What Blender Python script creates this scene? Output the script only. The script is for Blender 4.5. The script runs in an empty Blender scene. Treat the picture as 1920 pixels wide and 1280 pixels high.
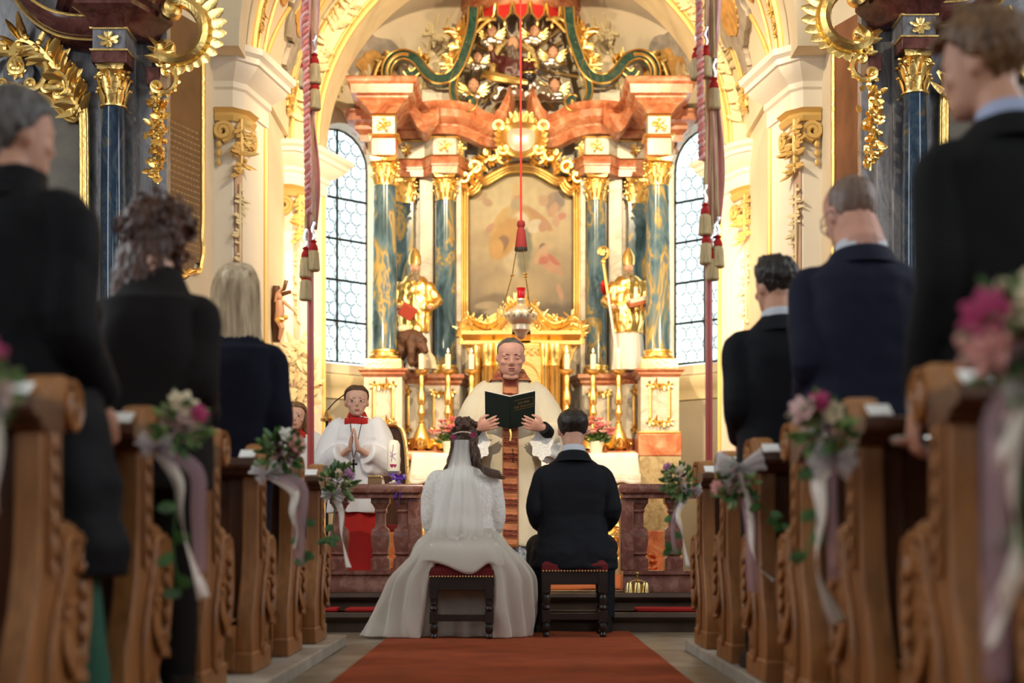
import bpy, bmesh, math, random
from mathutils import Vector as V, Matrix, Euler, noise, Quaternion
sc = bpy.context.scene
C = sc.collection
PI = math.pi
# ---------------- camera
F, CZ, HX, HY = 2667.0, 0.6, 960.0, 1010.0      # focal length in px, eye height, principal column, horizon row
cd = bpy.data.cameras.new('camera'); cam = bpy.data.objects.new('camera', cd); C.objects.link(cam)
cam.location = (0, 0, CZ); cam.rotation_euler = (PI/2, 0, 0)
cd.sensor_width = 36; cd.lens = 36*F/1920; cd.shift_y = (HY-640)/1920; cd.clip_start = .05
cd.dof.use_dof = True; cd.dof.focus_distance = 10.0; cd.dof.aperture_fstop = 1.5
sc.camera = cam
# ---------------- world, daylight, lamps, exposure
w = bpy.data.worlds.new('sky'); sc.world = w; w.use_nodes = True
bg = w.node_tree.nodes['Background']; bg.inputs[0].default_value = (.80, .91, 1, 1); bg.inputs[1].default_value = 3.8
def area(name, loc, rot, sx, sy, e, col):
    l = bpy.data.lights.new(name, 'AREA'); l.shape = 'RECTANGLE'; l.size = sx; l.size_y = sy; l.energy = e; l.color = col
    o = bpy.data.objects.new(name, l); o.location = loc; o.rotation_euler = rot; C.objects.link(o); return o
DAY = (.94, .97, 1.0)
for yy, e in ((-4.0, 18), (1.2, 20), (6.4, 100)):                # daylight through the tall nave windows
    area('window_daylight', (-5.55, yy, 4.4), (0, -PI/2, 0), 4.2, 1.7, e, DAY)
    area('window_daylight', (5.55, yy, 4.4), (0, PI/2, 0), 4.2, 1.7, e, DAY)
area('window_daylight', (0, -8.2, 5.2), (PI/2, 0, PI), 3.0, 3.0, 14, (1, .92, .82))      # west window above the gallery
def spot(name, loc, target, e, col, ang, blend, rad):
    l = bpy.data.lights.new(name, 'SPOT'); l.energy = e; l.color = col; l.spot_size = math.radians(ang); l.spot_blend = blend; l.shadow_soft_size = rad
    o = bpy.data.objects.new(name, l); o.location = loc; C.objects.link(o)
    o.rotation_euler = (V(target)-V(loc)).to_track_quat('-Z', 'Y').to_euler(); return o
WARM = (1.0, .76, .45)
spot('altar_spotlight', (-1.6, 9.3, 6.25), (.9, 15.5, 3.5), 1250, WARM, 68, .5, .06)
spot('altar_spotlight', (1.75, 9.3, 6.25), (-.7, 15.5, 3.5), 1250, WARM, 68, .5, .06)
for s in (-1, 1):                                                   # lamps fixed behind the chancel piers
    spot('pier_lamp', (.1+s*2.0, 12.75, 3.1), (.1-s*.5, 16.2, 3.4), 170, WARM, 120, .6, .12)
spot('gallery_spotlight', (-.8, 2.2, 7.2), (0, 10.0, 1.5), 2600, (1, .84, .62), 13.5, .5, .08)      # on the celebrant
spot('gallery_spotlight', (.8, 2.2, 7.2), (-1.3, 10.5, 1.3), 1000, (1, .86, .68), 11, .5, .08)    # on the servers
spot('pier_fill_spot', (-1.9, 8.3, 6.2), (2.3, 12.2, 3.2), 820, (1, .80, .52), 46, .6, .08)  # fill added to brighten the right pier front, no known lamp there
spot('pier_fill_spot', (1.9, 8.3, 6.2), (-2.2, 12.2, 3.2), 330, (1, .80, .52), 46, .6, .08)  # weaker added fill, mirrored onto the left pier
sc.view_settings.view_transform = 'Standard'; sc.view_settings.look = 'None'
sc.view_settings.exposure = 0.0; sc.view_settings.gamma = 1.0; sc.view_settings.use_curve_mapping = False
sc.cycles.use_denoising = True; sc.cycles.max_bounces = 8; sc.cycles.diffuse_bounces = 4; sc.cycles.transparent_max_bounces = 16
sc.cycles.sample_clamp_indirect = 6.0; sc.cycles.caustics_reflective = False; sc.cycles.caustics_refractive = False
# ---------------- helpers
rnd = random.Random(5)
def U(a, b): return rnd.uniform(a, b)
def P(px, py, Y): return V(((px-HX)*Y/F, Y, CZ+(HY-py)*Y/F))
def lerp(a, b, t): return a+(b-a)*t
def sm(t): t = max(0, min(1, t)); return t*t*(3-2*t)
def interp(tab, x):
    if x <= tab[0][0]: return tab[0][1:]
    for a, b in zip(tab, tab[1:]):
        if x <= b[0]:
            t = (x-a[0])/(b[0]-a[0]); return tuple(lerp(p, q, t) for p, q in zip(a[1:], b[1:]))
    return tab[-1][1:]
def cr(pts, n=6, closed=False):
    """Catmull-Rom curve through points"""
    pts = [V(p) for p in pts]; out = []; N = len(pts)
    for i in range(N if closed else N-1):
        if closed: a, b, c, d = pts[i-1], pts[i], pts[(i+1) % N], pts[(i+2) % N]
        else: a, b, c, d = pts[max(i-1, 0)], pts[i], pts[i+1], pts[min(i+2, N-1)]
        for k in range(n):
            t = k/n
            out.append(.5*((2*b)+(c-a)*t+(2*a-5*b+4*c-d)*t*t+(3*b-a-3*c+d)*t**3))
    if not closed: out.append(pts[-1])
    return out
class MB:
    def __init__(s): s.v = []; s.f = []; s.c = []
    def add(s, vs, fs):
        o = len(s.v); s.v.extend(V(v) for v in vs); s.f.extend(tuple(i+o for i in f) for f in fs); return s
    def join(s, m, M=None):
        return s.add([M @ v for v in m.v] if M is not None else m.v, m.f)
    def xf(s, M): s.v = [M @ v for v in s.v]; return s
    def box(s, x0, x1, y0, y1, z0, z1):
        return s.add([(x, y, z) for z in (z0, z1) for y in (y0, y1) for x in (x0, x1)],
                     [(0, 1, 3, 2), (4, 6, 7, 5), (0, 4, 5, 1), (2, 3, 7, 6), (0, 2, 6, 4), (1, 5, 7, 3)])
    def bx(s, c, sz, R=None):
        m = MB().box(-sz[0]/2, sz[0]/2, -sz[1]/2, sz[1]/2, -sz[2]/2, sz[2]/2)
        M = Matrix.Translation(V(c))
        if R is not None: M = M @ R.to_matrix().to_4x4()
        return s.join(m, M)
    def loft(s, rings, cap=True, wrap=True):
        n = len(rings[0]); vs = [p for r in rings for p in r]; fs = []
        for i in range(len(rings)-1):
            for j in range(n if wrap else n-1):
                k = (j+1) % n; fs.append((i*n+j, i*n+k, (i+1)*n+k, (i+1)*n+j))
        if cap and wrap:
            fs.append(tuple(range(n-1, -1, -1))); fs.append(tuple((len(rings)-1)*n+j for j in range(n)))
        return s.add(vs, fs)
    def frames(s, pts, up=None):
        T = []
        for i in range(len(pts)):
            t = pts[min(i+1, len(pts)-1)]-pts[max(i-1, 0)]
            T.append(t.normalized() if t.length > 1e-9 else V((0, 0, 1)))
        u = V(up) if up is not None else (V((0, 0, 1)) if abs(T[0].z) < .9 else V((1, 0, 0)))
        out = []
        for t in T:
            a = u-t*u.dot(t)
            if a.length < 1e-5: a = t.orthogonal()
            a.normalize(); out.append((t, a, t.cross(a)))
            if up is None: u = a
        return out
    def tube(s, pts, r, n=7, flat=1.0, up=None, cap=True):
        """r: number or list; flat: ratio of thickness along `up` to width"""
        pts = [V(p) for p in pts]; L = len(pts); rings = []
        for i, (t, a, b) in enumerate(s.frames(pts, up)):
            q = r[i*(len(r)-1)//max(L-1, 1)] if isinstance(r, (list, tuple)) and len(r) == L else (interp([(k/(len(r)-1), x) for k, x in enumerate(r)], i/max(L-1, 1))[0] if isinstance(r, (list, tuple)) else r)
            rings.append([pts[i]+a*(q*flat*math.sin(2*PI*k/n))+b*(q*math.cos(2*PI*k/n)) for k in range(n)])
        return s.loft(rings, cap)
    def lathe(s, prof, c=(0, 0, 0), n=20, R=None, sq=None):
        rings = []
        for r, z in prof:
            ring = []
            for k in range(n):
                a = 2*PI*k/n; p = V((r*math.cos(a), r*math.sin(a), z))
                if R is not None: p = R @ p
                ring.append(p+V(c))
            rings.append(ring)
        return s.loft(rings)
    def ell(s, c, rx, ry, rz, n=10, m=7, R=None):
        rings = []
        for i in range(m+1):
            f = -PI/2+PI*i/m; cz = max(math.cos(f), .02)
            ring = [V((rx*cz*math.cos(2*PI*k/n), ry*cz*math.sin(2*PI*k/n), rz*math.sin(f))) for k in range(n)]
            rings.append([(R @ p if R is not None else p)+V(c) for p in ring])
        return s.loft(rings)
    def prism(s, out, d0, d1, plane='XZ'):
        f = {'XZ': lambda a, b, d: (a, d, b), 'YZ': lambda a, b, d: (d, a, b), 'XY': lambda a, b, d: (a, b, d)}[plane]
        n = len(out); vs = [f(a, b, d0) for a, b in out]+[f(a, b, d1) for a, b in out]
        return s.add(vs, [tuple(range(n)), tuple(range(2*n-1, n-1, -1))]+[(i, (i+1) % n, n+(i+1) % n, n+i) for i in range(n)])
    def mould(s, plan, prof, closed=False, cap=True):
        """sweep profile [(out, z)] along plan [(x, y[, z])], mitred; outward is to the right of travel"""
        N = len(plan); pl = [V((p[0], p[1], p[2] if len(p) > 2 else 0)) for p in plan]; rings = []
        def nrm(a, b):
            d = b-a; d.z = 0; d.normalize(); return V((d.y, -d.x, 0))
        for i in range(N):
            if closed or 0 < i < N-1:
                n1 = nrm(pl[i-1], pl[i]); n2 = nrm(pl[i], pl[(i+1) % N]); m = n1+n2
                if m.length < 1e-4: m = n1
                m.normalize(); m = m/max(.35, m.dot(n1))
            else: m = nrm(pl[0], pl[1]) if i == 0 else nrm(pl[-2], pl[-1])
            rings.append([pl[i]+m*o+V((0, 0, z)) for o, z in prof])
        n = len(prof)
        vs = [p for r in rings for p in r]; fs = []
        for i in range(N if closed else N-1):
            for j in range(n-1):
                a = i*n+j; b = ((i+1) % N)*n+j; fs.append((a, b, b+1, a+1))
        if closed and cap:
            fs.append(tuple(i*n for i in range(N))); fs.append(tuple(i*n+n-1 for i in range(N-1, -1, -1)))
        elif cap:
            fs.append(tuple(range(n))); fs.append(tuple((N-1)*n+j for j in range(n-1, -1, -1)))
        return s.add(vs, fs)
    def grid(s, fn, nu, nv):
        vs = [fn(i/nu, j/nv) for j in range(nv+1) for i in range(nu+1)]
        return s.add(vs, [(j*(nu+1)+i, j*(nu+1)+i+1, (j+1)*(nu+1)+i+1, (j+1)*(nu+1)+i) for j in range(nv) for i in range(nu)])
    def mirror(s, ax):
        s.v = [V((2*ax-v.x, v.y, v.z)) for v in s.v]; s.f = [tuple(reversed(f)) for f in s.f]; return s
ORG = {}
def org(o): return ORG.get(o.name, V((0, 0, 0)))
def mesh_of(mb, name, recalc=True):
    me = bpy.data.meshes.new(name); me.from_pydata([tuple(v) for v in mb.v], [], mb.f)
    if recalc:
        b = bmesh.new(); b.from_mesh(me); bmesh.ops.recalc_face_normals(b, faces=b.faces); b.to_mesh(me); b.free()
    return me
def obj(name, mb, m, parent=None, local=False, ang=38, bevel=0, kind=None, label=None):
    """link a builder (world coordinates unless local) as ONE mesh object"""
    o0 = V((0, 0, 0))
    if isinstance(mb, MB):
        if parent is not None: o0 = V((0, 0, 0)) if local else org(parent)
        elif not local:
            xs = [v.x for v in mb.v]; ys = [v.y for v in mb.v]; o0 = V(((min(xs)+max(xs))/2, (min(ys)+max(ys))/2, min(v.z for v in mb.v)))
        if o0.length > 0: mb.v = [v-o0 for v in mb.v]
        me = mesh_of(mb, name)
    else:
        me = mb
        if parent is not None and not local: me.transform(Matrix.Translation(-org(parent)))
        elif parent is None and not local: o0 = V((0, 0, 0))
    if m is not None:
        me.materials.clear(); me.materials.append(m)
    me.polygons.foreach_set('use_smooth', [True]*len(me.polygons))
    if ang < 180: me.set_sharp_from_angle(angle=math.radians(ang))
    o = bpy.data.objects.new(name, me); C.objects.link(o)
    if parent is not None: o.parent = parent; ORG[o.name] = org(parent)
    else: o.location = o0; ORG[o.name] = o0
    if bevel:
        b = o.modifiers.new('edge', 'BEVEL'); b.width = bevel; b.segments = 2; b.limit_method = 'ANGLE'; b.angle_limit = .6
    if kind: o['kind'] = kind
    if label: o['label'] = label
    return o
def tag(o, label, cat, group=None, kind=None):
    o['label'] = label; o['category'] = cat
    if group: o['group'] = group
    if kind: o['kind'] = kind
    return o
def thing(name, label, cat, loc=(0, 0, 0), rz=0, group=None):
    o = bpy.data.objects.new(name, None); C.objects.link(o); o.empty_display_size = .1
    o.location = loc; o.rotation_euler = (0, 0, rz); ORG[o.name] = V(loc)
    return tag(o, label, cat, group)
def dup(root, loc, rz=None, label=None, group=None, scale=None):
    r = root.copy(); C.objects.link(r); r.location = loc; ORG[r.name] = V(loc)
    if rz is not None: r.rotation_euler = (0, 0, rz)
    if scale: r.scale = (scale,)*3
    if label: r['label'] = label
    if group: r['group'] = group
    for ch in list(root.children):
        c = ch.copy(); C.objects.link(c); c.parent = r
        for g in list(ch.children):
            d = g.copy(); C.objects.link(d); d.parent = c
    return r
def inst(o, parent, loc, rot=None, scale=None):
    """a part that shares its mesh with an earlier alike part"""
    c = o.copy(); C.objects.link(c); c.parent = parent; c.location = V(loc)
    if rot is not None: c.rotation_euler = rot
    if scale is not None: c.scale = scale
    return c
def struct(name, mb, m, parent=None, **k):
    return obj(name, mb, m, parent, kind='structure' if parent is None else None, **k)
def remesh(mb, vox, smooth=2, fac=.5):
    me = mesh_of(mb, 'tmp'); o = bpy.data.objects.new('tmp', me); C.objects.link(o)
    r = o.modifiers.new('r', 'REMESH'); r.mode = 'VOXEL'; r.voxel_size = vox
    if smooth:
        s = o.modifiers.new('s', 'SMOOTH'); s.iterations = smooth; s.factor = fac
    dg = bpy.context.evaluated_depsgraph_get()
    out = bpy.data.meshes.new_from_object(o.evaluated_get(dg)); bpy.data.objects.remove(o); bpy.data.meshes.remove(me)
    return out
def warp(me, fn):
    n = len(me.vertices); co = [0.0]*(3*n); no = [0.0]*(3*n)
    me.vertices.foreach_get('co', co); me.vertices.foreach_get('normal', no)
    for i in range(n):
        p = V(co[3*i:3*i+3]); q = fn(p, V(no[3*i:3*i+3])); co[3*i:3*i+3] = q
    me.vertices.foreach_set('co', co); me.update(); return me
def wrinkle(me, amp, scale, seed=0.0, zs=1.0, mask=None):
    """cloth folds: noise along the normal, stretched in z by zs"""
    def f(p, n):
        q = V((p.x*scale+seed, p.y*scale+seed*.7, p.z*scale*zs))
        d = noise.noise(q)*.65+noise.noise(q*2.3)*.35
        a = amp*(mask(p) if mask else 1)
        return p+n*(d*a)
    return warp(me, f)
# ---------------- ornament kit
def spiral(c, u, v, r0, r1, a0, a1, n=16):
    u, v = V(u), V(v); return [V(c)+u*(lerp(r0, r1, t)*math.cos(lerp(a0, a1, t)))+v*(lerp(r0, r1, t)*math.sin(lerp(a0, a1, t))) for t in [i/n for i in range(n+1)]]
def cscroll(mb, c, u, v, R, th, a0=0.3, a1=PI*1.5, n=6, flat=1.0, curl=.34):
    """C-scroll: an arc whose two ends roll into volutes"""
    u, v, c = V(u), V(v), V(c)
    arc = spiral(c, u, v, R, R, a0, a1, 14)
    def end(a, sgn):
        p = c+u*(R*(1-curl)*math.cos(a))+v*(R*(1-curl)*math.sin(a))
        return spiral(p, u, v, R*curl, R*curl*.25, a, a+sgn*PI*2.2, 14)[1:]
    e = end(a1, 1); b = end(a0, -1)
    pts = list(reversed(b))+arc+e; N = len(pts)
    mb.tube(pts, [th*(.35+.65*math.sin(PI*min(1, max(0, i/(N-1))))) for i in range(N)], n, flat, up=u.cross(v))
    mb.ell(b[-1], th*.9, th*.9, th*.9, 6, 5); mb.ell(e[-1], th*.9, th*.9, th*.9, 6, 5)
def leaf(mb, p, d, nrm, L, W, curl=.5, n=6):
    """thick acanthus-like blade from p along d, curling away along nrm"""
    p, d, nrm = V(p), V(d).normalized(), V(nrm).normalized(); pts = []; r = []
    for i in range(n):
        t = i/(n-1); pts.append(p+d*(L*(t-.25*curl*t*t))+nrm*(L*curl*.6*t*t*(1.15-.35*t))); r.append(W*.5*(math.sin(PI*(.12+.84*t))**.8))
    mb.tube(pts, r, 5, .35, up=nrm)
def sprig(mb, pts, size, up, seed=1, dens=1.0):
    """foliage and shell-work along a line"""
    q = random.Random(seed); pts = [V(p) for p in pts]; up = V(up)
    mb.tube(pts, [size*.10, size*.16, size*.08], 5)
    for i in range(int(len(pts)*dens)):
        k = q.random()*(len(pts)-1); j = int(k); p = pts[j].lerp(pts[min(j+1, len(pts)-1)], k-j)
        t = (pts[min(j+1, len(pts)-1)]-pts[max(j-1, 0)]).normalized(); sd = t.cross(up)*q.choice((-1, 1))
        leaf(mb, p, t*q.uniform(-.2, .9)+sd*q.uniform(.4, 1)+up*q.uniform(0, .3), up*.6+sd*.5, size*q.uniform(.5, 1.0), size*q.uniform(.25, .42), q.uniform(.2, .9), 5)
        if q.random() < .35: mb.ell(p+sd*size*.3*q.random()+up*size*.1, size*.13, size*.13, size*.13, 6, 4)
def rosette(mb, c, u, v, R, n=6):
    c, u, v = V(c), V(u), V(v); w = u.cross(v)
    for k in range(n):
        a = 2*PI*k/n; d = u*math.cos(a)+v*math.sin(a); leaf(mb, c+d*R*.15, d, w, R*.9, R*.55, .4, 5)
    mb.ell(c+w*R*.1, R*.24, R*.24, R*.24, 7, 5)
def capital(c, r, h, flatY=None):
    """Corinthian capital: bell, two rows of leaves, corner volutes, abacus; centred at its foot"""
    mb = MB(); c = V(c)
    mb.lathe([(r*1.0, 0), (r*1.12, .02*h), (r*1.12, .06*h), (r*.84, .08*h), (r*.80, .5*h), (r*.95, .8*h), (r*1.15, .86*h)], c, 16)
    for row, (z0, L, nn) in enumerate(((.07, .42, 8), (.30, .5, 8))):
        for k in range(nn):
            a = 2*PI*(k+.5*row)/nn; d = V((math.cos(a), math.sin(a), 0))
            leaf(mb, c+d*r*.93+V((0, 0, z0*h)), V((0, 0, 1))+d*.06, d, L*h*.92, r*.66, .48, 7); mb.ell(c+d*(r*.98+L*h*.27)+V((0, 0, (z0+L*.80)*h)), r*.17, r*.17, r*.15, 6, 5)
    for k in range(4):
        a = PI/4+PI/2*k; d = V((math.cos(a), math.sin(a), 0)); z = V((0, 0, 1))
        p = c+d*r*1.28+z*h*.70
        mb.tube([c+d*r*.95+z*.45*h]+spiral(p, d, z, r*.30, r*.07, PI*.75, -PI*2.0, 14), [r*.09, r*.12, r*.07], 6, 1.6, up=d.cross(z))
        a2 = PI/2*k; d2 = V((math.cos(a2), math.sin(a2), 0)); mb.ell(c+d2*r*1.22+z*.86*h, r*.2, r*.2, r*.17, 7, 5)
    pl = []
    for k in range(4):
        a = PI/4+PI/2*k; b = a+PI/2
        A = V((math.cos(a), math.sin(a), 0))*r*1.72; B = V((math.cos(b), math.sin(b), 0))*r*1.72
        for t in (0, .06, .3, .5, .7, .94): pl.append(A.lerp(B, t)*(1-.30*math.sin(PI*t)**.8 if 0 < t else .97))
    for z0, z1, f in ((.86, .93, .92), (.93, 1.0, 1.0)):
        mb.prism([(c.x+p.x*f, c.y+p.y*f) for p in pl], c.z+z0*h, c.z+z1*h, 'XY')
    if flatY is not None:
        for v in mb.v: v.y = c.y+(v.y-c.y)*flatY
    return mb
# ---------------- materials
def mat(name, col, rough=.6, metal=0, bump=0, bscale=60, spec=None, var=0, vscale=4, stretch=(1, 1, 1), sss=0, sheen=0, coat=0, col2=None):
    m = bpy.data.materials.new(name); m.use_nodes = True; nt = m.node_tree; N, L = nt.nodes, nt.links
    p = N['Principled BSDF']; p.inputs['Base Color'].default_value = (*col, 1); p.inputs['Roughness'].default_value = rough; p.inputs['Metallic'].default_value = metal
    if spec is not None: p.inputs['Specular IOR Level'].default_value = spec
    if sss: p.inputs['Subsurface Weight'].default_value = sss; p.inputs['Subsurface Radius'].default_value = (.02, .008, .004)
    if sheen: p.inputs['Sheen Weight'].default_value = sheen; p.inputs['Sheen Roughness'].default_value = .4
    if coat: p.inputs['Coat Weight'].default_value = coat; p.inputs['Coat Roughness'].default_value = .12
    if bump or var:
        tc = N.new('ShaderNodeTexCoord'); mp = N.new('ShaderNodeMapping'); mp.inputs['Scale'].default_value = stretch; L.new(tc.outputs['Object'], mp.inputs[0])
    if var:
        n = N.new('ShaderNodeTexNoise'); n.inputs['Scale'].default_value = vscale; n.inputs['Detail'].default_value = 5; L.new(mp.outputs[0], n.inputs['Vector'])
        r = N.new('ShaderNodeValToRGB'); r.color_ramp.elements[0].position = .32; r.color_ramp.elements[1].position = .68
        c2 = col2 or tuple(min(1, c*(1+var)) for c in col); c1 = col if col2 else tuple(c*(1-var) for c in col)
        r.color_ramp.elements[0].color = (*c1, 1); r.color_ramp.elements[1].color = (*c2, 1)
        L.new(n.outputs['Fac'], r.inputs[0]); L.new(r.outputs[0], p.inputs['Base Color'])
    if bump:
        n = N.new('ShaderNodeTexNoise'); n.inputs['Scale'].default_value = bscale; n.inputs['Detail'].default_value = 3; L.new(mp.outputs[0], n.inputs['Vector'])
        b = N.new('ShaderNodeBump'); b.inputs['Strength'].default_value = bump; b.inputs['Distance'].default_value = .01
        L.new(n.outputs['Fac'], b.inputs['Height']); L.new(b.outputs[0], p.inputs['Normal'])
    return m
def marble(name, stops, scale=3, dist=1.5, rough=.22, stretch=(1, 1, 1), rot=(0, 0, 0), detail=6):
    """stops: [(pos, colour)] across warped noise"""
    m = bpy.data.materials.new(name); m.use_nodes = True; nt = m.node_tree; N, L = nt.nodes, nt.links; p = N['Principled BSDF']; p.inputs['Roughness'].default_value = rough
    tc = N.new('ShaderNodeTexCoord'); mp = N.new('ShaderNodeMapping'); mp.inputs['Scale'].default_value = stretch; mp.inputs['Rotation'].default_value = rot; L.new(tc.outputs['Object'], mp.inputs[0])
    n = N.new('ShaderNodeTexNoise'); n.inputs['Scale'].default_value = scale; n.inputs['Detail'].default_value = detail; n.inputs['Distortion'].default_value = dist; n.inputs['Roughness'].default_value = .62; L.new(mp.outputs[0], n.inputs['Vector'])
    r = N.new('ShaderNodeValToRGB'); cr_ = r.color_ramp
    while len(cr_.elements) < len(stops): cr_.elements.new(.5)
    for e, (q, c) in zip(cr_.elements, stops): e.position = q; e.color = (*c, 1)
    L.new(n.outputs['Fac'], r.inputs[0]); L.new(r.outputs[0], p.inputs['Base Color']); return m
def vcol_mat(name, rough=.5, bump=0):
    m = bpy.data.materials.new(name); m.use_nodes = True; N, L = m.node_tree.nodes, m.node_tree.links; p = N['Principled BSDF']; p.inputs['Roughness'].default_value = rough
    a = N.new('ShaderNodeVertexColor'); a.layer_name = 'paint'; L.new(a.outputs[0], p.inputs['Base Color']); return m
def sheer(name, col, alpha, rough=.6, trans=.5):
    """thin tulle / ribbon: part see-through, part diffuse, part translucent"""
    m = bpy.data.materials.new(name); m.use_nodes = True; N, L = m.node_tree.nodes, m.node_tree.links; N.remove(N['Principled BSDF']); out = N['Material Output']
    d = N.new('ShaderNodeBsdfDiffuse'); d.inputs[0].default_value = (*col, 1); t = N.new('ShaderNodeBsdfTranslucent'); t.inputs[0].default_value = (*col, 1)
    x = N.new('ShaderNodeMixShader'); x.inputs[0].default_value = trans; L.new(d.outputs[0], x.inputs[1]); L.new(t.outputs[0], x.inputs[2])
    tr = N.new('ShaderNodeBsdfTransparent'); y = N.new('ShaderNodeMixShader'); y.inputs[0].default_value = alpha
    L.new(tr.outputs[0], y.inputs[1]); L.new(x.outputs[0], y.inputs[2]); L.new(y.outputs[0], out.inputs[0]); return m
def srgb(r, g, b): return tuple(((c/255)/12.92 if c/255 <= .04045 else ((c/255+.055)/1.055)**2.4) for c in (r, g, b))
M = {}
M['gold'] = mat('gold_leaf', (.98, .69, .25), .30, 1, .25, 40)
M['gold_paint'] = mat('gilded_stucco', (.80, .54, .19), .5, .25, .15, 50)
M['silver'] = mat('silver_leaf', (.86, .84, .80), .28, 1, .2, 40)
M['brass'] = mat('brass', (.78, .58, .25), .25, 1)
M['plaster'] = mat('cream_plaster', (.80, .70, .53), .8, 0, .08, 30, var=.05, vscale=2)
M['white_plaster'] = mat('white_plaster', (.86, .80, .70), .75, 0, .05, 30, var=.03, vscale=2)
M['stucco'] = mat('pale_stucco', (.84, .72, .46), .7, 0, .1, 40, var=.08, vscale=5)
M['pink_plaster'] = mat('pink_panel_plaster', (.62, .42, .30), .8, 0, 0, var=.12, vscale=5)
M['dado'] = mat('grey_dado_plaster', (.52, .47, .38), .8, 0, .05, 20, var=.06, vscale=3)
M['fresco_grey'] = mat('grey_fresco_paint', (.40, .35, .30), .85, 0, .1, 20, var=.2, vscale=9)
M['fresco_orange'] = mat('orange_fresco_paint', (.62, .34, .10), .85, 0, .1, 20, var=.25, vscale=12)
M['fresco_green'] = mat('green_fresco_paint', (.10, .16, .12), .85, 0, .1, 20, var=.25, vscale=12)
M['red_marble'] = marble('red_marble', [(.25, (.25, .06, .03)), (.45, (.52, .17, .08)), (.55, (.60, .25, .13)), (.68, (.70, .42, .28)), (.78, (.42, .12, .06))], 5, 1.2, .25)
M['rail_marble'] = marble('brown_red_marble', [(.25, (.12, .040, .030)), (.5, (.235, .085, .062)), (.62, (.32, .155, .115)), (.8, (.18, .06, .045))], 11, 1.0, .25)
M['pale_marble'] = marble('pale_marble', [(.3, (.42, .36, .30)), (.48, (.66, .60, .50)), (.6, (.74, .68, .58)), (.75, (.50, .44, .37))], 3.5, 2.0, .3)
M['tan_marble'] = marble('tan_green_marble', [(.3, (.22, .17, .08)), (.45, (.38, .30, .17)), (.56, (.50, .41, .25)), (.7, (.30, .24, .13))], 5, 2.2, .35)
M['blue_marble'] = marble('blue_green_scagliola', [(.28, (.020, .045, .055)), (.40, (.050, .105, .150)), (.49, (.10, .175, .235)), (.535, (.20, .20, .13)), (.575, (.50, .34, .10)), (.62, (.15, .19, .21)), (.70, (.065, .12, .165)), (.82, (.03, .055, .08))], 2.3, 1.4, .16, (1.5, 1.5, .62), (.45, .35, 0), 3)
M['navy_marble'] = marble('dark_blue_marble', [(.28, (.006, .014, .03)), (.48, (.018, .045, .09)), (.6, (.05, .075, .10)), (.68, (.16, .09, .03)), (.78, (.02, .045, .08))], 5, 1.8, .08, (1.6, 1.6, .9))
M['grey_marble'] = marble('blue_grey_marble', [(.3, (.10, .10, .12)), (.46, (.19, .19, .22)), (.58, (.28, .28, .31)), (.72, (.14, .135, .15))], 3, 2.4, .2, (1.5, 1.5, .7))
M['dark_red'] = marble('dark_red_marble', [(.3, (.045, .012, .012)), (.48, (.11, .03, .025)), (.62, (.17, .06, .05)), (.75, (.07, .02, .018))], 7, 1.4, .18)
M['green_marble'] = marble('dark_green_marble', [(.3, (.008, .03, .024)), (.5, (.018, .06, .048)), (.64, (.06, .10, .07)), (.76, (.015, .04, .035))], 9, 1.4, .15)
M['step'] = mat('dark_step_stone', (.085, .05, .033), .45, 0, .1, 30, var=.3, vscale=6)
M['flag'] = mat('grey_flagstone', (.25, .20, .14), .42, 0, .12, 14, var=.28, vscale=4)
M['plinth'] = mat('pale_plinth_stone', (.42, .37, .30), .6, 0, .1, 20, var=.2, vscale=6)
M['carpet'] = mat('rust_carpet', (.36, .060, .010), .95, 0, .5, 220, var=.18, vscale=5)
M['oak'] = mat('oak_wood', (.33, .135, .040), .42, 0, .12, 20, var=.28, vscale=4, stretch=(7, 7, 1))
M['dark_oak'] = mat('dark_oak_wood', (.085, .028, .010), .38, 0, .1, 20, var=.3, vscale=4, stretch=(7, 7, 1))
M['stool_wood'] = mat('black_brown_wood', (.022, .012, .009), .32, 0, .08, 20, var=.3, vscale=5)
M['velvet'] = mat('red_velvet', (.16, .006, .010), .85, 0, .2, 200)
M['iron'] = mat('black_iron', (.012, .011, .010), .5, .3)
M['lead'] = mat('lead_came', (.24, .25, .26), .5, .3)
M['pole'] = mat('red_varnished_pole', (.55, .075, .06), .3, 0, coat=.4)
M['rope'] = mat('pink_cord', (.80, .24, .20), .8, 0, .3, 120, var=.3, vscale=30)
M['rope_gold'] = mat('tan_fringe', (.66, .48, .24), .75, 0, .5, 90, var=.25, vscale=18, stretch=(6, 6, .6))
M['pink_silk'] = mat('faded_pink_silk', (.88, .46, .42), .6, 0, .2, 40, var=.15, vscale=8)
M['red_cloth'] = mat('red_cloth', (.50, .012, .008), .8, 0, .1, 80, var=.12, vscale=6)
M['lamp_red'] = mat('ruby_glass', (.55, .01, .02), .08, 0, coat=.5)
M['wax'] = mat('candle_wax', (.88, .82, .66), .5, 0, sss=.2)
M['white_cloth'] = mat('white_linen', (.82, .80, .77), .85, 0, .15, 60)
M['surplice'] = mat('white_surplice_cotton', (.80, .78, .79), .85, 0, .1, 90)
M['cream'] = mat('cream_wool', (.72, .62, .45), .8, 0, .15, 90, var=.06, vscale=6)
M['dress'] = sheer('ivory_gown_tulle', (.94, .89, .82), .97, .7, .42)
M['lace'] = mat('ivory_lace', (.88, .84, .78), .85, 0, .6, 70, var=.12, vscale=60)
M['grey_lace'] = mat('grey_lace', (.35, .36, .40), .85, 0, .5, 40, var=.5, vscale=34)
M['tulle'] = sheer('ivory_tulle', (.93, .88, .80), .62, .6, .4)
M['veil'] = sheer('veil_tulle', (.95, .94, .90), .46, .6, .45)
M['organza'] = sheer('white_organza', (.93, .89, .90), .66, .5, .5)
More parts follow.
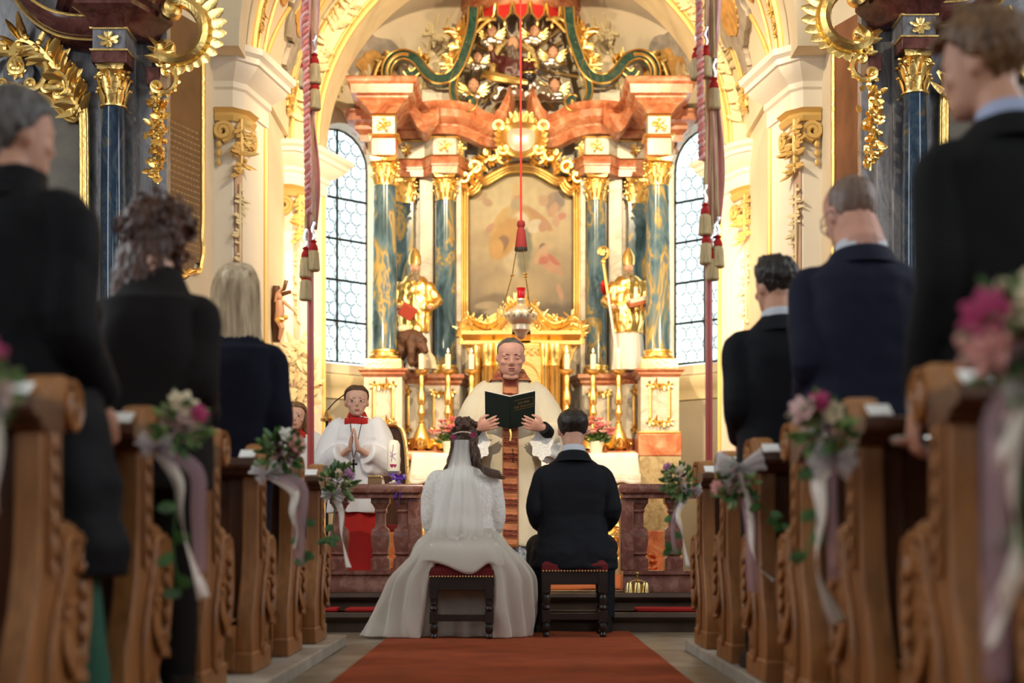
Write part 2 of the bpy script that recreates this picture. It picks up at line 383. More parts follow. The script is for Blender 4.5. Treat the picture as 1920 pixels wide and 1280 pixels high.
M['ribbon'] = mat('cream_satin_ribbon', (.86, .76, .66), .4, 0)
M['lilac'] = sheer('lilac_ribbon', (.66, .46, .52), .45, .5, .4)
M['purple'] = mat('purple_satin', (.10, .03, .33), .4)
M['black_suit'] = mat('black_suit_wool', (.010, .010, .011), .8, 0, .15, 160, spec=.15)
M['navy_suit'] = mat('navy_suit_wool', (.013, .015, .032), .75, 0, .12, 160, spec=.15)
M['dark_suit'] = mat('charcoal_suit_wool', (.011, .012, .016), .75, 0, .12, 160, spec=.15)
M['navy_knit'] = mat('navy_knit', (.009, .009, .019), .9, 0, .3, 120, spec=.15)
M['blazer'] = mat('black_blazer_wool', (.014, .012, .012), .85, 0, .2, 120, spec=.15)
M['puffer'] = mat('black_quilted_nylon', (.006, .006, .008), .7, 0, .12, 60, spec=.15)
M['green_cloth'] = mat('green_cloth', (.010, .085, .048), .7, 0, .1, 60)
M['shirt'] = mat('white_shirt_cotton', (.62, .64, .70), .8)
M['blue_shirt'] = mat('pale_blue_shirt_cotton', (.40, .46, .66), .8)
M['skin'] = mat('skin', (.60, .31, .21), .5, 0, .06, 120, sss=.12, var=.08, vscale=9)
M['skin_red'] = mat('ruddy_skin', (.62, .31, .23), .45, 0, .08, 120, sss=.12, var=.14, vscale=9)
M['skin_pale'] = mat('pale_skin', (.66, .38, .27), .5, 0, .04, 120, sss=.12, var=.05, vscale=9)
M['lips'] = mat('lip_skin', (.46, .15, .13), .45)
M['eye_white'] = mat('eye_white', (.62, .58, .54), .2)
M['iris'] = mat('dark_iris', (.03, .02, .015), .15)
def hairm(name, c1, c2): return mat(name, c1, .42, 0, .35, 40, var=.3, vscale=14, stretch=(3, 3, .35), col2=c2)
M['hair_dark'] = hairm('dark_hair', (.010, .007, .006), (.030, .019, .014))
M['hair_brown'] = hairm('brown_hair', (.035, .014, .008), (.11, .045, .020))
M['hair_auburn'] = hairm('auburn_hair', (.026, .008, .005), (.115, .036, .014))
M['hair_blonde'] = hairm('blonde_hair', (.36, .25, .14), (.85, .68, .46))
M['hair_grey'] = hairm('grey_hair', (.05, .045, .042), (.15, .13, .12))
M['hair_light'] = hairm('light_brown_hair', (.07, .030, .012), (.24, .12, .045))
M['hair_stubble'] = hairm('cropped_grey_hair', (.13, .075, .055), (.24, .15, .11))
M['bear_fur'] = mat('painted_bear_fur', (.085, .035, .020), .6, 0, .5, 40, var=.4, vscale=14)
M['leaf'] = mat('leaf_green', (.055, .14, .03), .5, 0, .1, 30, var=.4, vscale=20)
M['leaf_pale'] = mat('pale_leaf_green', (.20, .30, .09), .5, 0, .1, 30, var=.4, vscale=20)
for k, c in dict(cream_petal=(.74, .62, .42), pink_petal=(.72, .34, .30), blush_petal=(.70, .46, .44), plum_petal=(.12, .010, .045), magenta_petal=(.42, .03, .13), white_petal=(.76, .72, .64), lilac_petal=(.45, .20, .36), green_petal=(.45, .52, .22), rose_pink=(.78, .22, .26)).items():
    M[k] = mat(k, c, .6, 0, .1, 40, var=.15, vscale=25, sss=.05)
M['pot'] = mat('white_glazed_pot', (.78, .73, .62), .3)
M['book_cover'] = mat('dark_green_leatherette', (.008, .018, .014), .55, 0, .1, 120)
M['paper'] = mat('paper', (.74, .70, .62), .8)
M['brocade'] = marble('red_gold_brocade', [(.34, (.14, .012, .012)), (.46, (.33, .065, .022)), (.55, (.50, .20, .06)), (.66, (.26, .04, .02)), (.8, (.45, .26, .10))], 9, 1.0, .6, (1, 1, 4))
M['band'] = mat('orange_silk_band', (.48, .16, .055), .55, 0, .3, 60, var=.3, vscale=9, stretch=(1, 1, 7))
M['gold_cloth'] = mat('gold_lame', (.72, .50, .17), .5, .5, .4, 30)
M['shield'] = mat('pink_silver_enamel', (.74, .60, .52), .3, .3)
M['tablet'] = mat('brown_tablet_paint', (.17, .085, .035), .35, 0, 0, var=.25, vscale=3)
M['paint'] = vcol_mat('oil_paint', .35)
M['far_wall'] = mat('far_house_plaster', (.62, .58, .52), .9)
M['far_roof'] = mat('far_house_roof', (.16, .15, .16), .9)
M['nave_wall'] = mat('nave_plaster', (.66, .62, .54), .85)
def glass_mat():
    m = bpy.data.materials.new('bullseye_glass'); m.use_nodes = True; N, L = m.node_tree.nodes, m.node_tree.links; N.remove(N['Principled BSDF']); out = N['Material Output']
    tr = N.new('ShaderNodeBsdfTransparent'); tr.inputs[0].default_value = (.86, .95, .90, 1); tl = N.new('ShaderNodeBsdfTranslucent'); tl.inputs[0].default_value = (.85, .92, .93, 1)
    gl = N.new('ShaderNodeBsdfGlossy'); gl.inputs['Roughness'].default_value = .08
    a = N.new('ShaderNodeMixShader'); a.inputs[0].default_value = .45; L.new(tr.outputs[0], a.inputs[1]); L.new(tl.outputs[0], a.inputs[2])
    b = N.new('ShaderNodeMixShader'); b.inputs[0].default_value = .04; L.new(a.outputs[0], b.inputs[1]); L.new(gl.outputs[0], b.inputs[2]); L.new(b.outputs[0], out.inputs[0]); return m
M['glass'] = glass_mat()
# ================= the setting
AX = .10                    # axis of the chancel
NX = .05                    # axis of the nave arch
def mx(x, s, a=NX): return a+s*abs(x)
# floors and steps
fl = struct('floor', MB().box(-5.8, 5.8, -8.4, 11.7, -.15, -.012), M['flag'])
ps = None
for i in range(5):
    for j in range(10):
        x0 = -1.25+.5*i; y0 = 4.2+.495*j+(.2 if i % 2 else 0)
        if abs(x0+.25) < .4: continue
        m = MB().box(x0+.004, x0+.496, y0+.004, min(y0+.491, 9.13), -.03, U(-.001, .001)); obj('slab', m, M['flag'], fl, bevel=.004)
def step(nm, y0, z0, z1, y1):
    prof = [(0, z0), (0, z1-.07), (.012, z1-.055), (.03, z1-.05), (.045, z1-.03), (.035, z1-.005), (.02, z1), (-.2, z1)]
    struct(nm, MB().mould([(-2.7, y0+.04), (2.8, y0+.04)], prof).box(-2.7, 2.8, y0+.05, y1, z0, z1), M['step'])
step('trim_1', 9.14, -.01, .127, 9.62); step('trim_2', 9.52, .127, .24, 10.0)
struct('floor_sanctuary', MB().box(-2.9, 3.1, 9.9, 17.2, .0, .238), M['flag'])
# nave walls
for s, nm in ((-1, 'wall_left'), (1, 'wall_right')):
    m = MB(); a, b = sorted((s*5.5, s*5.9))
    m.box(a, b, -8.4, 11.2, -.1, 2.3); m.box(a, b, -8.4, 11.2, 6.5, 8.6)
    ys = [-8.4, -4.85, -3.15, .35, 2.05, 5.55, 7.25, 11.2]
    for k in range(0, 8, 2): m.box(a, b, ys[k], ys[k+1], 2.3, 6.5)
    struct(nm, m, M['nave_wall'])
struct('wall_back', MB().box(-5.9, 5.9, -8.8, -8.4, -.1, 3.6).box(-5.9, -1.6, -8.8, -8.4, 3.6, 6.8).box(1.6, 5.9, -8.8, -8.4, 3.6, 6.8).box(-5.9, 5.9, -8.8, -8.4, 6.8, 8.6), M['nave_wall'])
struct('ceiling', MB().box(-5.9, 5.9, -8.8, 11.6, 8.3, 8.6), M['nave_wall'])
# chancel side walls with the splayed nave corner, one block a side
for s, nm in ((-1, 'wall_chancel_left'), (1, 'wall_chancel_right')):
    pl = [(mx(x, s), y) for x, y in ((5.9, 10.95), (2.82, 10.95), (2.56, 11.6), (2.56, 12.3), (2.32, 12.3), (2.32, 14.9), (5.9, 14.9))]
    struct(nm, MB().prism(pl, -.05, 8.6, 'XY'), M['plaster'])
# chancel vault and its front arch
def vp(th, Y, r=2.28): return V((NX+r*math.cos(th), Y, 4.62+r*math.sin(th)))
m = MB(); n = 40
rings = []
for Y in (11.9, 12.5, 13.1, 13.7, 14.3):
    rings.append([vp(PI*i/n, Y) for i in range(n+1)]+[vp(PI*i/n, Y, 2.6) for i in range(n, -1, -1)])
m.loft(rings); struct('ceiling_chancel', m, M['plaster'])
out = [(NX+2.28*math.cos(PI*i/n), 4.62+2.28*math.sin(PI*i/n)) for i in range(n+1)]
m = MB().prism(out+[(NX-2.6, 4.62), (NX-2.6, 8.6), (NX+2.6, 8.6), (NX+2.6, 4.62)], 11.6, 11.95, 'XZ'); struct('wall_front', m, M['plaster'])
# piers
def pier(s, plan, zc0, zc1, zk0, Y):
    pts = [(mx(x, s, AX if Y > 13 else NX), y) for x, y in plan]
    if s > 0: pts = pts[::-1]
    t = thing('chancel_pier', '', 'pier', (sum(p[0] for p in pts)/len(pts), sum(p[1] for p in pts)/len(pts), .238 if Y > 10 else 0))
    obj('shaft', MB().prism(pts, .238, zc0, 'XY'), M['white_plaster'], t)
    h = zc1-zc0
    prof = [(-.05, zc0), (.015, zc0), (.015, zc0+.30*h), (.035, zc0+.34*h), (.035, zc0+.44*h), (.07, zc0+.52*h), (.13, zc0+.66*h), (.14, zc0+.72*h), (.16, zc0+.74*h), (.16, zc0+.84*h), (.19, zc0+.90*h), (.20, zc1), (-.05, zc1)]
    op = pts
    obj('cornice', MB().mould(op if s < 0 else op, prof, cap=False).prism(pts, zc0, zc1, 'XY'), M['white_plaster'], t, ang=25)
    # gilded capital: ledge, volutes, drop of foliage on the chamfer
    q = pts if s < 0 else pts[::-1]
    A, B, Cc, D = [V((p[0], p[1], 0)) for p in q[:4]]
    m = MB(); zt = zc0-.02
    lp = [(A+(B-A)*.25), B, Cc, Cc.lerp(D, .35)]
    lp = [(p.x, p.y) for p in (lp if s < 0 else lp[::-1])]
    m.mould(lp, [(-.02, zt-.10), (.03, zt-.10), (.05, zt-.06), (.03, zt-.03), (.07, zt), (-.02, zt)])
    Z = V((0, 0, 1)); nf = V((0, -1, 0)); nc = (Cc-B).cross(Z).normalized(); nc = nc if nc.y < 0 else -nc
    sx = V((1, 0, 0)) if s < 0 else V((-1, 0, 0))
    m.tube(spiral(B-sx*.07+nf*.03+Z*(zt-.19), sx, Z, .085, .02, -PI*.5, PI*3.4, 22), [.02, .032, .022], 6, 1.5, up=nf)
    m.tube(spiral(Cc.lerp(D, .2)-nf*-.01+nc*.05+Z*(zt-.24), (D-Cc).normalized(), Z, .08, .02, -PI*.5, PI*3.2, 22), [.02, .03, .02], 6, 1.5, up=nc)
    for k in range(3): m.ell(A.lerp(B, .45)+nf*.03+Z*(zt-.30-.075*k), .028-.004*k, .028-.004*k, .036, 7, 5)
    mid = B.lerp(Cc, .5)+nc*.05
    sprig(m, [mid+Z*(zt-.08-.05*i) for i in range(10)], .15, nc, 3, 3.2)
    obj('capital', m, M['gold_paint'], t)
    m = MB(); w = (Cc-B).normalized()*.045
    m.add([B+w*.4+Z*.6+nc*.012, Cc-w*.4+Z*.6+nc*.012, Cc-w*.4+Z*(zt-.5)+nc*.012, B+w*.4+Z*(zt-.5)+nc*.012], [(0, 1, 2, 3)])
    obj('chamfer_panel', m, M['pink_plaster'], t)
    m = MB(); sprig(m, [mid-nc*.02+Z*(zt-.62-.09*i) for i in range(9)], .10, nc, 9, 2.4); obj('stucco_drop', m, M['stucco'], t)
    e = (D-Cc).normalized(); ns = e.cross(Z); ns = ns if ns.x*s < 0 else -ns
    a = D-e*.05+ns*.012; obj('gilt_edge', MB().tube([a+Z*.6, a+Z*(zc0-.02)], .024, 6), M['gold_paint'], t)
    return t
p1 = [(2.60, 12.0), (2.41, 12.0), (2.33, 12.08), (2.23, 12.62), (2.60, 12.62)]
p2 = [(2.55, 14.2), (2.30, 14.2), (2.22, 14.28), (2.04, 14.76), (2.55, 14.76)]
for s, side in ((-1, 'left'), (1, 'right')):
    pier(s, p1, 4.24, 4.72, 0, 12)['label'] = ('cream pier with gilt capital, nearer of the two beside the left side altar' if s < 0 else 'brightly lit white pier with gilt capital, beside the right side altar')
    pier(s, p2, 4.14, 4.54, 0, 14.3)['label'] = ('cream pier with gilt capital, farther one beside the left stained window' if s < 0 else 'cream pier with gilt capital, farther one beside the right stained window')
for o in C.objects:
    if o.name.startswith('chancel_pier'): o['kind'] = 'structure'
# apse arch
def ap(th, r, Y): return V((AX+r*math.cos(th), Y, 4.54+r*math.sin(th)))
m = MB(); m.loft([[ap(PI*i/40, 2.03, 14.2), ap(PI*i/40, 2.36, 14.2), ap(PI*i/40, 2.36, 14.8), ap(PI*i/40, 2.03, 14.8)] for i in range(41)])
arch = struct('beam_arch', m, M['stucco'])
m = MB()
for r, dy, tr in ((2.045, -.005, .028), (2.09, -.01, .014), (2.30, -.01, .022)): m.tube([ap(PI*i/40, r, 14.2+dy) for i in range(41)], tr, 6)
obj('gilt_moulding', m, M['gold_paint'], arch)
m = MB()
for s in (0, 1):
    for k in range(4):
        a0 = (.10+.22*k); pts = [ap(PI-(a0+.025*i) if s == 0 else a0+.025*i, 2.19, 14.18) for i in range(8)]
        sprig(m, pts, .15, (0, -1, 0), 20+k, 2.2)
obj('stucco_foliage', m, M['stucco'], arch)
# apse walls with window openings
apl = [(-2.45, 14.7), (-2.45, 15.15), (-.45, 16.9), (.65, 16.9), (2.65, 15.15), (2.65, 14.7)]
ZT = 5.25
def wallseg(nm, a, b, th=.3, win=None):
    a, b = V((*a, 0)), V((*b, 0)); e = (b-a).normalized(); L = (b-a).length; nn = V((-e.y, e.x, 0))     # nn points outwards
    m = MB()
    def pr(poly):
        k = MB().prism(poly, 0, th, 'XZ'); k.v = [a+e*v.x+nn*v.y+V((0, 0, v.z)) for v in k.v]; m.join(k)
    if not win: pr([(0, 0), (L, 0), (L, ZT), (0, ZT)])
    else:
        t0, t1, z0, zs = win; r = (t1-t0)/2; tc = (t0+t1)/2
        pr([(0, 0), (t0, 0), (t0, ZT), (0, ZT)]); pr([(t1, 0), (L, 0), (L, ZT), (t1, ZT)]); pr([(t0, 0), (t1, 0), (t1, z0), (t0, z0)])
        pr([(t0, zs)]+[(tc-r*math.cos(PI*i/16), zs+r*math.sin(PI*i/16)) for i in range(1, 16)]+[(t1, zs), (t1, ZT), (t0, ZT)])
    return struct(nm, m, M['plaster']), a, e, nn
T0, T1, Z0, ZS = .36, 1.28, 2.52, 4.72
wallseg('wall_apse_back', apl[2], apl[3])
w1 = wallseg('wall_apse_left', apl[1], apl[2], win=(T0, T1, Z0, ZS))
L5 = (V((*apl[4], 0))-V((*apl[3], 0))).length
w2 = wallseg('wall_apse_right', apl[3], apl[4], win=(L5-T1, L5-T0, Z0, ZS))
wallseg('wall_apse_corner_left', apl[0], apl[1]); wallseg('wall_apse_corner_right', apl[4], apl[5])
# apse dome
rings = []
for k in range(11):
    f = PI/2*k/10; sc_ = math.cos(f); sc_ = max(sc_, .02)
    pl = [(-2.45, 14.3), (-2.45, 15.15), (-1.45, 16.025), (-.45, 16.9), (.65, 16.9), (1.65, 16.025), (2.65, 15.15), (2.65, 14.3)]
    rings.append([V((AX+(x-AX)*sc_, 14.3+(y-14.3)*lerp(sc_, 1, .15), ZT+2.2*math.sin(f))) for x, y in pl])
struct('ceiling_apse', MB().loft(rings, cap=False, wrap=False), M['plaster'], ang=30)
# dado band below the windows, sills
for s, (wl, a, e, nn) in ((-1, w1), (1, w2)):
    ta, tb = (T0, T1) if s < 0 else (L5-T1, L5-T0)
    LL = (V((*apl[2], 0))-V((*apl[1], 0))).length
    m = MB(); pa, pb = a+e*.02, a+e*(LL-.02)
    m.mould([(pb.x, pb.y), (pa.x, pa.y)][::-1], [(-.02, 2.14), (.03, 2.14), (.03, 2.22), (.06, 2.26), (.10, 2.34), (.10, 2.38), (-.02, 2.42)]); obj('sill_moulding', m, M['stucco'], wl)
    m = MB(); q = MB().box(.02, LL-.02, -.025, 0, .25, 2.12); q.v = [a+e*v.x+nn*v.y+V((0, 0, v.z)) for v in q.v]; m.join(q); obj('dado_panel', m, M['dado'], wl)
    m = MB(); q = MB().add([(ta, -.02, Z0-.10), (tb, -.02, Z0-.10), (tb, .24, Z0+.04), (ta, .24, Z0+.04), (ta, .24, Z0-.1), (tb, .24, Z0-.1)], [(0, 1, 2, 3), (0, 3, 4), (1, 5, 2), (0, 4, 5, 1), (2, 5, 4, 3)]); q.v = [a+e*v.x+nn*v.y+V((0, 0, v.z)) for v in q.v]; m.join(q); obj('sloping_sill', m, M['white_plaster'], wl)
    # window: iron grid, leads, bull's-eye panes
    g0, g1, gz0, gzs = ta+.06, tb-.06, Z0+.05, ZS+.03; r = (g1-g0)/2; tc = (g0+g1)/2; top = gzs+r
    def W(t, z, d=.17): return a+e*t+nn*d+V((0, 0, z))
    m = MB(); ol = [(g0, gz0), (g0, gzs)]+[(tc-r*math.cos(PI*i/12), gzs+r*math.sin(PI*i/12)) for i in range(1, 12)]+[(g1, gzs), (g1, gz0)]
    m.tube([W(*p) for p in ol+[ol[0]]], .014, 6)
    m.tube([W(tc, gz0), W(tc, top)], .015, 6)
    for k in range(1, 5): m.tube([W(g0, gz0+.455*k), W(g1, gz0+.455*k)], .014, 6)
    win = struct('window_1' if s < 0 else 'window_2', m, M['iron'])
    # reveal filling between grid and opening
    m = MB(); ro = [(ta-.01, gz0-.1), (ta-.01, ZS)]+[((ta+tb)/2-(tb-ta)/2*1.02*math.cos(PI*i/12), ZS+(tb-ta)/2*1.02*math.sin(PI*i/12)) for i in range(1, 12)]+[(tb+.01, ZS), (tb+.01, gz0-.1)]
    n_ = len(ol); vs = [W(*p, .165) for p in ol]+[W(*p, .02) for p in ro]
    m.add(vs, [(i, i+1, n_+i+1, n_+i) for i in range(n_-1)]); obj('splayed_reveal', m, M['white_plaster'], win)
    R_ = .0735; leads = MB(); pd = None; row = 0; z = gz0+R_
    def inside(t, z, q):
        if not (g0+q < t < g1-q and z > gz0+q*.6): return False
        return z < gzs or (t-tc)**2+(z-gzs)**2 < (r-q*.7)**2
    while z < top:
        for c_ in range(-1, 6):
            t = g0+R_+c_*2*R_+(R_ if row % 2 else 0)
            if not inside(t, z, R_*.5): continue
            ctr = W(t, z, .175)
            if pd is None:
                k = MB(); vs = [V((0, -.012, 0))]+[V((R_*.98*math.cos(PI*2*i/12), 0, R_*.98*math.sin(PI*2*i/12))) for i in range(12)]
                k.add(vs, [(0, 1+i, 1+(i+1) % 12) for i in range(12)])
                k.v = [V((e.x*v.x+nn.x*v.y, e.y*v.x+nn.y*v.y, v.z)) for v in k.v]
                pd = obj('pane', k, M['glass'], win, local=True); pd.location = ctr-org(win)
            else: inst(pd, win, ctr-org(win))
            k = MB(); k.tube([ctr+e*(R_*math.cos(PI*2*i/12))+V((0, 0, R_*math.sin(PI*2*i/12))) for i in range(13)], .0052, 4, cap=False); leads.join(k)
        z += R_*1.76; row += 1
    obj('lead_lattice', leads, M['lead'], win, kind='stuff')
    m = MB(); ring = [W(*p, .185) for p in ol]; m.add(ring, [tuple(range(len(ring)))]); obj('glazing', m, M['glass'], win)
    # wall candle sconce on the jamb
# vault ribs, pendants and painted cartouches
def rib(m, pts, r=.026): m.tube(pts, r, 6)
for s in (-1, 1):
    def vt(th, Y, r=2.265): a = PI-th if s < 0 else th; return vp(a, Y, r)
    m = MB()
    for off in (0, .10): rib(m, [vt(.10+.42*t+off*.3, 14.0-.75*t-off, 2.265) for t in [i/12 for i in range(13)]], .018)
    rib(m, [vt(.52-.40*t, 13.25-.55*t) for t in [i/10 for i in range(11)]], .022)
    for off in (0, .10): rib(m, [vt(.10+1.3*t, 14.05-off-.5*t*t) for t in [i/14 for i in range(15)]], .018)
    for Y, r in ((12.15, .03), (12.35, .016), (12.6, .02)): rib(m, [vt(.05+1.4*i/16, Y) for i in range(17)], r)
    sprig(m, [vt(.22-.018*i, 14.0) for i in range(9)], .13, vt(.1, 14, 1)-vt(.1, 14, 2), 31, 3)
    sprig(m, [vt(.30-.018*i, 12.25) for i in range(9)], .12, vt(.1, 14, 1)-vt(.1, 14, 2), 33, 3)
    obj('vault_rib', m, M['gold_paint'], C.objects['ceiling_chancel'])
    def blob(nm, th, Y, rt, ry, mt, seed, thick=.015, fr=.25):
        """ragged painted stucco field lying on the vault"""
        m = MB(); q = random.Random(seed); n = 44; rim = []
        for k in range(n):
            a = 2*PI*k/n; f = 1+fr*(noise.noise(V((math.cos(a)*1.6+seed, math.sin(a)*1.6, seed*.3)))+.5*noise.noise(V((math.cos(a)*5, math.sin(a)*5+seed, 0))))
            rim.append((th+rt*f*math.sin(a), Y+ry*f*math.cos(a)))
        vs = [vt(th, Y, 2.26-thick)]+[vt(th+(a-th)*.55, Y+(b-Y)*.55, 2.265-thick) for a, b in rim]+[vt(a, b, 2.268-thick) for a, b in rim]+[vt(a, b, 2.29) for a, b in rim]
        fs = [(0, 1+i, 1+(i+1) % n) for i in range(n)]
        for L_ in (0, 1): fs += [(1+L_*n+i, 1+L_*n+n+i, 1+L_*n+n+(i+1) % n, 1+L_*n+(i+1) % n) for i in range(n)]
        obj(nm, m.add(vs, fs), mt, C.objects['ceiling_chancel'])
    blob('grey_cartouche', .42, 13.50, .12, .52, M['fresco_grey'], 3+s, .045); blob('grey_cartouche', .27, 13.62, .085, .16, M['fresco_grey'], 8+s, .04, .5)
    blob('orange_cartouche', .435, 13.48, .08, .33, M['fresco_orange'], 5+s, .06)
    blob('grey_cartouche', .42, 12.75, .05, .22, M['fresco_orange'], 11+s, .012, .5); blob('green_cartouche', .50, 12.75, .06, .12, M['fresco_green'], 12+s, .03, .4)
    # apse back wall: stucco frames and cartouches, set on the angled wall left and right of the altar crown
    wl, a, e, nn = (w1 if s < 0 else w2)
    dome = C.objects['ceiling_apse']
    def dp(u, f):
        """point on the dome: u along the angled side, f elevation angle"""
        x, y = (lerp(-2.45, -.45, u), lerp(15.15, 16.9, u)) if s < 0 else (lerp(2.65, .65, u), lerp(15.15, 16.9, u))
        c_ = math.cos(f); p = V((AX+(x-AX)*c_, 14.3+(y-14.3)*lerp(c_, 1, .15), ZT+2.2*math.sin(f))); return p+(V((AX, 15.0, 4.5))-p).normalized()*.02
    def dblob(nm, u, f, ru, rf, mt, seed, lift, fr=.3):
        m = MB(); n = 40; rim = []
        for k in range(n):
            t = 2*PI*k/n; q = 1+fr*(noise.noise(V((math.cos(t)*1.6+seed, math.sin(t)*1.6, seed*.3)))+.6*noise.noise(V((math.cos(t)*5, math.sin(t)*5+seed, 0))))
            rim.append((u+ru*q*math.cos(t), f+rf*q*math.sin(t)))
        up = (V((AX, 15.0, 4.5))-dp(u, f)).normalized()*lift
        vs = [dp(u, f)+up]+[dp(u+(x-u)*.55, f+(y-f)*.55)+up for x, y in rim]+[dp(*p)+up for p in rim]+[dp(*p)-up for p in rim]
        fs = [(0, 1+i, 1+(i+1) % n) for i in range(n)]
        for L_ in (0, 1): fs += [(1+L_*n+i, 1+L_*n+n+i, 1+L_*n+n+(i+1) % n, 1+L_*n+(i+1) % n) for i in range(n)]
        obj(nm, m.add(vs, fs), mt, dome)
    dblob('grey_cartouche', .40, .30, .15, .13, M['fresco_grey'], 2+s, .012); dblob('orange_cartouche', .43, .28, .10, .085, M['fresco_orange'], 6+s, .03)
    m = MB()
    for du in (0, .07): m.tube([dp(.70+du, .06+.07*i) for i in range(9)], .02, 6); m.tube([dp(.86+du*.5, .06+.07*i) for i in range(9)], .02, 6)
    sprig(m, [dp(.64+.04*i, .50+.02*math.sin(i)) for i in range(8)], .2, (0, -1, -.3), 41, 2.5); sprig(m, [dp(.68, .10+.05*i) for i in range(8)], .14, (0, -1, -.2), 42, 2)
    m.tube([dp(.12+.30*math.sin(t), .02+.25*math.cos(t)-.18) for t in [i*PI/2/8 for i in range(9)]], .05, 6)
    sprig(m, [dp(.12+.06*i, .12+.02*i) for i in range(6)], .2, (0, -1, -.3), 44, 2.5)
    obj('dome_stucco', m, M['stucco'], dome)
# stucco shell-work below the left pier and on the right, candle brackets
m = MB()
for k in range(4): sprig(m, [P(562+7*math.sin(k*2+i), 640+32*k+5*i, 13.9) for i in range(7)], .22, (.2, -1, 0), 50+k, 3)
obj('wall_stucco', m, M['stucco'], C.objects['wall_chancel_left'])
# houses across the street, seen through the panes
for nm, x, y, z, wd, lab in (('house', -5.6, 38, 10.2, 9, 'grey roofed house seen through the left bullseye window'), ('house', 6.6, 38, 9.2, 9, 'grey roofed house seen through the right bullseye window')):
    t = thing(nm, lab, 'house', (x, y, -2))
    obj('house_wall', MB().box(x-wd/2, x+wd/2, y, y+8, -2, z-1.6), M['far_wall'], t)
    obj('roof', MB().prism([(y-.4, z-1.7), (y+8.4, z-1.7), (y+4, z+2.2)], x-wd/2-.3, x+wd/2+.3, 'YZ'), M['far_roof'], t)
    for k in range(4): obj('house_window', MB().box(x-3.4+k*2, x-2.6+k*2, y-.06, y, z-4, z-2.6), M['iron'], t)
# ================= high altar
A = thing('altar_retable', 'tall red and gold baroque high altar with blue columns and a crown above', 'altar', (AX, 15.9, .24))
def two(fn):
    """run a builder for the left half and mirror it to the right"""
    for s in (-1, 1):
        for name, mb, m, kw in fn(): obj(name, mb if s < 0 else mb.mirror(AX), m, A, **kw)
def dx(d): return AX-d
YO, YI = 15.2, 16.0                                   # front columns, inner columns
PROF_CAP = [(0, 0), (0, .015), (.03, .03), (.03, .05), (.06, .075), (.06, .095), (0, .10)]
def ped(m, x, y, w, d, z0, z1):                      # block in plan
    return m.box(x-w/2, x+w/2, y-d/2, y+d/2, z0, z1)
def sq(x, y, w, d): return [(x-w/2, y-d/2), (x+w/2, y-d/2), (x+w/2, y+d/2), (x-w/2, y+d/2)]
def band(x, y, w, d, prof, z): return MB().mould(sq(x, y, w, d), [(o, z+zz) for o, zz in prof], closed=True)
def frame2(x, y, w, z0, z1, t=.035, th=.03):
    """gilt frame with shell corners on a pedestal face"""
    m = MB(); p = [V((x-w/2, y, z0)), V((x+w/2, y, z0)), V((x+w/2, y, z1)), V((x-w/2, y, z1))]
    for i in range(4): m.tube([p[i], p[(i+1) % 4]], t/2, 6)
    for i in range(4): rosette(m, p[i]-V((0, .01, 0)), (1, 0, 0), (0, 0, 1), t*1.5, 5)
    for q in ((x, z1), (x, z0)): sprig(m, [V((q[0]+dx_, y-.01, q[1])) for dx_ in (-.07, -.035, 0, .035, .07)], .08, (0, -1, 0), 4, 2)
    return m
def orn(x, y, z, w, h, seed, k=10):
    m = MB(); q = random.Random(seed); rosette(m, (x, y, z), (1, 0, 0), (0, 0, 1), w*.36, 6)
    for i in range(k):
        a = q.uniform(0, 2*PI); d = V((math.cos(a)*w*.45, 0, math.sin(a)*h*.45)); leaf(m, V((x, y, z))+d*.45, d, (0, -1, 0), d.length*.75, w*.2, .5, 5)
    return m
capO = capO_i = None
